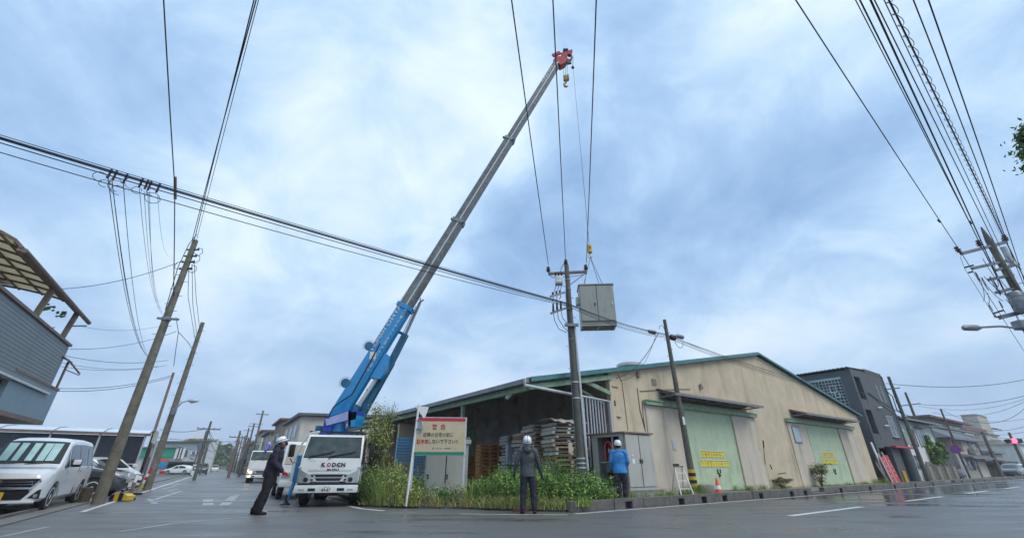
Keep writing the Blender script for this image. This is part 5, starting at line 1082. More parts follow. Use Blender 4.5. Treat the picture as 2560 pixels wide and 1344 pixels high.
# step ladder, cone, stone
q = G(1703, 1238, .12); q = V((6.15, 16.55, .12)); ld = thing('step_ladder', 'small aluminium step ladder beside the striped pole foot', 'ladder', q, radians(12))
for s in (-1, 1):
    mb = MB(); mb.beam(V((s*.24, 0, 0)), V((s*.15, .3, .92)), .03, .05); LB(mb, 'rail', 'white', ld); mb = MB(); mb.beam(V((s*.24, .62, 0)), V((s*.15, .32, .9)), .03, .04); LB(mb, 'rear_leg', 'galv', ld)
for k in range(3): mb = MB(); z = .22+.25*k; mb.beam(V((-.22+.025*k, z*.33, z)), V((.22-.025*k, z*.33, z)), .04, .025); LB(mb, 'step', 'white', ld)
mb = MB(); mb.rb((0, .31, .93), (.34, .14, .03), .01); LB(mb, 'top_step', 'black', ld)
mb = MB(); mb.rb((0, .31, .99), (.26, .08, .07), .02, X=Matrix.Translation(q) @ Matrix.Rotation(.5, 4, 'Z')); tag(mb.build('hand_tool', 'black', loc=q), 'black hand tool left on top of the step ladder', 'tool')
q = V((7.42, 16.9, .12)); cn = thing('traffic_cone', 'orange traffic cone with white band before the green door', 'cone', q)
mb = MB(); mb.box((-.17, -.17, 0), (.17, .17, .03)); LB(mb, 'base', 'cone', cn); mb = MB(); mb.lathe([(.13, .03), (.03, .56), (.02, .57)], 16); LB(mb, 'cone_body', 'cone', cn, 40); mb = MB(); mb.lathe([(.101, .2), (.076, .32)], 16, Matrix.Translation((0, 0, 0))); LB(mb, 'reflective_band', 'white', cn, 40)
q = V((7.2, 17.4, .12)); mb = MB(); mb.rb(q+UP*.17, (.5, .4, .34), .08); tag(mb.build('rubble_stone', 'concrete', None, 40, loc=q), 'rough grey stone block between striped pole and cone', 'stone')
# ------------------------------------------------------------------ people
def limb(mb, pts, rs, n=10):
    pts = [V(p) for p in pts]; mb.tube(pts, rs, n); mb.ball(pts[0], rs[0]*.98, 10); mb.ball(pts[-1], rs[-1]*.98, 10)
def blob(mb, name, m, par, vox=.013, disp=0, dscale=.12, smooth=3, world=False, label=None):
    me = bpy.data.meshes.new(name); me.from_pydata(mb.v, [], mb.f); o = bpy.data.objects.new(name, me); col.objects.link(o)
    r = o.modifiers.new('r', 'REMESH'); r.mode = 'VOXEL'; r.voxel_size = vox
    s = o.modifiers.new('s', 'SMOOTH'); s.iterations = smooth; s.factor = .5
    if disp:
        t = bpy.data.textures.new(name, 'CLOUDS'); t.noise_scale = dscale; t.noise_depth = 2; d = o.modifiers.new('d', 'DISPLACE'); d.texture = t; d.strength = disp; d.mid_level = .5
    bpy.context.view_layer.update(); nm = bpy.data.meshes.new_from_object(o.evaluated_get(bpy.context.evaluated_depsgraph_get())); bpy.data.objects.remove(o)
    nm.materials.clear(); nm.materials.append(M[m]); nm.shade_smooth(); nm.name = name
    ob = bpy.data.objects.new(name, nm); col.objects.link(ob); ob.parent = par
    if label: ob['label'] = label
    return ob
def hand(mb, w, d, r=.024, side=1, curl=.5):
    """palm, four fingers and a thumb from wrist w, pointing along d"""
    w = V(w); d = V(d).normalized(); a = d.cross(V((0, 1, 0)));  a = a.normalized() if a.length > .1 else V((1, 0, 0)); f = V((0, 1, 0))
    pl = w+d*.09
    limb(mb, [w, pl], [.026, .032], 8)
    for k in range(4):
        b = pl+f*(-.03+.02*k); L = (.055, .068, .072, .06)[k]; mid = b+d*L*.55+a*side*.01*curl; tipp = mid+d*L*.5+a*side*.03*curl; limb(mb, [b, mid, tipp], [.0105, .0095, .008], 6)
    tb = w+d*.035+f*.028; limb(mb, [tb, tb+d*.03+f*.025, tb+d*.065+f*.03], [.012, .011, .009], 6)
def person(label, loc, rz, J, jm, tm, hm='helmet', gl='skin', helmet_tilt=(0, 0), mask=None, hood=True, towel=None, boots='cloth_dark', jdisp=.03, strap=True, bulk=1):
    """J: joints in local space, the figure faces +Y"""
    t = thing('person', label, 'person', loc, rz)
    h = V(J['head']); nk = V(J['neck']); ch = V(J['chest']); wa = V(J['waist']); pe = V(J['pelvis']); look = V(J['look']).normalized(); rt_ = look.cross(UP).normalized(); hu = rt_.cross(look)
    mb = MB(); limb(mb, [nk-UP*.05, nk+(h-nk)*.6], [.058, .055]); X = Matrix((( rt_.x, look.x, hu.x, h.x), (rt_.y, look.y, hu.y, h.y), (rt_.z, look.z, hu.z, h.z), (0, 0, 0, 1)))
    mb.ball((0, 0, .015), (.074, .095, .108), 14, X=X); mb.ball((0, .02, -.05), (.058, .072, .072), 12, X=X); mb.ball((0, .098, -.018), (.013, .022, .022), 8, X=X); mb.ball((0, .085, -.058), (.026, .016, .010), 8, X=X)
    for s in (-1, 1): mb.ball((s*.076, -.005, -.012), (.012, .02, .032), 8, X=X)
    limb(mb, [ch+V((0, .01, -.03)), wa+V((0, .015, 0)), pe+V((0, .01, 0))], [.085, .085, .085])
    for s, k in ((-1, 'L'), (1, 'R')):
        sh, el, wr = V(J['sh'+k]), V(J['el'+k]), V(J['wr'+k]); limb(mb, [ch+UP*.05, sh], [.08, .06]); limb(mb, [sh, el], [.05, .038]); limb(mb, [el, wr], [.038, .026])
        if gl == 'skin': hand(mb, wr, wr-el, side=-s)
        hp_, kn, an = V(J['hp'+k]), V(J['kn'+k]), V(J['an'+k]); limb(mb, [pe, hp_], [.08, .075]); limb(mb, [hp_, kn], [.072, .05]); limb(mb, [kn, an], [.052, .038])
    body = blob(mb, 'body', 'skin', t, .011)
    if gl != 'skin':
        for s, k in ((-1, 'L'), (1, 'R')):
            mb = MB(); wr = V(J['wr'+k]); el = V(J['el'+k]); limb(mb, [wr-(wr-el).normalized()*.05, wr], [.038, .034]); hand(mb, wr, wr-el, side=-s); mb.ball(wr+(wr-el).normalized()*.06, .036, 8); blob(mb, 'glove', gl, t, .008)
    for s in (-1, 1): mb = MB(); mb.ball((s*.03, .086, .012), .010, 8, X=X); mb.build('eye', 'black', body, True, world=False)
    # jacket
    mb = MB(); lo = pe+V((0, 0, -.02)); mb.tube([nk-UP*.02, nk-UP*.06], [.075, .085], 12)
    def oval(c, rx, ry): mb.ball(c, (rx, ry, .10), 14)
    rings = [(nk-UP*.05, .07, .06), (nk-UP*.09+V((0, -.005, 0)), .135, .085), (ch+UP*.06, .195, .115), (ch-UP*.03, .20, .128), (wa+UP*.02, .19, .125), (wa.lerp(lo, .5), .19, .128), (lo, .198, .135), (lo-UP*.10, .205, .14)]
    nn_ = 20; o0 = len(mb.v)
    for c, rx, ry in rings:
        for j in range(nn_): a = 2*pi*j/nn_; mb.v.append((c.x+rx*cos(a), c.y+ry*(bulk**1.3)*sin(a), c.z))
    for i in range(len(rings)-1):
        for j in range(nn_): a = o0+i*nn_+j; b = o0+i*nn_+(j+1) % nn_; mb.f.append((a, a+nn_, b+nn_, b)); mb.m.append(0)
    mb.f.append(tuple(range(o0, o0+nn_))); mb.f.append(tuple(range(o0+(len(rings)-1)*nn_, o0+len(rings)*nn_))[::-1]); mb.m += [0, 0]
    limb(mb, [V(J['shL'])+V((.02, 0, .0)), ch+UP*.13, V(J['shR'])+V((-.02, 0, 0))], [.075, .085, .075])
    for k in 'LR': sh, el, wr = V(J['sh'+k]), V(J['el'+k]), V(J['wr'+k]); limb(mb, [sh, sh.lerp(el, .5), el, el.lerp(wr, .5), wr-(wr-el).normalized()*.01], [.078*bulk, .072*bulk, .064*bulk, .056*bulk, .044*bulk])
    jk = blob(mb, 'jacket', jm, t, .012, jdisp, .13, smooth=6)
    if hood:
        mb = MB(); pts = [nk+V((sin(a)*.10, -cos(a)*.085-.01, .02+.02*cos(a))) for a in [(-2.6+5.2*i/10) for i in range(11)]]; limb(mb, pts, [.03+.022*sin(pi*i/10) for i in range(11)], 8); mb.ball(nk+V((0, -.11, -.05)), (.11, .055, .08), 12); blob(mb, 'hood', jm, t, .012, .02, .08)
    # trousers
    mb = MB(); mb.ball(pe+UP*.02, (.17, .125, .13), 14)
    for k in 'LR': hp_, kn, an = V(J['hp'+k]), V(J['kn'+k]), V(J['an'+k]); limb(mb, [pe.lerp(hp_, .8), hp_.lerp(kn, .5), kn, kn.lerp(an, .5), an+V((0, 0, .0))], [.115*bulk, .10*bulk, .082*bulk, .078*bulk, .07*bulk])
    blob(mb, 'trousers', tm, t, .012, .035, .12, smooth=6)
    for k in 'LR':
        an = V(J['an'+k]); dr = V(J['ft'+k]).normalized(); mb = MB(); b = V((an.x, an.y, an.z-.03)); z = max(.035, an.z-.085)
        limb(mb, [b, V((an.x, an.y, z))], [.05, .048]); limb(mb, [V((an.x, an.y, z))-dr*.05, V((an.x, an.y, z))+dr*.08, V((an.x, an.y, z-.008))+dr*.17], [.042, .045, .034]); blob(mb, 'shoe', boots, t, .01)
    # helmet
    hx_, hy_ = helmet_tilt; XX = X @ Matrix.Translation((0, -.008, .035)) @ Matrix.Rotation(hx_, 4, 'X')
    mb = MB(); vs = []; n = 20; prof = [(1.0, 0), (1.0, .03), (.96, .06), (.85, .09), (.62, .118), (.3, .13), (.02, .133)]
    for r, z in prof:
        for j in range(n): a = 2*pi*j/n; vs.append((r*.108*cos(a), r*.134*sin(a), z))
    fs = []
    for i in range(len(prof)-1):
        for j in range(n): a = i*n+j; b = i*n+(j+1) % n; fs.append((a, b, b+n, a+n))
    fs.append(tuple(range(n))[::-1]); mb.add(vs, fs, 0, XX); hl = mb.build('helmet', hm, t, True, world=False)
    mb = MB(); vs = []; fs = []
    for j in range(n): a = 2*pi*j/n; fr = max(0, sin(a)); vs += [(.106*cos(a), .132*sin(a), .008), ((.116+.0*fr)*cos(a), (.142+.05*fr**2)*sin(a), -.004-.012*fr)]
    for j in range(n): a = 2*j; b = 2*((j+1) % n); fs.append((a, a+1, b+1, b))
    mb.add(vs, fs, 0, XX); mb.build('helmet_brim', hm, hl, True, world=False)
    if strap:
        mb = MB(); coilp = [XX @ V((.110*cos(2*pi*i/24), .136*sin(2*pi*i/24), .03+.006*sin(2*pi*i/24))) for i in range(25)]; mb.tube(coilp, .006, 4); mb.tube([XX @ V((0, .137*cos(pi*i/12), .03+.108*sin(pi*i/12))) for i in range(13)], .006, 4); mb.tube([XX @ V((.09, -.02, .0)), X @ V((.075, .03, -.06)), X @ V((0, .05, -.12)), X @ V((-.075, .03, -.06)), XX @ V((-.09, -.02, 0))], .006, 4); mb.build('helmet_strap', 'black', hl, True, world=False)
    if mask: mb = MB(); mb.ball((0, .075, -.05), (.062, .045, .05), 12, X=X); mb.build('face_mask', mask, t, True, world=False)
    mb = MB(); mb.ball((0, -.035, -.02), (.078, .075, .065), 12, X=X); mb.build('hair', 'hair', t, True, world=False)
    if towel: mb = MB(); mb.ball(nk+UP*.05+V((0, -.02, 0)), (.085, .08, .06), 14); mb.ball(nk+V((0, -.075, .0)), (.07, .03, .05), 10); blob(mb, 'neck_towel', towel, t, .011, .02, .05)
    return t
base = dict(head=(0, -.0, 1.60), neck=(0, -.01, 1.47), chest=(0, 0, 1.27), waist=(0, .01, 1.05), pelvis=(0, 0, .92), look=(0, 1, .35),
    shL=(-.19, -.01, 1.40), shR=(.19, -.01, 1.40), elL=(-.285, -.02, 1.13), elR=(.27, -.03, 1.14), wrL=(-.33, .03, .90), wrR=(.34, .02, .88),
    hpL=(-.09, 0, .88), hpR=(.09, 0, .88), knL=(-.12, .01, .48), knR=(.13, .01, .48), anL=(-.135, -.01, .10), anR=(.15, -.01, .10), ftL=(-.2, 1, 0), ftR=(.25, 1, 0))
person('worker in a dark grey hooded jacket seen from behind with blue neck towel', V((.40, 11.72, 0)), radians(3), base, 'cloth_grey', 'cloth_navy', towel='towel', gl='cloth_dark', helmet_tilt=(.12, 0))
J2 = dict(base); J2.update(look=(-.25, 1, .2), elL=(-.26, .0, 1.13), wrL=(-.27, .16, .93), elR=(.25, -.02, 1.12), wrR=(.2, .12, .98), head=(.0, .02, 1.59), knL=(-.1, .02, .48), anL=(-.1, 0, .1), knR=(.1, .03, .48), anR=(.09, .0, .10))
s2 = {k: V(v)*.955 if k[:2] not in ('lo', 'ft') else v for k, v in J2.items()}
person('worker in a bright blue jacket and white helmet beside the open cabinet', V((3.22, 13.75, .10)), radians(-12), s2, 'cloth_blue', 'cloth_navy', gl='cloth_dark', hood=False, helmet_tilt=(-.0, 0), strap=False)
# left worker in profile, looking up to the right, leaning back over his heels
J3 = dict(head=(0, .04, 1.58), neck=(0, .02, 1.47), chest=(0, -.03, 1.27), waist=(0, -.05, 1.06), pelvis=(0, -.06, .93), look=(0, .9, .45),
    shL=(-.18, -.01, 1.39), shR=(.18, -.01, 1.39), elL=(-.24, -.03, 1.12), elR=(.24, -.02, 1.13), wrL=(-.2, .14, .93), wrR=(.19, .20, .94),
    hpL=(-.09, -.06, .87), hpR=(.09, -.05, .88), knL=(-.11, -.12, .48), knR=(.10, -.08, .49), anL=(-.13, -.27, .10), anR=(.12, -.14, .10), ftL=(-.1, 1, 0), ftR=(.15, 1, 0))
pw = person('worker in dark navy rainwear with red gloves standing left of the crane truck', V((-5.93, 11.55, 0)), radians(-72), J3, 'cloth_navy', 'cloth_dark', gl='glove_red', mask='cloth_navy', helmet_tilt=(-.05, 0), bulk=1.27)

# ------------------------------------------------------------------ generic cars: a lofted skin sampled by (y, u)
def car(t, prof, hw, name_col, glass='glass', wheels=(), wr=.32, wins=(), ws=None, detail=None, base_z=.24, hood=None, sub=36, rimm='silver_body'):
    """prof: [(y, z_top)] nose at y=0 to tail; hw(y): half width; belt z(y) given in hood"""
    ys = [p[0] for p in prof]; L = ys[-1]
    def zt_(y): return float(np.interp(y, ys, [p[1] for p in prof]))
    def zb(y): return float(np.interp(y, [p[0] for p in hood], [p[1] for p in hood]))
    def sec(y):
        w = hw(y); zT = zt_(y); b = min(zb(y), zT-.02); rw = w-.05-max(0, (zT-b))*.20; e = .1*min(1, (zT-b)/.3)
        q = [(0, base_z), (w*.9, base_z), (w*.985, base_z+.08), (w, (base_z+b)/2), (w*.985, b-.06), (w-.03, b), (w-.03-(w-.03-rw)*.5, (b+zT-e)/2), (rw, zT-e*.9), (rw-.07, zT-e*.25), (rw*.6, zT-.0), (0, zT+.012*min(1, (zT-b)*3))]
        return q
    yy = sorted(set([0, .03]+[L*i/sub for i in range(sub+1)]+[L-.03]+ys)); rings = []
    mb = MB(); n = 0
    for y in yy:
        q = sec(y); full = q+[(-x, z) for x, z in q[-2:0:-1]]; n = len(full); sc_ = 1
        if y == 0 or y == L: full = [(x*.94, base_z+.04+(z-base_z)*.93) for x, z in full]
        mb.v += [(x, y, z) for x, z in full]
    for i in range(len(yy)-1):
        for j in range(n): a = i*n+j; b = i*n+(j+1) % n; mb.f.append((a, b, b+n, a+n)); mb.m.append(0)
    mb.f.append(tuple(range(n))[::-1]); mb.f.append(tuple(range((len(yy)-1)*n, len(yy)*n))); mb.m += [0, 0]
    me = mb.mesh('body', name_col); o = bpy.data.objects.new('body', me); col.objects.link(o)
    bm = bmesh.new(); bm.from_mesh(me); bmesh.ops.recalc_face_normals(bm, faces=bm.faces); bm.to_mesh(me); bm.free()
    cut = []
    for y in wheels:
        for s in (-1, 1):
            c = MB(); c.lathe([(wr+.055, -.17), (wr+.055, .3)], 28, Matrix.Translation((s*(hw(y)-.02), y, wr)) @ Matrix.Rotation(s*pi/2, 4, 'Y')); cm = c.mesh('c', 'black'); q = bpy.data.objects.new('c', cm); col.objects.link(q); cut.append(q); md = o.modifiers.new('b', 'BOOLEAN'); md.object = q; md.operation = 'DIFFERENCE'; md.solver = 'EXACT'
    bpy.context.view_layer.update(); nm = bpy.data.meshes.new_from_object(o.evaluated_get(bpy.context.evaluated_depsgraph_get())); bpy.data.objects.remove(o)
    for q in cut: bpy.data.objects.remove(q)
    nm.shade_smooth(); autosmooth(nm, 33); nm.name = 'body'; o = bpy.data.objects.new('body', nm); col.objects.link(o); o.parent = t
    me = nm; me.materials.clear(); me.materials.append(M[name_col]); me.materials.append(M['black'])
    for y in wheels:
        for s in (-1, 1):
            X = Matrix.Translation((s*(hw(y)-.115), y, wr)) @ Matrix.Rotation(s*pi/2, 4, 'Y'); mb = MB(); mb.lathe([(wr*.6, -.1), (wr*.93, -.1), (wr, -.07), (wr, .07), (wr*.93, .1), (wr*.66, .1)], 24, X); ty = LB(mb, 'wheel', 'rubber', t, 40)
            mb = MB(); mb.lathe([(wr*.66, .098), (wr*.62, .07), (wr*.60, .0), (.02, .0)], 20, X); LB(mb, 'wheel_well', 'black', ty, 40)
            mb = MB(); mb.lathe([(wr*.69, .085), (wr*.69, .105), (wr*.6, .105), (wr*.6, .085)], 24, X)
            for k in range(5):
                a = 2*pi*k/5; d = V((cos(a), sin(a), 0)); e = V((-sin(a), cos(a), 0)); mb.add([X @ (d*.04+e*.035+V((0, 0, .09))), X @ (d*.04-e*.035+V((0, 0, .09))), X @ (d*wr*.63-e*.045+V((0, 0, .1))), X @ (d*wr*.63+e*.045+V((0, 0, .1)))], [(0, 1, 2, 3), (3, 2, 1, 0)])
            mb.lathe([(.06, .07), (.06, .1), (.01, .105)], 12, X); LB(mb, 'rim', rimm, ty)
    def sidept(y, v, s, off=.008):   # v 0 at belt, 1 at roof edge
        w = hw(y); zT = zt_(y); b = min(zb(y), zT-.02); e = .1*min(1, (zT-b)/.3); rw = w-.05-max(0, (zT-b))*.20; x0 = w-.03; x = x0+(rw-x0)*v; z = b+(zT-e*.9-b)*v
        return V((s*(x+off), y, z))
    for (y0, y1, ty0, ty1) in wins:
        for s in (-1, 1):
            mb = MB(); k = 6; g_ = [[sidept(y0+(y1-y0)*i/k+((ty0-y0)+(ty1-ty0-(y1-y0))*i/k)*v, .06+.84*v, s) for v in (0, .5, 1)] for i in range(k+1)]
            vs = [p for row in g_ for p in row]; fs = []
            for i in range(k):
                for j in range(2): a = i*3+j; fs.append((a, a+3, a+4, a+1)[::s])
            mb.add(vs, fs); LB(mb, 'side_window', glass, t, True)
    if ws:
        y0, y1, w0, w1 = ws; mb = MB(); k = 6; vs = []; fs = []
        for i in range(k+1):
            f = i/k; y = y0+(y1-y0)*f; z = zt_(y)+.012; w = w0+(w1-w0)*f
            for j in range(7): u = -1+2*j/6; vs.append((u*w, y-.004, z-.035*abs(u)**3*.6))
        for i in range(k):
            for j in range(6): a = i*7+j; fs.append((a, a+1, a+8, a+7))
        mb.add(vs, fs); LB(mb, 'windscreen', glass, t, True)
    return zt_, zb
# --- silver-white minivan in the left foreground, nose to the camera (-Y local)
VH = radians(38)          # axis turned so that the side recedes toward the side street
vb = W(60, 1270, 12.0); vb = V((-12.5, 11.4, 0))
van = thing('minivan', 'silver minivan with chrome grille in the left foreground', 'car', vb, radians(32))
vp = [(0, .76), (.06, .88), (.3, .97), (.75, 1.035), (.92, 1.09), (1.62, 1.70), (2.0, 1.79), (3.1, 1.82), (4.1, 1.79), (4.33, 1.70), (4.48, 1.2), (4.52, .8)]
vhw = lambda y: .85-.13*max(0, 1-y/.5)**2-.05*max(0, (y-4.1)/.4)
car(van, vp, vhw, 'silver_body', wheels=(.80, 3.58), wr=.32, hood=[(0, .70), (.3, .9), (1, .99), (4.6, 1.05)], ws=(.945, 1.6, .72, .62),
    wins=((1.08, 1.52, 1.60, 1.60), (1.62, 2.5, 1.72, 2.5), (2.58, 3.45, 2.58, 3.45), (3.53, 4.2, 3.53, 4.05)))
def vq(pts, name, m, par=van, th=.012, sm=False):
    mb = MB(); mb.slab([V(p) for p in pts], (0, th, 0)); return LB(mb, name, m, par, sm)
vq([(-.50, -.022, .30), (.50, -.022, .30), (.60, -.022, .46), (.56, -.01, .52), (-.56, -.01, .52), (-.60, -.022, .46)], 'lower_grille', 'black', th=.08)
vq([(-.60, -.020, .575), (.60, -.020, .575), (.70, -.006, .76), (-.70, -.006, .76)], 'upper_grille', 'black', th=.10)
for z, w, h in ((.54, .62, .032), (.63, .62, .014), (.69, .60, .014)):
    mb = MB(); mb.rb((0, -.038, z), (w*2, .03, h), .006); LB(mb, 'chrome_bar', 'chrome', van, 40)
for s in (-1, 1):
    mb = MB(); mb.beam(V((s*.60, -.035, .54)), V((s*.70, -.0, .70)), .02, .04); LB(mb, 'chrome_bar', 'chrome', van)
    vq([(s*.56, -.02, .70), (s*.60, -.02, .63), (s*.80, .18, .68), (s*.84, .34, .86), (s*.70, .08, .80)], 'headlamp', 'lamp_clear', th=.02)
    vq([(s*.60, -.026, .70), (s*.62, -.026, .65), (s*.72, .03, .67), (s*.72, .03, .73)], 'lamp_lens', 'black', th=.01)
    vq([(s*.60, -.02, .33), (s*.80, .04, .31), (s*.78, .03, .52), (s*.73, .0, .50)], 'fog_lamp_recess', 'black', th=.03)
    mb = MB(); mb.lathe([(.04, 0), (.04, .02)], 12, Matrix.Translation((s*.73, -.01, .38)) @ Matrix.Rotation(pi/2, 4, 'X')); LB(mb, 'fog_lamp', 'lamp_clear', van, 40)
    mb = MB(); mb.rb((s*.99, 1.32, 1.12), (.20, .12, .19), .05); mm = LB(mb, 'door_mirror', 'black', van, 40); mb = MB(); mb.rb((s*1.0, 1.27, 1.15), (.17, .06, .13), .03); LB(mb, 'mirror_cap', 'silver_body', mm, 40)
    for yv in (2.64, 3.6, 1.2):
        mb = MB(); mb.beam(V((s*.853, yv, .32)), V((s*.826, yv, 1.06)), .01, .01); LB(mb, 'door_gap', 'black', van)
    mb = MB(); mb.rb((s*.845, 2.5, .95), (.03, .16, .035), .01); mb.rb((s*.845, 2.8, .95), (.03, .16, .035), .01); LB(mb, 'door_handle', 'chrome', van)
mb = MB(); mb.lathe([(.055, 0), (.055, .012), (.04, .012)], 20, Matrix.Translation((0, -.03, .69)) @ Matrix.Rotation(pi/2, 4, 'X')); mb.rb((0, -.045, .69), (.15, .012, .028), .004); LB(mb, 'emblem', 'chrome', van)
mb = MB(); mb.rb((0, -.05, .385), (.34, .015, .17), .004); pl_ = LB(mb, 'number_plate', 'plate_yellow', van); text('58-21', .26, face_m(-.06, .37), 'ink', pl_, height=.08, world=False)
mb = MB(); mb.rb((0, .0, .25), (1.5, .12, .06), .02); LB(mb, 'front_lip', 'silver_body', van, 40)
mb = MB(); mb.tube([V((-.5, .90, 1.10)), V((.1, .96, 1.15)), V((.2, .97, 1.17))], .01, 5); mb.tube([V((.05, .90, 1.10)), V((.62, .97, 1.14))], .01, 5); LB(mb, 'wiper', 'black', van)
# pale cyan strips lying just proud of the windscreen
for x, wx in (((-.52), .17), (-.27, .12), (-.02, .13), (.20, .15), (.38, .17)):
    mb = MB(); mb.slab([V((x, 1.0, 1.176)), V((x+wx, 1.0, 1.176)), V((x+wx-.03, 1.52, 1.628)), V((x-.05, 1.52, 1.628))], (0, -.004, .006)); LB(mb, 'windscreen_strip', 'pale_cyan', van)
# --- dark car behind it, facing right
dk = thing('car', 'dark car parked behind the thick left pole facing right', 'car', V((-15.3, 18.7, 0)), radians(112))

dp = [(0, .62), (.1, .80), (.5, .92), (1.1, 1.02), (1.35, 1.1), (2.0, 1.5), (2.5, 1.6), (3.6, 1.6), (4.1, 1.5), (4.4, 1.05), (4.5, .8)]
dhw = lambda y: .84-.16*max(0, 1-y/.6)**2-.05*max(0, (y-4.0)/.5)
car(dk, dp, dhw, 'dark_body', wheels=(.85, 3.5), wr=.32, hood=[(0, .6), (.4, .85), (1.2, .98), (4.5, 1.0)], ws=(1.3, 1.98, .66, .56), wins=((1.55, 2.5, 2.05, 2.5), (2.6, 3.5, 2.6, 3.4), (3.6, 4.1, 3.5, 3.9)))
for s in (-1, 1):
    mb = MB(); mb.rb((s*.62, .09, .72), (.34, .12, .14), .03); LB(mb, 'headlamp', 'lamp_clear', dk, 40); mb = MB(); mb.rb((s*.98, 1.55, 1.08), (.16, .12, .15), .04); LB(mb, 'door_mirror', 'dark_body', dk, 40)
mb = MB(); mb.rb((0, .0, .55), (.9, .06, .16), .02); LB(mb, 'grille', 'chrome', dk); mb = MB(); mb.rb((0, -.03, .4), (.34, .015, .16), .004); LB(mb, 'number_plate', 'plate_white', dk)
# --- white car behind, nose to the street
wc = thing('car', 'white hatchback parked at the end of the carport behind the bollards', 'car', V((-18.5, 22.3, 0)), radians(70))
car(wc, [(0, .6), (.15, .78), (.9, .95), (1.9, 1.42), (2.5, 1.5), (3.4, 1.4), (4.1, 1.12), (4.35, .9)], lambda y: .86-.14*max(0, 1-y/.6)**2, 'white_body', wheels=(.85, 3.5), wr=.32, hood=[(0, .6), (.9, .88), (4.3, .98)], ws=(1.0, 1.85, .62, .5), wins=((1.3, 2.3, 1.9, 2.3), (2.4, 3.6, 2.4, 3.2)))
for s in (-1, 1):
    mb = MB(); mb.rb((s*.62, .10, .70), (.26, .16, .11), .03); LB(mb, 'headlamp', 'lamp_clear', wc, 40); mb = MB(); mb.rb((s*.62, -.0, .42), (.2, .06, .1), .02); LB(mb, 'fog_lamp', 'black', wc, 40); mb = MB(); mb.rb((s*.98, 1.32, 1.12), (.18, .12, .17), .04); LB(mb, 'door_mirror', 'white_body', wc, 40)
mb = MB(); mb.rb((0, -.012, .68), (.8, .05, .07), .01); mb.rb((0, -.012, .45), (.8, .05, .14), .01); LB(mb, 'grille', 'black', wc)
mb = MB(); mb.rb((0, -.045, .56), (.34, .015, .16), .004); LB(mb, 'number_plate', 'plate_white', wc)
# --- silver hatchback in the side lot, and small far cars
hp_ = [(0, .6), (.15, .78), (.9, .95), (1.9, 1.42), (2.5, 1.5), (3.4, 1.4), (4.1, 1.12), (4.35, .9)]
q = G(445, 1184); q = V((-47, 64, 0)); q = W(445, 1181, 62); q.z = 0
hb = thing('car', 'white hatchback parked sideways before the green awning building', 'car', V((W(412, 1184, 78).x, 78, 0)), radians(-85))
car(hb, hp_, lambda y: .86-.14*max(0, 1-y/.6)**2, 'white_body', wheels=(.85, 3.5), wr=.33, hood=[(0, .6), (.9, .88), (4.3, .98)], ws=(1.0, 1.85, .62, .5), wins=((1.3, 2.3, 1.9, 2.3), (2.4, 3.6, 2.4, 3.2)), sub=20)
fc_ = thing('car', 'tiny white car far down the side street', 'car', V((W(535, 1178, 130).x, 130, 0)), radians(32)); car(fc_, vp, vhw, 'white_body', wheels=(.86, 3.68), hood=[(0, .72), (.3, .95), (1, 1.05), (4.6, 1.08)], ws=(1.02, 1.72, .70, .60), wins=((1.2, 3.5, 1.7, 3.5),), sub=12)
fc2 = thing('car', 'small dark van parked at the left roadside behind the red banner', 'car', V((W(500, 1184, 75).x, 75, 0)), radians(32)); car(fc2, vp, vhw, 'dark_body', wheels=(.86, 3.68), hood=[(0, .72), (.3, .95), (1, 1.05), (4.6, 1.08)], ws=(1.02, 1.72, .70, .60), wins=((1.2, 3.5, 1.7, 3.5),), sub=12)
# --- second crane truck with lights on
t2 = thing('crane_truck', 'white truck with lit headlamps and a small blue folded crane', 'truck', V((-18.75, 34.6, 0)), radians(28))
cab(t2, w=1.9, zt=2.2, lit=True, plate=None, logo=False)
for x in (-.78, .78): wheel(t2, x, .95, .38, .24)
for x in (-.7, .7): wheel(t2, x, 4.2, .38, .44)
mb = MB(); mb.beam(V((-.4, .3, .6)), V((-.4, 5.5, .6)), .1, .2); mb.beam(V((.4, .3, .6)), V((.4, 5.5, .6)), .1, .2); mb.rb((0, .9, .38), (1.3, .12, .12), .03); LB(mb, 'chassis', 'black', t2)
mb = MB(); mb.rb((0, 4.0, 1.1), (2.0, 3.8, .1), .02); mb.rb((-1.0, 4.0, 1.3), (.05, 3.8, .4), .01); mb.rb((1.0, 4, 1.3), (.05, 3.8, .4), .01); LB(mb, 'deck', 'galv', t2)
mb = MB(); mb.tube([V((.0, 1.8, .9)), V((.0, 1.8, 2.3))], .18, 12); mb.beam(V((0, 1.8, 2.2)), V((.1, .8, 2.75)), .22, .26); mb.beam(V((.1, .9, 2.7)), V((-.05, .1, 2.2)), .12, .14); LB(mb, 'folded_crane', 'crane_indigo', t2)
# --- black lorry half hidden between the left worker and the crane truck
t3_ = thing('lorry', 'flatbed lorry half hidden between navy worker and crane truck', 'truck', V((-7.55, 16.9, 0)), radians(30))
mb = MB(); prof = [(0, .45), (-.02, .8), (.03, 1.1), (.35, 1.85), (.5, 1.9), (1.5, 1.9), (1.5, .5)]; profile_body(mb, prof, lambda z: .8-.05*max(0, z-1.1), .04); LB(mb, 'cab_body', 'white_body', t3_, 40)
mb = MB(); mb.slab([V((-.74, .02, 1.13)), V((.74, .02, 1.13)), V((.69, .30, 1.78)), V((-.69, .30, 1.78))], (0, .02, 0)); LB(mb, 'windscreen', 'glass', t3_)
mb = MB(); mb.rb((0, -.05, .5), (1.62, .2, .2), .03); LB(mb, 'bumper', 'white_body', t3_, 40)
for s in (-1, 1): mb = MB(); mb.rb((s*.62, -.03, .78), (.28, .06, .17), .02); LB(mb, 'headlamp', 'lamp_clear', t3_, 40); wheel(t3_, s*.66, .8, .34, .2); wheel(t3_, s*.62, 3.2, .34, .35)
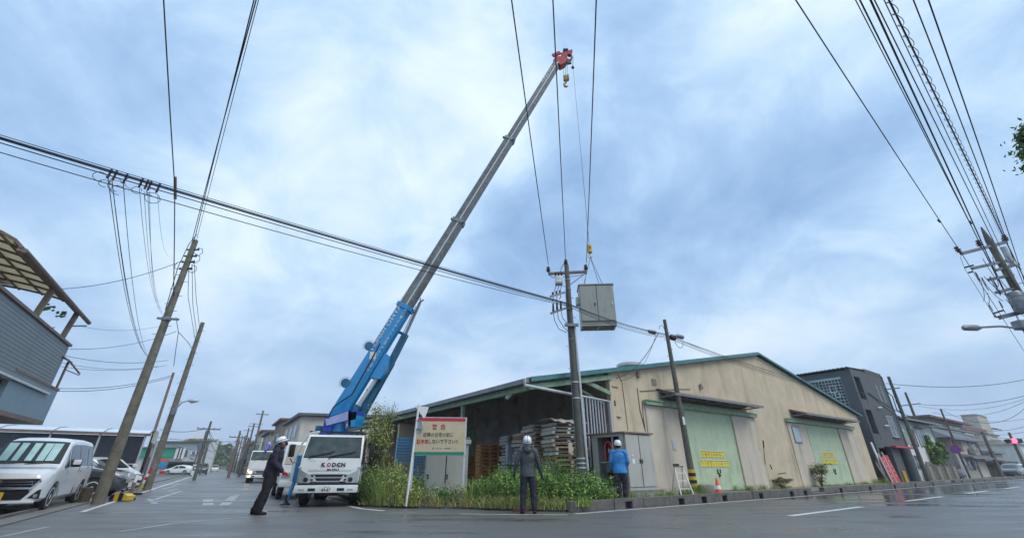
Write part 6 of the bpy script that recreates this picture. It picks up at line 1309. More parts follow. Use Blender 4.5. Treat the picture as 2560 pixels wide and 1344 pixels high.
mb = MB(); mb.rb((0, 3.1, .9), (1.66, 3.0, .35), .02); mb.beam(V((0, .5, .5)), V((0, 4.5, .5)), .7, .15); LB(mb, 'deck', 'galv_dark', t3_)

# ------------------------------------------------------------------ left house with balconies
hp0 = V((-12.14, 11.2, 0))                     # vertical line of the balcony's far end
def HB(t, m, z=0): return hp0-dA*t+mA*m+UP*z    # t toward the camera, m away from the street
hs_ = thing('house', 'grey sided house with a roofed balcony at the left edge', 'house', HB(4, 2, 0))
mb = MB(); mb.slab([HB(0, 0, 2.76), HB(9, 0, 2.76), HB(9, 0, 4.0), HB(0, 0, 4.0)], mA*.12); mb.slab([HB(0, .12, 2.76), HB(0, .12, 4.0), HB(0, 1.6, 4.0), HB(0, 1.6, 2.76)], -dA*.12); bal = mb.build('balcony_parapet', 'siding', hs_)
# lapped siding boards on the parapet
for k in range(15):
    z = 2.80+k*.078
    for (t0, t1) in ((.0, 2.25), (2.26, 5.6), (5.61, 9)):
        mb = MB(); mb.slab([HB(t0, -.004, z), HB(t1, -.004, z), HB(t1, -.004, z+.07), HB(t0, -.004, z+.07)], -mA*.006); mb.build('siding_board', 'siding', hs_)
mb = MB(); mb.beam(HB(-.03, .05, 4.03), HB(9, .05, 4.03), .2, .06, up=UP); mb.build('parapet_coping', 'brown_trim', hs_)
mb = MB(); mb.beam(HB(-.01, -.03, 2.75), HB(9, -.03, 2.75), .06, .05); mb.build('parapet_trim', 'galv', hs_)
mb = MB(); mb.slab([HB(0, 0, 2.70), HB(9, 0, 2.70), HB(9, 1.55, 2.70), HB(0.0, 1.55, 2.70)], (0, 0, .05)); mb.build('balcony_floor', 'plaster_grey', hs_)
mb = MB(); mb.slab([HB(1.2, 1.5, 0), HB(10, 1.5, 0), HB(10, 1.5, 5.6), HB(1.2, 1.5, 5.6)], mA*.2); mb.slab([HB(1.2, 1.7, 0), HB(1.2, 1.7, 5.6), HB(1.2, 7, 5.6), HB(1.2, 7, 0)], -dA*.2); mb.build('wall', 'wood_old', hs_)
mb = MB(); mb.slab([HB(.4, 1.3, 5.5), HB(10, 1.3, 5.5), HB(10, 7, 6.3), HB(.4, 7, 6.3)], (0, 0, .12)); mb.build('roof', 'roof_tile', hs_)
# canopy roof over the balcony: curved rafters, purlins, pale sheets, gutter
cr = [(-.06, 4.84), (.08, 4.97), (.32, 5.08), (.75, 5.17), (1.2, 5.22), (1.6, 5.24)]
tEnd = 4.95; tS = .7; stp = (tEnd-tS)/7
for i in range(8):
    t0 = tS+i*stp
    mb = MB()
    for (a, b) in zip(cr, cr[1:]): mb.beam(HB(t0, a[0], a[1]-.02), HB(t0, b[0], b[1]-.02), .035, .045)
    mb.build('rafter', 'brown_trim', hs_)
    if i < 7:
        mb = MB()
        for (a, b) in zip(cr, cr[1:]): mb.slab([HB(t0+.01, a[0], a[1]+.01), HB(t0+stp-.01, a[0], a[1]+.01), HB(t0+stp-.01, b[0], b[1]+.01), HB(t0+.01, b[0], b[1]+.01)], (0, 0, .012))
        mb.build('roof_sheet', 'cream_sheet', hs_)
for a in cr[1:-1]:
    mb = MB(); mb.beam(HB(tS, a[0], a[1]-.05), HB(tEnd, a[0], a[1]-.05), .03, .035); mb.build('purlin', 'wood_old', hs_)
mb = MB(); mb.tube([HB(-.25, -.12, 4.76), HB(tEnd+.05, -.12, 4.76)], .05, 8); mb.build('rain_gutter', 'brown_trim', hs_, 40)
mb = MB(); mb.beam(HB(tS-.05, -.03, 4.80), HB(tEnd, -.03, 4.80), .06, .09); mb.build('canopy_beam', 'wood_old', hs_)
for t0 in (.6, 2.7): mb = MB(); mb.beam(HB(t0, .05, 4.05), HB(t0, -.02, 4.80), .1, .1, up=dA); mb.build('canopy_post', 'wood_old', hs_)
mb = MB(); mb.beam(HB(.6, .0, 4.42), HB(-.2, -.1, 4.66), .03, .035); mb.build('gutter_brace', 'brown_trim', hs_)
mb = MB(); mb.beam(HB(.9, .4, 4.35), HB(-.2, .5, 4.28), .02, .02); mb.beam(HB(.9, .6, 4.35), HB(-.35, .6, 4.18), .02, .02); mb.beam(HB(.5, .3, 4.36), HB(.1, .9, 4.2), .02, .02); tag(mb.build('laundry_rack', 'galv_dark', loc=HB(.5, .5, 4.3)), 'thin laundry rack on the grey balcony under the canopy', 'rack')
for t0, z in ((.95, 4.62), (1.9, 4.5)):
    q = HB(t0, .15, z); mb = MB()
    for k in range(14): c = q+V((rnd.uniform(-.1, .1), rnd.uniform(-.06, .06), rnd.uniform(-.08, .08))); mb.ball(c, (.05, .03, .03), 5)
    tag(mb.build('hanging_ornament', 'green_steel', loc=q), 'small green ornament hanging '+('from the canopy end' if t0 < 1.5 else 'behind the canopy post'), 'ornament')
mb = MB(); a = HB(1.0, .3, 2.66); mb.beam(HB(.75, .35, 2.66), HB(1.8, .35, 2.66), .12, .09); mb.build('light_fitting', 'galv', hs_)
mb = MB(); mb.slab([HB(1.18, 1.9, 1.8), HB(1.18, 1.9, 2.6), HB(1.18, 2.7, 2.6), HB(1.18, 2.7, 1.8)], dA*.05); mb.build('window', 'window_frost', hs_)
# second house behind with its pale balcony
def PH(px, py): return PL(px, py, hp0, dA)
e = PH(145, 976); e2 = PH(110, 1052); s_ = (e-hp0).dot(dA)
def H2(t, m, z=0): return hp0+dA*(s_-t)+mA*m+UP*z
h2 = thing('house', 'brown house with a pale blue balcony behind the grey sided one', 'house', H2(2, 2, 0))
zt2, zb2 = e.z, e2.z
mb = MB(); mb.slab([H2(0, 0, zb2), H2(3.2, 0, zb2), H2(3.2, 0, zt2), H2(0, 0, zt2)], mA*.1); mb.slab([H2(0, .1, zb2), H2(0, .1, zt2), H2(0, 1.4, zt2), H2(0, 1.4, zb2)], -dA*.1); mb.build('balcony_parapet', 'siding_pale', h2)
mb = MB(); mb.beam(H2(-.03, .05, zt2+.02), H2(3.2, .05, zt2+.02), .14, .05); mb.build('parapet_coping', 'brown_trim', h2)
mb = MB(); mb.slab([H2(0, 0, zb2-.1), H2(3.2, 0, zb2-.1), H2(3.2, 1.4, zb2-.1), H2(0, 1.4, zb2-.1)], (0, 0, .1)); mb.build('balcony_floor', 'brown_trim', h2)
mb = MB(); mb.slab([H2(.9, 1.4, 0), H2(6, 1.4, 0), H2(6, 1.4, 4.6), H2(.9, 1.4, 4.6)], mA*.2); mb.slab([H2(.9, 1.6, 0), H2(.9, 1.6, 4.6), H2(.9, 5, 4.6), H2(.9, 5, 0)], -dA*.2); mb.build('wall', 'wood_old', h2)
mb = MB(); mb.slab([H2(.05, -.05, zt2+.75), H2(.9, -.05, zt2+.75), H2(.9, .5, zt2+1.0), H2(.05, .5, zt2+1.0)], (0, 0, .03)); mb.beam(H2(.1, .03, zt2), H2(.1, .03, zt2+.78), .04, .04); mb.beam(H2(.1, 0, zt2+.55), H2(-.35, -.2, zt2+.5), .02, .02); mb.beam(H2(.3, 0, zt2+.8), H2(-.35, -.2, zt2+.54), .03, .03); mb.build('small_canopy', 'brown_trim', h2)
mb = MB(); mb.slab([H2(.6, 1.0, 1.95), H2(6, 1.0, 1.95), H2(6, 1.5, 2.1), H2(.6, 1.5, 2.1)], (0, 0, .05)); mb.build('lower_eave', 'brown_trim', h2)
# ------------------------------------------------------------------ carport behind the cars
c0 = W(372, 1086, 24.5); c0.z = 0; cz = W(372, 1086, 24.5).z
def CA(t, n, z=0): return c0-dB*t+nB*n+UP*z
cpn = thing('carport', 'long carport with dark panel wall behind the parked cars', 'carport', CA(8, 2, 0))
mb = MB(); mb.beam(CA(-.1, -.02, cz), CA(26, -.02, cz), .12, .12); mb.build('front_beam', 'brown_trim', cpn)
for i in range(14):
    a = CA(-.05+i*1.9, 0, cz+.06); mb = MB(); t0 = -.05+i*1.9
    pr = [(0, .06), (.8, .22), (1.8, .32), (3.0, .36), (4.2, .3)]
    for (n0, h0), (n1, h1) in zip(pr, pr[1:]): mb.slab([CA(t0+.02, n0, cz+h0), CA(t0+1.88, n0, cz+h0), CA(t0+1.88, n1, cz+h1), CA(t0+.02, n1, cz+h1)], (0, 0, .02))
    mb.build('roof_sheet', 'carport_roof', cpn)
    mb = MB()
    for (n0, h0), (n1, h1) in zip(pr, pr[1:]): mb.beam(CA(t0, n0, cz+h0+.03), CA(t0, n1, cz+h1+.03), .04, .04)
    mb.build('roof_rib', 'galv_dark', cpn)
for i in range(14):
    t0 = .15+i*1.85
    for j, (z0_, z1_) in enumerate(((1.22, cz-.08), (.1, 1.16))):
        mb = MB(); mb.slab([CA(t0, .06, z0_), CA(t0+1.78, .06, z0_), CA(t0+1.78, .06, z1_), CA(t0, .06, z1_)], nB*.03); mb.build('wall_panel', 'carport_panel', cpn)
    mb = MB(); mb.beam(CA(t0-.035, .03, 0), CA(t0-.035, .03, cz-.05), .06, .06); mb.build('frame_post', 'galv', cpn)
mb = MB(); mb.beam(CA(0, .03, 1.19), CA(26, .03, 1.19), .05, .05); mb.build('frame_rail', 'galv', cpn)
mb = MB()
k = 10; vs = []; fs = []
for i in range(5):
    n0, h0 = pr[i]
    for z in (cz-.35, cz+h0+.02): vs.append(CA(-.2, n0, z))
for i in range(4): a = 2*i; fs.append((a, a+2, a+3, a+1))
mb.add(vs, fs); mb.build('gable_sheet', 'cream_panel', cpn)
mb = MB(); mb.slab([CA(-.25, .1, .1), CA(-.25, 4.2, .1), CA(-.25, 4.2, cz-.4), CA(-.25, .1, cz-.4)], dB*.03); mb.build('end_wall', 'carport_panel', cpn)
mb = MB(); mb.slab([CA(-.3, .4, 1.55), CA(-.3, 1.6, 1.55), CA(-.3, 1.6, 2.0), CA(-.3, .4, 2.0)], dB*.02); mb.build('notice_sheet', 'plaster_grey', cpn)
mb = MB(); mb.tube([CA(-.35, 1.9, 0), CA(-.35, 1.9, cz-.2)], .06, 8); mb.build('down_pipe', 'galv', cpn, 40)
# bollards and wheel stop by the thick pole
def bollard(q, label, cols, h=.7, r=.045, tilt=0):
    b = thing('bollard', label, 'bollard', q); mb = MB(); mb.rb((0, 0, .04), (.26, .26, .08), .02); LB(mb, 'base', 'black', b); k = len(cols)
    for i, c in enumerate(cols): mb = MB(); mb.tube([V((tilt*i/k, 0, .08+h*i/k)), V((tilt*(i+1)/k, 0, .08+h*(i+1)/k))], r, 12); LB(mb, 'post_segment', c, b, 40)
    return b
bollard(G(342, 1236), 'yellow flexible post with red top near the second left pole', ['hook_yellow', 'hook_yellow', 'hook_yellow', 'white', 'red_paint', 'white', 'red_paint', 'red_paint'], .95, .04, .25)
bollard(G(302, 1240), 'white post with dark base beside the thick left pole', ['black', 'white', 'white', 'red_paint', 'white'], .75)
bollard(G(268, 1252)+V((.3, .5, 0)), 'short brown post just right of the thick left pole', ['brown_trim', 'brown_trim', 'white'], .7)
q = G(292, 1252); ws_ = thing('barrier_base', 'yellow and black striped rubber barrier base by the thick pole', 'barrier', q)
for k in range(4): mb = MB(); mb.slab([q+V((-.3+.15*k, 0, .02)), q+V((-.15+.15*k, 0, .02)), q+V((-.15+.15*k, 0, .16+.1*sin(pi*(k+1)/4))), q+V((-.3+.15*k, 0, .16+.1*sin(pi*k/4)))], V((0, .3, 0))); mb.build('stripe', 'hook_yellow' if k % 2 else 'black', ws_)
mb = MB(); q = G(172, 1262, 0)+V((-.62, 1.0, 0)); mb.rb(q+UP*.22, (.35, .3, .44), .03); tag(mb.build('planter_box', 'bark', loc=q), 'dark brown planter box between minivan and thick pole', 'planter')
# ------------------------------------------------------------------ buildings along the main road, right part
def spx(px, py): return (PL(px, py, CP, dB)-CP).dot(dB)
def bpanel(mb, s0, s1, n0, n1, z0, z1, mi=0):   # box in street coordinates
    mb.slab([WP(s0, n0, z0), WP(s1, n0, z0), WP(s1, n1, z0), WP(s0, n1, z0)], (0, 0, z1-z0), mi)
def wbox_(name, m, par, *a): mb = MB(); bpanel(mb, *a); return mb.build(name, m, par)
def window(par, s0, s1, z0, z1, n=0, glass='glass_pale', frame='galv', th=.04, bars=1, name='window'):
    """frame and panes on a front wall at depth n"""
    w = MB(); f = .05
    bpanel(w, s0, s1, n-th, n+.0-.001, z1-f, z1); bpanel(w, s0, s1, n-th, n-.001, z0, z0+f); bpanel(w, s0, s0+f, n-th, n-.001, z0+f, z1-f); bpanel(w, s1-f, s1, n-th, n-.001, z0+f, z1-f)
    for k in range(1, bars+1): c = s0+(s1-s0)*k/(bars+1); bpanel(w, c-.02, c+.02, n-th, n-.001, z0+f, z1-f)
    o = w.build(name, frame, par)
    for k in range(bars+1):
        a = s0+(s1-s0)*k/(bars+1)+.03; b = s0+(s1-s0)*(k+1)/(bars+1)-.03; p = MB(); bpanel(p, a, b, n-th*.5, n-.001, z0+f, z1-f); p.build('pane', glass, o)
    return o
G0, G1 = 1.85, 8.75
gb = thing('office_building', 'dark grey three storey building with a glass block side wall', 'building', WP(5, 0, 0), rzB)
mb = MB()
bpanel(mb, G0, G0+.35, 0, .3, 0, 7.85); bpanel(mb, G0+1.55, G1, 0, .3, 2.42, 7.9); bpanel(mb, G0+.35, G0+1.55, 0, .3, 7.3, 7.85); bpanel(mb, G0+.35, G0+1.55, 0, .3, 4.9, 5.3); bpanel(mb, G0+.35, G0+1.55, 0, .3, 2.3, 2.9)
bpanel(mb, 4.7, 7.1, 0, .3, 0, 2.42); bpanel(mb, 8.35, G1, 0, .3, 0, 2.42)
mb.build('front_wall', 'grey_wall_lit', gb)
mb = MB(); bpanel(mb, G0, G0+.3, .3, 9, 0, 5.15); bpanel(mb, G0, G0+.3, .3, .75, 5.15, 7.75); bpanel(mb, G0, G0+.3, 3.3, 9, 5.15, 7.75); bpanel(mb, G0, G0+.3, .75, 3.3, 7.32, 7.75); mb.build('side_wall', 'grey_wall', gb)
mb = MB(); bpanel(mb, G1-.3, G1, .3, 9, 0, 7.85); bpanel(mb, G0+.3, G1-.3, 8.7, 9, 0, 7.8); mb.build('rear_wall', 'grey_wall', gb)
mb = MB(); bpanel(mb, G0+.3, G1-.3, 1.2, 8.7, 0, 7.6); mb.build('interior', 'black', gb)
mb = MB(); corr(mb, G0-.25, G0+3.2, -.05, 9, lambda s: 7.92+.06*(s-G0), pitch=.28, amp=.06); mb.build('roof', 'gutter', gb)
wbox_('parapet', 'grey_wall_lit', gb, G0+3.2, G1, -.02, 9, 7.9, 8.15); wbox_('parapet_cap', 'galv', gb, G0+3.18, G1+.03, -.05, 9, 8.15, 8.19)
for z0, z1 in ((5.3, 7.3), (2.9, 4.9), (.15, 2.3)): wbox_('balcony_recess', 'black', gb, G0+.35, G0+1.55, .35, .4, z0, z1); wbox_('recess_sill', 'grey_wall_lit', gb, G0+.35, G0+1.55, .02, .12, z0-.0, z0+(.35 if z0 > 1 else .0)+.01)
# glass block panel: each block a part
gbk = MB(); gbk.rb((0, 0, 0), (.06, .185, .185), .018); gme = gbk.mesh('glass_block', 'glass', False); nyb, nzb = 11, 9
ivm = INV[gb.name]
for i in range(nyb):
    for j in range(nzb):
        p = WP(G0+.03, .86+.222*i, 5.27+.222*j+.02); dim = (i in (2, 3) and j in (3, 4, 5, 6))
        o = bpy.data.objects.new('glass_block', gme); col.objects.link(o); o.parent = gb; o.matrix_basis = ivm @ (Matrix.Translation(p) @ Matrix.Rotation(rzB, 4, 'Z'))
wbox_('block_joint', 'joint_grey', gb, G0+.01, G0+.06, .75, 3.3, 5.15, 7.32)
mb = MB()
for (n0, n1, z0, z1) in ((1.25, 1.29, 6.2, 6.75), (1.65, 1.69, 6.2, 6.75), (1.25, 1.69, 6.71, 6.75), (1.25, 1.69, 6.2, 6.24), (1.1, 1.45, 5.85, 5.89), (1.1, 1.14, 5.85, 6.2), (1.41, 1.45, 5.85, 6.2)): bpanel(mb, G0-.03, G0, n0, n1, z0, z1)
vw = mb.build('vent_window', 'white', gb)
for s0 in (6.45, 7.45): wbox_('slit_window', 'glass', gb, s0, s0+.35, -.012, 0, 5.75, 7.1)
window(gb, 6.2, 7.7, 3.15, 4.7, 0, bars=1); wbox_('window_sill', 'black', gb, 6.1, 7.8, -.08, 0, 3.08, 3.13)
wbox_('red_awning', 'sign_red', gb, 4.75, 9.6, -.35, .0, 2.36, 2.48); wbox_('entrance', 'roof_under', gb, 7.1, 8.35, .3, .4, .1, 2.36)
for z, s in ((5.2, 5.1), (3.9, 5.15)): mb = MB(); q = WP(s, -.1, z); mb.rb(q, (.3, .2, .1), .02); mb.build('wall_lamp', 'white', gb)
mb = MB(); mb.tube([WP(G1-.05, -.06, 8.0), WP(G1-.05, -.06, 0)], .045, 8); mb.build('down_pipe', 'galv_dark', gb, 40)
# round column left of the entrance
mb = MB(); q = WP(6.9, -.25, 0); mb.tube([q, q+UP*2.36], .32, 20); mb.build('column', 'grey_wall_lit', gb, 40)
# pole in front of the grey building
pb = WP(2.7, -1.9, .1); pt = V((pb.x, pb.y, 7.0)); gp = upole('utility_pole', 'dark pole with cable knot in front of the grey building', pb, pt, .13, .09, 'pole_dark', 6, srange=(.5, .95), sdir=dB)
mb = MB()
for k in range(6): coil(mb, V((pb.x-.2, pb.y-.15, 5.9-.35*k)), .16+.03*(k % 3), dB, UP, .9, w=.016)
mb.tube([V((pb.x-.6, pb.y, 6.1)), V((pb.x-.25, pb.y, 5.6)), V((pb.x-.3, pb.y, 4.7)), V((pb.x, pb.y, 4.4))], .03, 6); mb.build('cable_knot', 'wire', gp)
mb = MB(); mb.beam(V((pb.x-.5, pb.y, 6.1)), V((pb.x+.5, pb.y, 6.2)), .08, .08); mb.build('crossarm', 'galv_dark', gp)
# red banners and ladders leaning in the gap
for k, (s, lab, m, w, h) in enumerate(((1.0, 'red vertical banner leaning in the gap left of the grey building', 'red_paint', .7, 1.6), (1.9, 'second wider red banner beside the foot of the dark pole', 'red_paint', .8, 1.7))):
    q = WP(s, -.55, .12); bn = thing('banner', lab, 'banner', q, rzB); mb = MB(); mb.rb((0, 0, h/2), (w, .05, h), .015, X=Matrix.Rotation(-.14, 4, 'X')); LB(mb, 'cloth', m, bn); 
    mb = MB(); mb.rb((-w/2, 0, h*.55), (.05, .06, h*1.15), .01, X=Matrix.Rotation(-.14, 4, 'X')); LB(mb, 'stick', 'white', bn)
    for j in range(4): mb = MB(); mb.rb((0, -.032, h*.25+.3*j), (w*.12, .01, .09), .01, X=Matrix.Rotation(-.14, 4, 'X')); LB(mb, 'white_mark', 'white', bn)
q = WP(.75, -.3, .12); sn = thing('sign_panel', 'tall narrow pale sign panel leaning beside the warehouse corner', 'sign', q, rzB); mb = MB(); mb.rb((0, 0, 1.25), (.3, .06, 2.5), .02, X=Matrix.Rotation(-.08, 4, 'X')); LB(mb, 'panel', 'plaster_pale', sn)
ps = [V((.25+.08*k, 0, 0)) for k in range(5)]; q = WP(.1, -.4, .12); bd_ = thing('timber_bundle', 'thin timbers leaning against the warehouse corner', 'timber', q, rzB)
for k in range(5): mb = MB(); mb.beam(ps[k], ps[k]+V((-.05, .3, 1.1+.15*(k % 3))), .03, .04); LB(mb, 'timber', 'plaster' if k % 2 else 'wood_old', bd_)
q = WP(3.3, -.6, .12); mb = MB(); mb.rb(q+UP*.35, (.2, .15, .7), .03); tag(mb.build('standing_sign', 'hook_yellow', loc=q), 'small yellow standing board at the foot of the dark pole', 'sign')
# white house
def roofslab(par, s0, s1, n0, z0, n1, z1, m='roof_tile', th=.12, name='roof'):
    mb = MB(); mb.slab([WP(s0, n0, z0), WP(s1, n0, z0), WP(s1, n1, z1), WP(s0, n1, z1)], (0, 0, th)); return mb.build(name, m, par)
wh2 = thing('house', 'white rendered house with dark low roof behind the round tree', 'house', WP(15, 1, 0), rzB)
wbox_('wall', 'plaster_pale', wh2, 9.3, 20.5, .6, 8, 0, 4.75); wbox_('wall', 'plaster', wh2, 9.0, 9.3, .5, 8, 0, 4.7)
roofslab(wh2, 8.9, 21.2, -.15, 4.7, 5, 5.4); wbox_('eave_gutter', 'siding', wh2, 8.9, 21.2, -.22, -.15, 4.66, 4.78)
window(wh2, 12.3, 14.6, 2.7, 4.1, .6, 'wood_old', 'black', bars=1); window(wh2, 15.2, 17.4, 2.7, 4.2, .6, 'window_frost', 'black', bars=2); wbox_('window_hood', 'galv_dark', wh2, 15.0, 17.8, .2, .6, 4.3, 4.38)
window(wh2, 10.0, 11.2, 1.0, 2.0, .6, bars=0); window(wh2, 11.8, 13.0, .9, 2.0, .6, bars=1)
wbox_('wall_base', 'wood_old', wh2, 14.5, 20.5, .5, .6, 0, 1.5)
# hanging shop sign on the white house
sgn2 = thing('shop_sign', 'dark green hanging shop sign with pale characters on the white house', 'sign', WP(10.4, 0, 2.8), rzB)
o_, = [wbox_('sign_board', 'green_steel', sgn2, 9.75, 11.5, .32, .45, 2.75, 4.1)]
for k in range(4): text('■□目回'[k], .5, mx(WP(10.6, .31, 3.85-.32*k), dB, UP), 'galv', sgn2, height=.22)
# brick garden wall and gate posts in front of the white house
gw = thing('garden_wall', 'old concrete panel garden wall before the white house', 'wall', WP(15, .1, 0), rzB)
for k in range(7):
    s = 12.4+k*1.25; wbox_('wall_panel', 'pole_dark' if k % 2 else 'wood_old', gw, s+.08, s+1.15, .05, .15, .12, 1.15+.06*(k % 2)); wbox_('wall_post', 'concrete', gw, s-.06, s+.06, .0, .18, .12, 1.3)
# brown house with two hipped roofs
def house(label, s0, s1, n0, z1, wm, rm, tiers, wins, ext=.4, dep=8, extra=None):
    h = thing('house', label, 'house', WP((s0+s1)/2, n0, 0), rzB); wbox_('wall', wm, h, s0, s1, n0, n0+dep, 0, z1)
    for (zz, a, b, nn, rise) in tiers:
        mb = MB(); e = [WP(s0+a-ext, n0+nn-ext, zz), WP(s1+b+ext, n0+nn-ext, zz), WP(s1+b-.8, n0+nn+1.4, zz+rise), WP(s0+a+.8, n0+nn+1.4, zz+rise)]
        mb.slab(e, (0, 0, .1)); mb.slab([e[0], e[3], WP(s0+a+.8, n0+dep, zz+rise), WP(s0+a-ext, n0+dep, zz)], (0, 0, .1)); mb.slab([WP(s1+b+ext, n0+dep, zz), WP(s1+b-.8, n0+dep, zz+rise), e[2], e[1]], (0, 0, .1)); mb.build('roof', rm, h)
        mb = MB(); mb.beam(WP(s0+a-ext, n0+nn-ext-.03, zz), WP(s1+b+ext, n0+nn-ext-.03, zz), .08, .14); mb.build('eave_gutter', 'siding', h)
    for w in wins: window(h, *w)
    return h
house('grey brown house with two tiled hip roofs and air conditioner', 26, 37.5, .6, 3.9, 'plaster_grey', 'roof_tile', [(3.75, -1, 1, 0, 1.0), (1.95, 2, 1, -.5, .6)], [(28.2, 30, 2.6, 3.5, .6, 'wood_old', 'black'), (34.6, 36.6, 2.45, 3.5, .6, 'glass_pale', 'galv_dark'), (29.5, 32, .8, 1.7, .6, 'glass', 'galv_dark'), (24.5, 25.5, .3, 1.5, .6, 'glass', 'black')])
ac = thing('air_conditioner', 'round fan air conditioner box on the lower tiled roof', 'air conditioner', WP(32.3, .0, 2.9), rzB); mb = MB(); bpanel(mb, 31.7, 33.0, -.0, .5, 2.35, 2.95); mb.build('casing', 'plaster_grey', ac); mb = MB(); X = (-nB).to_track_quat('Z', 'Y').to_matrix().to_4x4(); X.translation = WP(32.3, -.01, 2.65); mb.lathe([(.27, 0), (.27, .02), (.2, .02), (.2, .0)], 16, X); mb.build('fan_ring', 'galv_dark', ac)
# clutter on the grey brown house: beige base, pipes, meter boxes, a shutter
bh_ = thing('shutter_box', 'cream roller shutter at the foot of the grey brown house', 'shutter', WP(35, .5, 0), rzB)
for k in range(7): wbox_('shutter_slat', 'plaster', bh_, 33.2, 37.3, .50+.012*(k % 2), .56, .1+.22*k, .31+.22*k)
for k, s in enumerate((26.3, 33.0, 37.4, 20.3, 9.4)): mb = MB(); z_ = (3.6, 3.7, 3.7, 4.6, 4.6)[k]; mb.tube([WP(s, .5, z_), WP(s, .5, .1)], .05, 6); q = WP(s, .5, 0); tag(mb.build('down_pipe', 'galv_dark' if k % 2 else 'brown_trim', None, 40, loc=q), ('dark pipe at the left edge of the grey brown house', 'pale pipe beside the cream roller shutter', 'dark pipe at the far edge of the grey brown house', 'pipe at the right corner of the white house', 'pipe at the left corner of the white house')[k], 'pipe')
for k, (s, z_) in enumerate(((27.4, 1.3), (31.6, 1.2), (18.9, 2.2))): mb = MB(); bpanel(mb, s, s+.45, .4, .6, z_, z_+.6); tag(mb.build('meter_box', 'plaster_pale', loc=WP(s, .4, z_)), ('pale meter box left on the grey brown house', 'second pale meter box nearer the shutter', 'pale meter box on the white house wall')[k], 'meter')
# taller buildings rising behind
def block(name, label, s0, s1, n0, dep, z1, wm, wins=(), roofm='roof_red', rz_=.25, over=.3):
    h = thing(name, label, 'building', WP((s0+s1)/2, n0, 0), rzB); wbox_('wall', wm, h, s0, s1, n0, n0+dep, 0, z1); wbox_('roof', roofm, h, s0-over, s1+over, n0-over, n0+dep+over, z1, z1+rz_)
    for (a, b, c, d) in wins: window(h, s0+a, s0+b, c, d, n0, 'glass', 'galv_dark')
    return h
def WB(px, py, n): p = PL(px, py, WP(0, n, 0), dB); return (p-WP(0, n, 0)).dot(dB), p.z
def blockpx(label, x0, yt0, x1, n, wm, wins=(), roofm='roof_red', name='apartment_building', dep=8, rh=.3, over=.4):
    s0, z = WB(x0, yt0, n); s1, _ = WB(x1, yt0+18, n); h = thing(name, label, 'building', WP((s0+s1)/2, n, 0), rzB); wbox_('wall', wm, h, s0, s1, n, n+dep, 0, z); wbox_('roof', roofm, h, s0-over, s1+over, n-over, n+dep, z, z+rh)
    for (u0, u1, v0, v1) in wins: window(h, s0+(s1-s0)*u0, s0+(s1-s0)*u1, z*v0, z*v1, n, 'glass', 'galv_dark', th=.06)
    return h, s0, s1, z
b_, s0, s1, z = blockpx('brown slatted building with a flat dark red roof behind the white house', 2312, 1042, 2402, 9, 'wood_old', [(.1, .35, .86, .95), (.5, .9, .80, .93)], 'roof_red', over=.9)
for k in range(6): wbox_('wall_slat', 'plaster', b_, s0+.3, s1-.2, 8.94, 9, z-.35-.36*k, z-.2-.36*k)
mb = MB(); bpanel(mb, s0+(s1-s0)*.3, s1+1, 8.0, 9, z-3.2, z-3.05); bpanel(mb, s0+(s1-s0)*.3, s1+1, 8.0, 8.05, z-3.05, z-2.0); mb.build('balcony', 'galv_dark', b_)
for j in range(4): wbox_('awning_strip', 'siding' if j % 2 else 'roof_red', b_, s0-.5, s1+1.5, 7.6, 8.2, z-.2-1.5*j, z-.05-1.5*j)
for k in range(8): s = s0+(s1-s0)*.3+(s1+1-s0-(s1-s0)*.3)*k/8; wbox_('balcony_post', 'galv', b_, s, s+.08, 7.95, 8.0, z-3.1, z-1.9)
b_, s0, s1, z = blockpx('beige block with dark red fascia left of the rooftop tower', 2403, 1072, 2466, 12, 'plaster', [(.1, .3, .72, .8), (.4, .6, .72, .8), (.7, .9, .72, .8), (.1, .4, .5, .6), (.55, .9, .5, .6)], 'roof_red', rh=.9)
mb = MB(); t0, zt0 = WB(2427, 1036, 14); t1, _ = WB(2452, 1040, 14); bpanel(mb, t0, t1, 13, 16, z+.3, zt0); mb.build('rooftop_tower', 'plaster_grey', b_); wbox_('tower_cap', 'galv', b_, t0-.3, t1+.2, 12.8, 16.2, zt0, zt0+.15)
roofslab(b_, t1, t1+7, 12, z+1.9, 15, z+2.6, 'roof_red', .25, 'side_roof')
b_, s0, s1, z = blockpx('cream terraced block stepping down right of the rooftop tower', 2466, 1085, 2500, 10, 'plaster', [(.1, .5, .8, .9), (.6, .95, .8, .9), (.1, .45, .55, .65), (.55, .9, .55, .65)], 'galv_dark')
b_, s0, s1, z = blockpx('pale long block behind the red traffic light', 2498, 1102, 2556, 8, 'plaster_pale', [(.05, .2, .72, .85), (.3, .45, .72, .85), (.55, .7, .72, .85), (.8, .95, .72, .85), (.1, .3, .35, .48), (.4, .6, .35, .48), (.7, .9, .35, .48)], 'plaster_grey')
blockpx('grey blue low shop roof left of the traffic light', 2478, 1132, 2512, 2, 'plaster_grey', [(.1, .4, .5, .75), (.5, .9, .5, .75)], 'siding', name='shop_building', dep=5)
blockpx('white building at the very right edge of the street', 2548, 1110, 2600, 5, 'plaster_pale', [(.1, .3, .6, .75), (.4, .6, .6, .75)], 'plaster_grey')
blockpx('low shop front with dark opening right of the leaning grey pole', 2486, 1158, 2530, 1.2, 'wood_old', [(.1, .45, .1, .8), (.55, .9, .1, .8)], 'roof_under', name='shop_building', dep=4, over=.8)
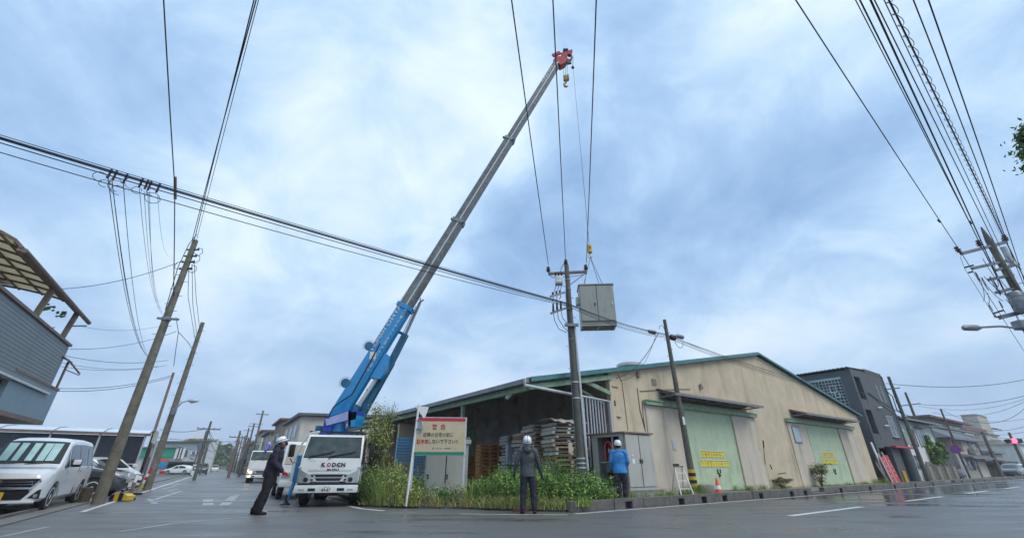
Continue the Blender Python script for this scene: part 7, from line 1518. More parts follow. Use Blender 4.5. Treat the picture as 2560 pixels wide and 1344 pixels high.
# parked cars in front of those shops
for k, (px, py, D, lab, m, rr) in enumerate(((2530, 1196, 55, 'dark car parked in front of the far shops', 'dark_body', 55), (2552, 1197, 60, 'white car parked at the right end of the road', 'white_body', 60), (2412, 1196, 43.5, 'dark car in the gap left of the no stopping sign', 'dark_body', -20))):
    p = W(px, py, D); c_ = thing('car', lab, 'car', V((p.x, p.y, 0)), radians(-rr)); car(c_, hp_ if k != 2 else vp, vhw, m, wheels=(.86, 3.5), hood=[(0, .6), (.9, .88), (4.6, 1.0)], ws=(1.0, 1.7, .62, .5), wins=((1.3, 2.3, 1.9, 2.3), (2.4, 3.6, 2.4, 3.2)), sub=12)
# no stopping sign
ns = thing('road_sign', 'round blue and red no stopping sign on a white pole', 'road sign', V((39.2, 40, .1)))
mb = MB(); mb.tube([V((39.2, 40, .1)), V((39.1, 40, 2.8))], .045, 8); mb.build('pole', 'white', ns, 40)
X = V((-.55, -.83, 0)).to_track_quat('Z', 'Y').to_matrix().to_4x4(); X.translation = V((39.05, 39.9, 2.5)); mb = MB(); mb.lathe([(.36, 0), (.36, .02)], 24, X); mb.build('sign_rim', 'sign_red', ns); mb = MB(); mb.lathe([(.30, .021), (.30, .027)], 24, X); mb.build('sign_face', 'crane_indigo', ns)
mb = MB(); mb.box((-.29, -.03, .028), (.29, .03, .033), X=X @ Matrix.Rotation(radians(-45), 4, 'Z')); mb.box((-.29, -.03, .028), (.29, .03, .034), X=X @ Matrix.Rotation(radians(45), 4, 'Z')); mb.build('red_cross', 'sign_red', ns)
# far poles on the right
def farpole(lab, px0, py0, px1, py1, D, r=.13, arms=1, m='pole_dark', aw=1.2, ad=None):
    b = W(px0, py0, D); b.z = 0; t = W(px1, py1, D); b.x = t.x+(b.x-t.x)*.0 if abs(b.x-t.x) < 1.5 else b.x; p = upole('utility_pole', lab, V((t.x, t.y, 0)), t, r*1.3, r*.8, m, 0); ad = ad or dB
    for k in range(arms): mb = MB(); q = t-UP*(.4+1.1*k); mb.beam(q-V(ad)*aw, q+V(ad)*aw, .1, .1); mb.build('crossarm', 'galv_dark', p); 
    for k in range(arms):
        for u in (-1, -.6, .6, 1): insul(p, t-UP*(.36+1.1*k)+V(ad)*aw*u, s=1.0)
    return t
f1t = farpole('tall far pole with crossarm rising behind the white house', 2300, 1150, 2263, 980, 50, .14, 0); mb = MB(); mb.beam(W(2250, 1014, 50), W(2300, 1008, 50), .12, .12); tag(mb.build('crossarm', 'galv_dark', loc=W(2250, 1014, 50)), 'wide crossarm on the tall far pole behind the white house', 'crossarm')
f2t = farpole('leaning thin pole before the brown slatted building', 2400, 1190, 2351, 1021, 44, .09, 0); f3t = farpole('grey conical pole before the far shops', 2500, 1195, 2455, 1078, 52, .16, 1, 'pole_concrete', .6)
f4t = farpole('dark pole carrying the red traffic light', 2560, 1190, 2522, 1080, 60, .16, 0)
tl = thing('traffic_light', 'horizontal traffic light showing red on the far dark pole', 'traffic light', W(2530, 1101, 59.5)); a = W(2500, 1102, 59.5); b = W(2542, 1100, 59.5); d = b-a
mb = MB(); mb.beam(W(2518, 1102, 59.5), W(2552, 1101, 59.5), .5, .5, up=UP); mb.build('housing', 'black', tl)
for k, (u, m) in enumerate(((0, 'red_light'), (1, 'black'), (2, 'black'))):
    q = W(2535, 1101, 59.1)+V((-.65*u*.8, 0, 0)) if u else W(2535, 1101, 59.1); X = V((-.75, -.66, 0)).to_track_quat('Z', 'Y').to_matrix().to_4x4(); X.translation = q; mb = MB(); mb.lathe([(.30 if u == 0 else .2, 0), (.30 if u == 0 else .2, .08)], 16, X); mb.build('lamp', m, tl)
# wires on the right far side
for a, b, r, lab, sg_ in (((2215, 958, 33), (2580, 944, 38), .022, 'single black cable from the grey building to the right edge', .5), ((2300, 1010, 50), (2580, 984, 42), .022, 'upper cable from tall far pole to the right edge', .5), ((2295, 1014, 50), (2580, 990, 42), .014, 'thin cable just below the upper far cable', .8), ((2351, 1022, 44), (2580, 1000, 38), .016, 'sagging cable from the leaning thin pole', 1.6), ((2330, 1030, 46), (2580, 992, 40), .014, 'lower cable crossing behind the leaning thin pole', .9), ((2440, 1052, 60), (2590, 1040, 60), .02, 'faint cable over the cream block', .3), ((2460, 1075, 60), (2590, 1055, 55), .02, 'cable above the pale long block', .4), ((2470, 1085, 60), (2590, 1070, 55), .02, 'second cable above the pale long block', .3), ((2480, 1092, 60), (2600, 1090, 60), .02, 'lowest cable by the traffic light', .2)):
    wire(sag(W(*a), W(*b), sg_, 16), r, lab, 'cable')
a = PL(2172, 983, WP(0, -1.9, 0), dB)
for k, (z, r) in enumerate(((0, .03), (-.08, .02), (.1, .012))): wire(sag(a+UP*z, W(2300, 1040+8*k, 50), .5+.2*k, 14), r, ('thick', 'medium', 'thin')[k]+' cable from the dark pole toward the tall far pole', 'cable')
# leaf cluster of a street tree reaching in at the right edge
# ------------------------------------------------------------------ far side street
def AS(px, py, m): p = PL(px, py, AA(0, m, 0), dA); return (p-AA(0, m, 0)).dot(dA), p
gbx = thing('shop_building', 'white building with a green roller awning beside the side lot', 'building', V((W(440, 1180, 66).x, 66, 0)))
def FB(px0, px1, y0, y1, D, dep, name, m, par): a = W(px0, y0, D); b = W(px1, y1, D); mb = MB(); mb.slab([V((a.x, D, max(0, b.z))), V((b.x, D, max(0, b.z))), V((b.x, D, a.z)), V((a.x, D, a.z))], V((-.54, .84, 0))*dep); return mb.build(name, m, par)
FB(340, 455, 1142, 1190, 88, 12, 'wall', 'plaster_pale', gbx); FB(350, 441, 1118, 1142, 87.6, 10, 'awning', 'awning_green', gbx); FB(448, 458, 1122, 1146, 88, 8, 'side_screen', 'roof_under', gbx); FB(340, 450, 1116, 1118.5, 87.3, 8, 'awning_rail', 'galv_dark', gbx)
FB(360, 419, 1147, 1153, 87.5, .3, 'poster', 'cone', gbx); FB(360, 415, 1153, 1168, 87.5, .3, 'poster', 'rack_blue', gbx)
for x in (442, 449, 456): FB(x, x+1.5, 1118, 1146, 87.4, .2, 'awning_post', 'white', gbx)
sh = thing('shed', 'dark open shed behind the white hatchback', 'shed', V((W(455, 1180, 68).x, 68, 0))); FB(421, 482, 1152, 1156, 86, 6, 'shed_roof', 'roof_under', sh); FB(421, 482, 1156, 1184, 88, 6, 'shed_wall', 'roof_under', sh); FB(452, 472, 1161, 1178, 87.9, .1, 'shutter', 'plaster_grey', sh)
fw = thing('warehouse', 'large pale flat factory building far behind the side lot', 'building', V((W(450, 1180, 100).x, 100, 0)))
FB(380, 520, 1106, 1190, 108, 30, 'wall', 'plaster_pale', fw); FB(380, 525, 1101.5, 1106, 107, 30, 'roof_edge', 'roof_under', fw); FB(478, 510, 1127, 1135, 107.7, .3, 'window_band', 'galv_dark', fw)
for k in range(3): FB(478+11*k, 478+11*k+1, 1127, 1135, 107.5, .2, 'window_bar', 'white', fw)
FB(463, 466, 1131, 1135, 107.7, .3, 'window', 'glass', fw)
st = FB(495, 516, 1111, 1120, 107.5, .4, 'name_board', 'crane_indigo', fw); text('SI', 1.1, mx(W(504, 1115, 107.2), (1, 0, 0), UP), 'white', st, height=.6); text('U', .5, mx(W(511, 1115, 107.2), (1, 0, 0), UP), 'white', st, height=.6)
for k in range(5): FB(459+5*k, 459+5*k+4.6, 1139+k*1.5, 1142+k*1.8, 97, 3, 'side_roof_sheet', 'galv_dark', fw)
FB(463, 484, 1149, 1153, 96, 5, 'loading_roof', 'plaster_pale', fw)
g2_ = thing('hall', 'beige hall with a low hipped roof on the far factory', 'building', V((W(490, 1180, 120).x, 120, 0))); FB(462, 522, 1096, 1190, 120, 20, 'wall', 'plaster', g2_)
mb = MB(); a, b, c, d = W(470, 1096.5, 119.5), W(525, 1098, 119.5), W(510, 1091, 126), W(490, 1088.5, 126); mb.slab([a, b, c, d], (0, 0, .2)); mb.build('roof', 'plaster_grey', g2_)
rbn = thing('banner', 'red banner with white marks at the roadside by the hatchback', 'banner', V((W(488, 1185, 60).x, 60, 0))); FB(484, 492, 1164, 1175, 60, .15, 'cloth', 'red_paint', rbn); FB(486, 490, 1167, 1172, 59.8, .05, 'white_mark', 'white', rbn); FB(483.4, 484.2, 1160, 1186, 60, .1, 'stick', 'white', rbn)
FBt = thing('leaning_board', 'pale leaning board at the foot of the dark side street pole', 'board', V((W(486, 1187, 55).x, 55, 0))); FB(482, 490, 1178, 1187, 55, .3, 'board', 'plaster_pale', FBt)
rd = thing('vending_machine', 'red box at the left corner of the green awning building', 'vending machine', V((W(404, 1182, 64).x, 64, 0))); FB(399, 410, 1176, 1184, 62, .8, 'case', 'red_paint', rd)
# street poles, both sides
farP = []
for k, (bx, tx, ty, D, lab, r, n_) in enumerate(((478, 528, 1052, 42, 'tall dark pole with two crossarms beside the side lot', .11, 2), (572, 601, 1076, 52, 'rusty brown pole with crossarm on the right of the side street', .13, 1), (592, 622, 1093, 60, 'thin pole behind the roof of the white truck', .12, 1), (502, 519, 1118, 75, 'slim pole behind the dark van', .12, 0), (486, 497, 1120, 64, 'slim grey post beside the red banner', .09, 0))):
    t = W(tx, ty, D); p = upole('utility_pole', lab, V((t.x, t.y, 0)), t, r*1.25, r*.8, 'pole_dark' if k != 1 else 'brown_trim', 0); farP.append(t)
    for j in range(n_):
        q = t-UP*(.7+1.0*j); mb = MB(); mb.beam(q-dB*.9, q+dB*.9, .12, .12); mb.build('crossarm', 'galv_dark', p)
        for u in (-.9, -.4, .4, .9): insul(p, q+dB*u, s=.7)
    if n_: mb = MB(); mb.rb(t-UP*2.2+V((-.25, 0, 0)), (.3, .3, .7), .05); mb.build('transformer', 'galv_dark', p)
ORD3 = ['nearest', 'second nearest', 'third nearest', 'fourth nearest', 'fifth nearest', 'sixth nearest', 'seventh nearest', 'seventh farthest', 'sixth farthest', 'fifth farthest', 'fourth farthest', 'third farthest', 'second farthest', 'farthest']
for k in range(14):
    D = 62+k*13; m_ = .6 if k % 2 else .2; t = PL(0, 0, AA(0, 0, 0), dA) if False else None; tt_ = (D-AP.y)/dA.y; p = AA(tt_, .2+.1*(k % 3), 0); z = 7.6+.8*rnd.random(); o = upole('utility_pole', ORD3[k]+' distant pole on the right side of the side street', p, p+UP*z, .17, .12, 'pole_dark' if k % 3 else 'pole_concrete', 0, group='distant poles along the side street')
    q = p+UP*(z-.5); mb = MB(); mb.beam(q-dB*.8, q+dB*.8, .12, .12); mb.build('crossarm', 'galv_dark', o)
    if k % 2 == 0: mb = MB(); q = p+UP*(z-1.8); mb.beam(q-dB*1.2, q+dB*.3, .08, .08); mb.build('crossarm', 'galv_dark', o)
for k in range(6):
    D = 85+k*22; tt_ = (D-AP.y)/dA.y; p = AA(tt_, 7.1, 0); z = 7.2; upole('utility_pole', ORD3[k]+' distant pole on the left side of the side street', p, p+UP*z, .15, .1, 'pole_dark', 0, group='distant poles on the left of the side street')
for a, b, sg_, lab in ((0, 1, 1.2, 'upper slack cable between tall dark pole and brown pole'), (0, 1, 1.9, 'lower slack cable between tall dark pole and brown pole')): wire(sag(farP[a]-UP*.7, farP[b]-UP*.8, sg_, 14), .02, lab)
for (x0, y0, D0_, x1, y1, D1_, lab) in ((400, 1072, 40, 526, 1068, 42, 'faint cable crossing left to the tall dark pole'), (395, 1093, 45, 640, 1099, 70, 'long faint cable behind all side street poles'), (430, 1110, 60, 520, 1122, 75, 'black cable before the factory wall'), (519, 1124, 75, 600, 1122, 90, 'cable over the mouth of the side street'), (519, 1126, 75, 585, 1135, 95, 'lower cable over the mouth of the side street'), (520, 1143, 90, 590, 1144, 100, 'lowest dark cable far down the side street'), (620, 1098, 60, 735, 1105, 62, 'faint cable behind the navy worker'), (431, 932, 28, 528, 1054, 42, 'cable from the thin pole down to the tall dark pole') if False else (601, 1080, 52, 622, 1096, 60, 'short cable between brown pole and thin pole')):
    wire(sag(W(x0, y0, D0_), W(x1, y1, D1_), .3, 12), .022, lab)
# houses along the right side of the side street
for k, (t0, t1, m0, z, wm, rm, lab) in enumerate(((26, 37, -1.2, 4.9, 'plaster', 'roof_tile', 'pale box like building directly behind the white truck'), (39, 47, -1.0, 5.6, 'wood_old', 'roof_red', 'brown house behind the truck on the right of the side street'), (49, 60, -.8, 5.0, 'plaster_grey', 'roof_tile', 'grey house further down the side street'), (63, 76, -.8, 6.0, 'plaster', 'roof_red', 'cream house far down the side street'), (80, 100, -.8, 5.2, 'wood_old', 'roof_tile', 'long brown house at the far end of the side street'), (104, 140, -.8, 6.2, 'plaster_grey', 'roof_tile', 'last grey row of houses at the far end'))):
    h = thing('house', lab, 'house', AA((t0+t1)/2, m0-4, 0))
    mb = MB(); mb.slab([AA(t0, m0, 0), AA(t1, m0, 0), AA(t1, m0-9, 0), AA(t0, m0-9, 0)], (0, 0, z)); mb.build('wall', wm, h); mb = MB(); mb.slab([AA(t0-.4, m0+.4, z), AA(t1+.4, m0+.4, z), AA(t1+.4, m0-9.4, z+.3), AA(t0-.4, m0-9.4, z+.3)], (0, 0, .2)); mb.build('roof', rm, h)
    for j in range(3):
        u = t0+(t1-t0)*(.15+.28*j)
        for z0 in (1.0, 3.3): mb = MB(); mb.slab([AA(u, m0, z0), AA(u+(t1-t0)*.14, m0, z0), AA(u+(t1-t0)*.14, m0, z0+1.1), AA(u, m0, z0+1.1)], mA*.05); w_ = mb.build('window', 'galv', h); mb = MB(); mb.slab([AA(u+.08, m0, z0+.08), AA(u+(t1-t0)*.14-.08, m0, z0+.08), AA(u+(t1-t0)*.14-.08, m0, z0+1.02), AA(u+.08, m0, z0+1.02)], mA*.07); mb.build('pane', 'glass', w_)
        mb = MB(); mb.slab([AA(t0+.001, m0-1.5-2.4*j, 2.8), AA(t0+.001, m0-2.9-2.4*j, 2.8), AA(t0+.001, m0-2.9-2.4*j, 3.9), AA(t0+.001, m0-1.5-2.4*j, 3.9)], -dA*.05); mb.build('window', 'glass', h)
for k, (t0, t1, m0, z, wm, lab) in enumerate(((135, 165, 8, 6, 'plaster_grey', 'grey block on the left far down the street'),)):
    h = thing('house', lab, 'house', AA((t0+t1)/2, m0+4, 0)); mb = MB(); mb.slab([AA(t0, m0, 0), AA(t1, m0, 0), AA(t1, m0+9, 0), AA(t0, m0+9, 0)], (0, 0, z)); mb.build('wall', wm, h); mb = MB(); mb.slab([AA(t0-.4, m0-.4, z), AA(t1+.4, m0-.4, z), AA(t1+.4, m0+9.4, z+.3), AA(t0-.4, m0+9.4, z+.3)], (0, 0, .2)); mb.build('roof', 'roof_tile', h)
mb = MB(); n_ = 60; vs = []
for i in range(n_+1): x = -420+i*9; vs += [(x, 420, 0), (x, 420, 9+5*sin(i*.31)+2*sin(i*.83))]
hb_ = MB(); hb_.v = vs+[(x, 470, z) for x, _, z in vs]; k = len(vs)
hb_.f = [(2*i, 2*i+2, 2*i+3, 2*i+1) for i in range(n_)]+[(2*i+1, 2*i+3, 2*i+3+k, 2*i+1+k) for i in range(n_)]; hb_.m = [0]*len(hb_.f); struct(hb_.build('hills', 'leaf_dark'))
# wheel stops, far left cone etc
q = W(571, 1186, 55); q.z = 0; cn2 = dup(cn, q, 0, 'small far traffic cone at the foot of the brown pole')

# ------------------------------------------------------------------ vegetation
def blades_mesh(name, pos, h, lean, w, mats, mi=None, seg=3):
    """pos Nx3, h N, lean Nx2 (tip offset), w N -> bent tapering blades"""
    N = len(pos); ang = NPR.uniform(0, 2*pi, N); sx = np.cos(ang)*w; sy = np.sin(ang)*w; vs = np.zeros((N, seg*2+1, 3))
    for k in range(seg):
        f = k/seg; c = pos+np.stack([lean[:, 0]*f**1.8, lean[:, 1]*f**1.8, h*(f-.12*f*f)], 1); ww = (1-f*.7)
        vs[:, 2*k] = c+np.stack([-sx*ww, -sy*ww, 0*sx], 1); vs[:, 2*k+1] = c+np.stack([sx*ww, sy*ww, 0*sx], 1)
    vs[:, seg*2] = pos+np.stack([lean[:, 0], lean[:, 1], h*.88], 1)
    P_ = seg*2+1; base_ = (np.arange(N)*P_)[:, None]; fl = []
    q = np.concatenate([base_+np.array([[2*k, 2*k+1, 2*k+3, 2*k+2]]) for k in range(seg-1)], 0); tri = base_+np.array([[2*seg-2, 2*seg-1, 2*seg]])
    me = bpy.data.meshes.new(name); me.vertices.add(N*P_); me.vertices.foreach_set('co', vs.reshape(-1)); nq, nt_ = len(q), len(tri)
    me.loops.add(nq*4+nt_*3); me.loops.foreach_set('vertex_index', np.concatenate([q.reshape(-1), tri.reshape(-1)]).astype(np.int32)); me.polygons.add(nq+nt_)
    me.polygons.foreach_set('loop_start', np.concatenate([np.arange(nq)*4, nq*4+np.arange(nt_)*3]).astype(np.int32)); me.polygons.foreach_set('loop_total', np.concatenate([np.full(nq, 4), np.full(nt_, 3)]).astype(np.int32))
    for m in mats: me.materials.append(M[m])
    if mi is not None: mi = np.asarray(mi, dtype=np.int32); me.polygons.foreach_set('material_index', np.concatenate([np.tile(mi, seg-1), mi]).astype(np.int32))
    me.update(); me.validate(); return me
def leaves_mesh(name, c, size, nrm, mats, mi):
    """small four-cornered pointed leaves around centres c, folded on the midrib"""
    N = len(c); a = NPR.normal(size=(N, 3)); a -= (a*nrm).sum(1)[:, None]*nrm; a /= np.linalg.norm(a, axis=1)[:, None]+1e-6; b = np.cross(nrm, a); s = size[:, None]
    vs = np.stack([c-a*s, c+b*s*.38+nrm*s*.12, c+a*s, c-b*s*.38+nrm*s*.12], 1).reshape(-1, 3); me = bpy.data.meshes.new(name); me.vertices.add(4*N); me.vertices.foreach_set('co', vs.reshape(-1))
    base_ = (np.arange(N)*4)[:, None]; q = np.concatenate([base_+np.array([[0, 1, 2]]), base_+np.array([[0, 2, 3]])], 0); me.loops.add(6*N); me.loops.foreach_set('vertex_index', q.reshape(-1).astype(np.int32)); me.polygons.add(2*N); me.polygons.foreach_set('loop_start', (np.arange(2*N)*3).astype(np.int32)); me.polygons.foreach_set('loop_total', np.full(2*N, 3, dtype=np.int32))
    for m in mats: me.materials.append(M[m])
    mi = np.asarray(mi, dtype=np.int32); me.polygons.foreach_set('material_index', np.tile(mi, 2)); me.update(); me.validate(); return me
def put(me, name, parent=None, kind=None, label=None, cat=None):
    o = bpy.data.objects.new(name, me); col.objects.link(o); o.parent = parent
    if kind: o['kind'] = kind
    if label: o['label'] = label
    if cat: o['category'] = cat
    return o
def inpoly(p, poly):
    x, y = p; c = False; n = len(poly)
    for i in range(n):
        (x1, y1), (x2, y2) = poly[i], poly[(i+1) % n]
        if (y1 > y) != (y2 > y) and x < (x2-x1)*(y-y1)/(y2-y1)+x1: c = not c
    return c
def sample(poly, N):
    xs = [p[0] for p in poly]; ys = [p[1] for p in poly]; out = []
    while len(out) < N:
        q = (rnd.uniform(min(xs), max(xs)), rnd.uniform(min(ys), max(ys)))
        if inpoly(q, poly): out.append(q)
    return np.array(out)
def grass(poly, N, hmin, hmax, w, lean, mats, wts, label, name='grass', z0=.05, clump=True, hf=None):
    p = sample(poly, N)
    if clump:
        cc = sample(poly, max(6, N//60)); idx = NPR.randint(0, len(cc), N); use = NPR.rand(N) < .75; p[use] = cc[idx[use]]+NPR.normal(0, .07, (use.sum(), 2)); hs = (.6+.8*NPR.rand(len(cc)))[idx]
    else: hs = np.ones(N)
    h = (hmin+(hmax-hmin)*NPR.rand(N))*hs
    if hf: h = h*np.array([hf(a, b) for a, b in p])
    la = NPR.uniform(0, 2*pi, N); ll = h*NPR.uniform(.1, lean, N); L = np.stack([np.cos(la)*ll, np.sin(la)*ll], 1)
    pos = np.concatenate([p, np.full((N, 1), z0)], 1); mi = NPR.choice(len(mats), N, p=wts); me = blades_mesh(name, pos, h, L, np.full(N, w)*NPR.uniform(.6, 1.3, N), mats, mi); return put(me, name, None, 'stuff', label, 'grass')
def weeds(poly, nst, hmin, hmax, nl, ls, mats, wts, label, name='weeds', z0=.05, cen=None, stem='leaf_mid', hf=None, narrow=False):
    """stems with many small leaves all the way up"""
    p = sample(poly, nst); cs = []; ns = []; sz = []; mi = []; sp = []; sh_ = []; sl2 = []
    for (x, y) in p:
        h = rnd.uniform(hmin, hmax)*(hf(x, y) if hf else 1); a = rnd.uniform(0, 2*pi); l = h*rnd.uniform(.05, .35); k = rnd.choices(range(len(mats)), wts)[0]; sp.append((x, y, z0)); sh_.append(h); sl2.append((cos(a)*l, sin(a)*l))
        for j in range(nl):
            f = .12+.88*j/nl; r = .03+.16*(1-f*.75)*rnd.random(); b = rnd.uniform(0, 2*pi); cs.append((x+cos(a)*l*f**1.8+cos(b)*r, y+sin(a)*l*f**1.8+sin(b)*r, z0+h*(f-.12*f*f)+rnd.uniform(-.03, .05))); ns.append((cos(b)*.6, sin(b)*.6, rnd.uniform(.4, 1))); sz.append(ls*rnd.uniform(.6, 1.4)); mi.append(k if rnd.random() < .8 else rnd.randrange(len(mats)))
    N_ = np.array(ns); N_ /= np.linalg.norm(N_, axis=1)[:, None]; me = leaves_mesh(name, np.array(cs), np.array(sz), N_, mats, mi); o = put(me, name, None, 'stuff', label, 'plants')
    me2 = blades_mesh(name+'_stems', np.array(sp), np.array(sh_), np.array(sl2), np.full(len(sp), .006), [stem]); s_ = put(me2, 'stems', o); s_['kind'] = 'stuff'; return o
# bed on the left of the sign pole: tall yellow green grass and weeds
def gp2(*pts): return [(G(x, y).x, G(x, y).y) for x, y in pts]
def ha(x, y): return .62+.55*math.exp(-((x+3.95)/.42)**2)+.22*math.exp(-((x+2.95)/.2)**2)+.12*sin(9*x+4*y)
bedA = [(-5.0, 15.6), (-4.35, 13.95), (-3.8, 13.45), (-2.9, 13.15), (-2.55, 13.4), (-2.5, 14.5), (-3.4, 16.5)]
grass(bedA, 4300, .35, .9, .006, 1.0, ['leaf_yellow', 'leaf_bright', 'leaf_mid', 'leaf_dry'], [.42, .32, .16, .10], 'tall yellow green grass between truck and sign pole', hf=ha)
weeds([(-4.9, 15.5), (-4.5, 14.2), (-3.7, 13.7), (-3.0, 13.5), (-2.7, 14.6), (-3.6, 16)], 380, .65, 1.15, 34, .034, ['leaf_yellow', 'leaf_bright', 'leaf_dry'], [.4, .4, .2], 'feathery pale weeds among the yellow grass', 'weeds', hf=ha)
weeds([(-4.9, 14.9), (-4.45, 13.95), (-4.0, 13.6), (-3.8, 14.2), (-4.4, 15.4)], 120, .5, 1.15, 34, .036, ['leaf_dark', 'leaf_mid'], [.7, .3], 'dark leafy weeds beside the crane truck cab', 'weeds')
weeds([(-2.9, 13.3), (-2.0, 13.35), (-1.2, 13.3), (-1.3, 13.9), (-2.9, 14.1)], 90, .22, .62, 24, .032, ['leaf_yellow', 'leaf_mid', 'leaf_dark'], [.4, .3, .3], 'low mixed weeds under the warning board', 'weeds')
weeds([(-2.1, 13.3), (-1.6, 13.3), (-1.6, 13.55), (-2.1, 13.6)], 28, .3, .5, 30, .03, ['leaf_dark', 'leaf_mid'], [.7, .3], 'small dark shrub under the warning board', 'weeds')
weeds([(-3.6, 13.4), (-3.0, 13.2), (-2.2, 13.3), (-2.9, 13.7)], 60, .3, .6, 26, .03, ['leaf_dry', 'leaf_yellow', 'leaf_dark'], [.4, .3, .3], 'dry brownish weeds at the foot of the bent sign pole', 'weeds')
# big green mass behind the grey worker
bedB = [(-1.2, 13.25), (0.3, 12.75), (1.4, 12.45), (2.6, 13.0), (3.0, 13.55), (2.6, 14.3), (1.5, 14.5), (.2, 14.6), (-1.0, 14.4)]
def hb2(x, y): return .62+.42*math.exp(-((x+.15)/.45)**2)+.40*math.exp(-((x-1.0)/.4)**2)+.30*math.exp(-((x-2.1)/.5)**2)+.10*sin(8*x+5*y)
weeds(bedB, 900, .62, 1.12, 34, .034, ['leaf_mid', 'leaf_bright', 'leaf_dark'], [.5, .32, .18], 'dense overgrown green weeds in front of the pallet stacks', 'weeds', hf=hb2)
grass(bedB, 3000, .45, 1.05, .006, .9, ['leaf_mid', 'leaf_bright', 'leaf_yellow'], [.5, .35, .15], 'grass blades sticking out of the green weeds', hf=hb2)
grass([(.9, 13.3), (1.7, 13.3), (1.7, 14), (.9, 14)], 170, 1.0, 1.45, .016, .35, ['leaf_mid', 'leaf_dark'], [.6, .4], 'tall reed like blades above the weeds before the grey stack')
grass([(-1.2, 13.3), (0.3, 12.8), (1.3, 12.5), (1.35, 12.02), (-.2, 12.45), (-1.3, 12.95)], 3000, .08, .34, .006, 1.3, ['leaf_dry', 'leaf_yellow', 'leaf_mid'], [.4, .35, .25], 'dry short grass along the road edge of the bed')
grass([(-4.4, 14.0), (-2.6, 13.4), (-1.2, 13.15), (-1.3, 12.98), (-2.7, 13.15), (-4.35, 13.75)], 1500, .06, .28, .006, 1.4, ['leaf_dry', 'leaf_yellow', 'leaf_mid'], [.5, .3, .2], 'ragged dry grass spilling over the low kerb by the sign pole')
grass([(-1.35, 13.2), (-.9, 13.15), (-.8, 13.5), (-1.3, 13.5)], 240, .4, .7, .012, .8, ['leaf_mid', 'leaf_bright'], [.6, .4], 'arching grass tuft at the right post of the warning board')
def kgrass(t0, t1, n0, n1, N, h, lab, w=.006): grass([tuple(KB(t0, n0).xy), tuple(KB(t1, n0).xy), tuple(KB(t1, n1).xy), tuple(KB(t0, n1).xy)], N, h*.4, h, w, .9, ['leaf_mid', 'leaf_yellow', 'leaf_bright'], [.45, .3, .25], lab, z0=.12)
kgrass(.1, .6, -.12, .0, 260, .3, 'grass tuft on the rounded end of the kerb', .006); kgrass(2.0, 4.9, .3, .9, 900, .35, 'grass along the plinth of the open cabinet'); kgrass(6.6, 7.6, .9, 1.7, 500, .4, 'green tuft between striped pole and cone'); kgrass(.7, 2.2, .3, 1.4, 700, .4, 'grass and straw left of the blue worker')
kgrass(11.5, 14.5, 1.8, 2.2, 500, .28, 'weeds at the wall right of the first green door'); kgrass(15, 27, 1.9, 2.2, 900, .18, 'thin grass strip along the warehouse foot')
kgrass(26, 29, 1.2, 2.2, 400, .35, 'weeds at the far corner of the warehouse')
# bare shrub on the warehouse wall
def shrub(name, label, base_, h, r, nl, ls, mats, wts, cat='shrub', stems=8, spread=1.0, up0=.3, cl=26, hull=None):
    t = thing(name, label, cat, base_); mb = MB(); b = V(base_); tips = []
    for k in range(stems):
        a = rnd.uniform(0, 2*pi); d = V((cos(a)*r*spread, sin(a)*r*spread, 0))*rnd.uniform(.2, .9); tip_ = b+d+UP*h*rnd.uniform(.6, 1); mid = b+d*.35+UP*h*.4; mb.tube([b+d*.05, mid, tip_], [.03*h/2, .018*h/2, .006], 5); tips.append((mid, tip_)); tips.append((b+d*.1, mid))
        for j in range(4): f = rnd.uniform(.3, .9); c = mid.lerp(tip_, f); e = c+V((rnd.uniform(-.5, .5)*r, rnd.uniform(-.5, .5)*r, rnd.uniform(.05, .35)*h*.5)); mb.tube([c, c.lerp(e, .5)+UP*.03, e], [.01, .007, .003], 4); tips.append((c, e))
    mb.build('trunk', 'bark', t); cs = []; ns = []; sz = []; mi = []
    for k in range(cl*len(tips)//4):
        a, b2 = rnd.choice(tips); c0_ = a.lerp(b2, rnd.uniform(.35, 1.05)); mk = rnd.choices(range(len(mats)), wts)[0]
        for j in range(max(1, nl)):
            c = c0_+V((rnd.gauss(0, r*.16), rnd.gauss(0, r*.16), rnd.gauss(0, h*.05)))
            if c.z < b.z+h*up0: continue
            cs.append(tuple(c)); n_ = V((rnd.gauss(0, 1), rnd.gauss(0, 1), rnd.gauss(.6, .8))).normalized(); ns.append(tuple(n_)); sz.append(ls*rnd.uniform(.6, 1.4)); mi.append(mk if rnd.random() < .8 else rnd.randrange(len(mats)))
    cs = np.array(cs); I = rootinv(t); cs = cs-np.array(b); me = leaves_mesh('crown', cs, np.array(sz), np.array(ns), mats, mi); put(me, 'crown', t)['kind'] = 'stuff'; return t
shrub('small_tree', 'slender half bare small tree behind the crane truck cab', V((-4.35, 14.9, .05)), 2.8, .6, 7, .036, ['leaf_yellow', 'leaf_mid', 'leaf_dry'], [.3, .45, .25], 'tree', 16, 1.0, .35, 26)
shrub('shrub', 'dark leafy bush low behind the crane truck mirror', V((-4.45, 15.2, .05)), 1.4, .4, 7, .036, ['leaf_dry', 'leaf_dark', 'leaf_mid'], [.5, .3, .2], 'bush', 12, 1.0, .1, 26)
shrub('shrub', 'sparse dry bush against the wall left of the far green door', WP(-9.6, -.35, .12), 1.1, .6, 4, .04, ['leaf_dark', 'leaf_dry'], [.6, .4], 'bush', 12, 1.0, .05, 22)
shrub('shrub', 'low dry bush at the foot of the wall between the doors', WP(-14.0, -.3, .12), .55, .5, 6, .05, ['leaf_dry', 'leaf_dark'], [.6, .4], 'bush', 6, 1.0, .1, 14)
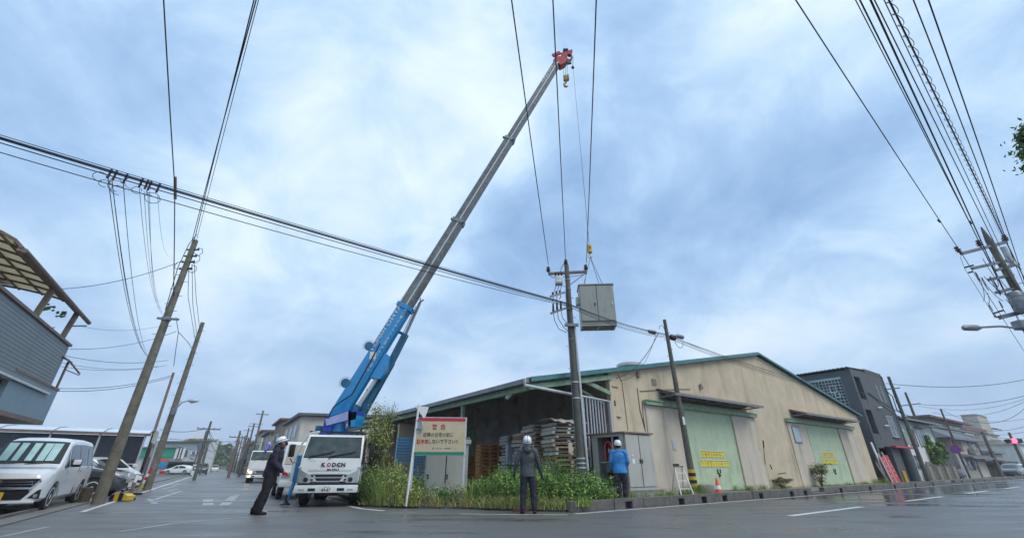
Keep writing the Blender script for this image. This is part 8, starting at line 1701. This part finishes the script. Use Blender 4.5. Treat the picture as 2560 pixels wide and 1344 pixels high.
# round tree in front of the white house
def crown_tree(name, label, base_, ch, rr, N, ls, mats, wts, trunk=.12, cat='tree'):
    t = thing(name, label, cat, base_); b = V(base_); mb = MB(); mb.tube([b, b+UP*ch*.6, b+UP*ch], [trunk, trunk*.8, trunk*.5], 8)
    for k in range(7): a = 2*pi*k/7; mb.tube([b+UP*ch*.7, b+UP*(ch+.2)+V((cos(a), sin(a), .3))*rr[0]*.5], [trunk*.4, .02], 5)
    mb.build('trunk', 'bark', t); cs = []; ns = []; mi = []; sz = []; cls = []
    for k in range(46):
        d = V((rnd.gauss(0, 1), rnd.gauss(0, 1), rnd.gauss(0, 1))).normalized()*rnd.uniform(.45, 1); cls.append((V((d.x*rr[0], d.y*rr[0], d.z*rr[1])), rnd.uniform(.18, .32)*rr[0], rnd.choices(range(len(mats)), wts)[0]))
    for i in range(N):
        c, r, k = rnd.choice(cls); d = V((rnd.gauss(0, 1), rnd.gauss(0, 1), rnd.gauss(0, 1))).normalized(); p = V((0, 0, ch))+c+d*r*rnd.uniform(.6, 1.15); cs.append(tuple(p)); n_ = (d+V((rnd.uniform(-.5, .5), rnd.uniform(-.5, .5), .3))).normalized(); ns.append(tuple(n_)); sz.append(ls*rnd.uniform(.6, 1.4)); mi.append(k if rnd.random() < .75 else rnd.randrange(len(mats)))
    me = leaves_mesh('crown', np.array(cs), np.array(sz), np.array(ns), mats, mi); put(me, 'crown', t)['kind'] = 'stuff'; return t
q = W(2328, 1125, 41); crown_tree('round_tree', 'round clipped green tree before the white house', V((q.x, 41, 0)), 2.2, (1.05, 1.3), 5600, .085, ['leaf_bright', 'leaf_mid', 'leaf_dark'], [.4, .35, .25])
q = W(540, 1150, 190); crown_tree('far_tree', 'dark misty tree at the end of the side street', V((q.x, 190, 0)), 6, (7, 5), 2500, .7, ['leaf_dark', 'leaf_mid'], [.7, .3], .4)
# street tree whose branch tip reaches in at the right edge
q = W(2600, 330, 10); st_ = thing('street_tree', 'street tree of which only a leaf tip reaches in at the right edge', 'tree', V((q.x+1.2, q.y-.3, 0))); b = V((q.x+1.2, q.y-.3, 0))
mb = MB(); mb.tube([b, b+UP*3.5, b+UP*6.5+V((-.3, 0, 0)), b+UP*(q.z+.3)+V((-.6, 0, 0))], [.2, .17, .12, .04], 8); mb.tube([b+UP*(q.z-1)+V((-.4, 0, 0)), q, W(2556, 370, 10)], [.06, .03, .01], 6); mb.build('trunk', 'bark', st_)
cs = []; ns = []; sz = []; mi = []
for k in range(2600):
    cl_ = rnd.choice(((2600, 345, .45), (2570, 340, .22), (2578, 378, .25), (2610, 310, .4), (2630, 380, .6), (2572, 322, .16), (2578, 418, .12))); c = W(cl_[0], cl_[1], 10)+V((rnd.gauss(0, .5), rnd.gauss(0, .6), rnd.gauss(0, .45)))*cl_[2]; cs.append(tuple(c-b)); n_ = V((rnd.gauss(0, 1), rnd.gauss(0, 1), rnd.gauss(.3, 1))).normalized(); ns.append(tuple(n_)); sz.append(rnd.uniform(.05, .1)); mi.append(rnd.randrange(2))
put(leaves_mesh('crown', np.array(cs), np.array(sz), np.array(ns), ['leaf_dark', 'leaf_mid'], mi), 'crown', st_)['kind'] = 'stuff'

# ------------------------------------------------------------------ damp air over the street
hzm = bpy.data.materials.new('haze'); hzm.use_nodes = True; nt = hzm.node_tree; nt.nodes.clear()
ho = nt.nodes.new('ShaderNodeOutputMaterial'); hv = nt.nodes.new('ShaderNodeVolumePrincipled'); hv.inputs['Color'].default_value = (.86, .90, .96, 1); hv.inputs['Density'].default_value = .0009
nt.links.new(hv.outputs[0], ho.inputs['Volume']); MATS['haze'] = hzm
mb = MB(); mb.box((-2600, -2600, -1.1), (2600, 2600, 26)); hz_ = mb.build('haze', 'haze'); hz_['kind'] = 'stuff'
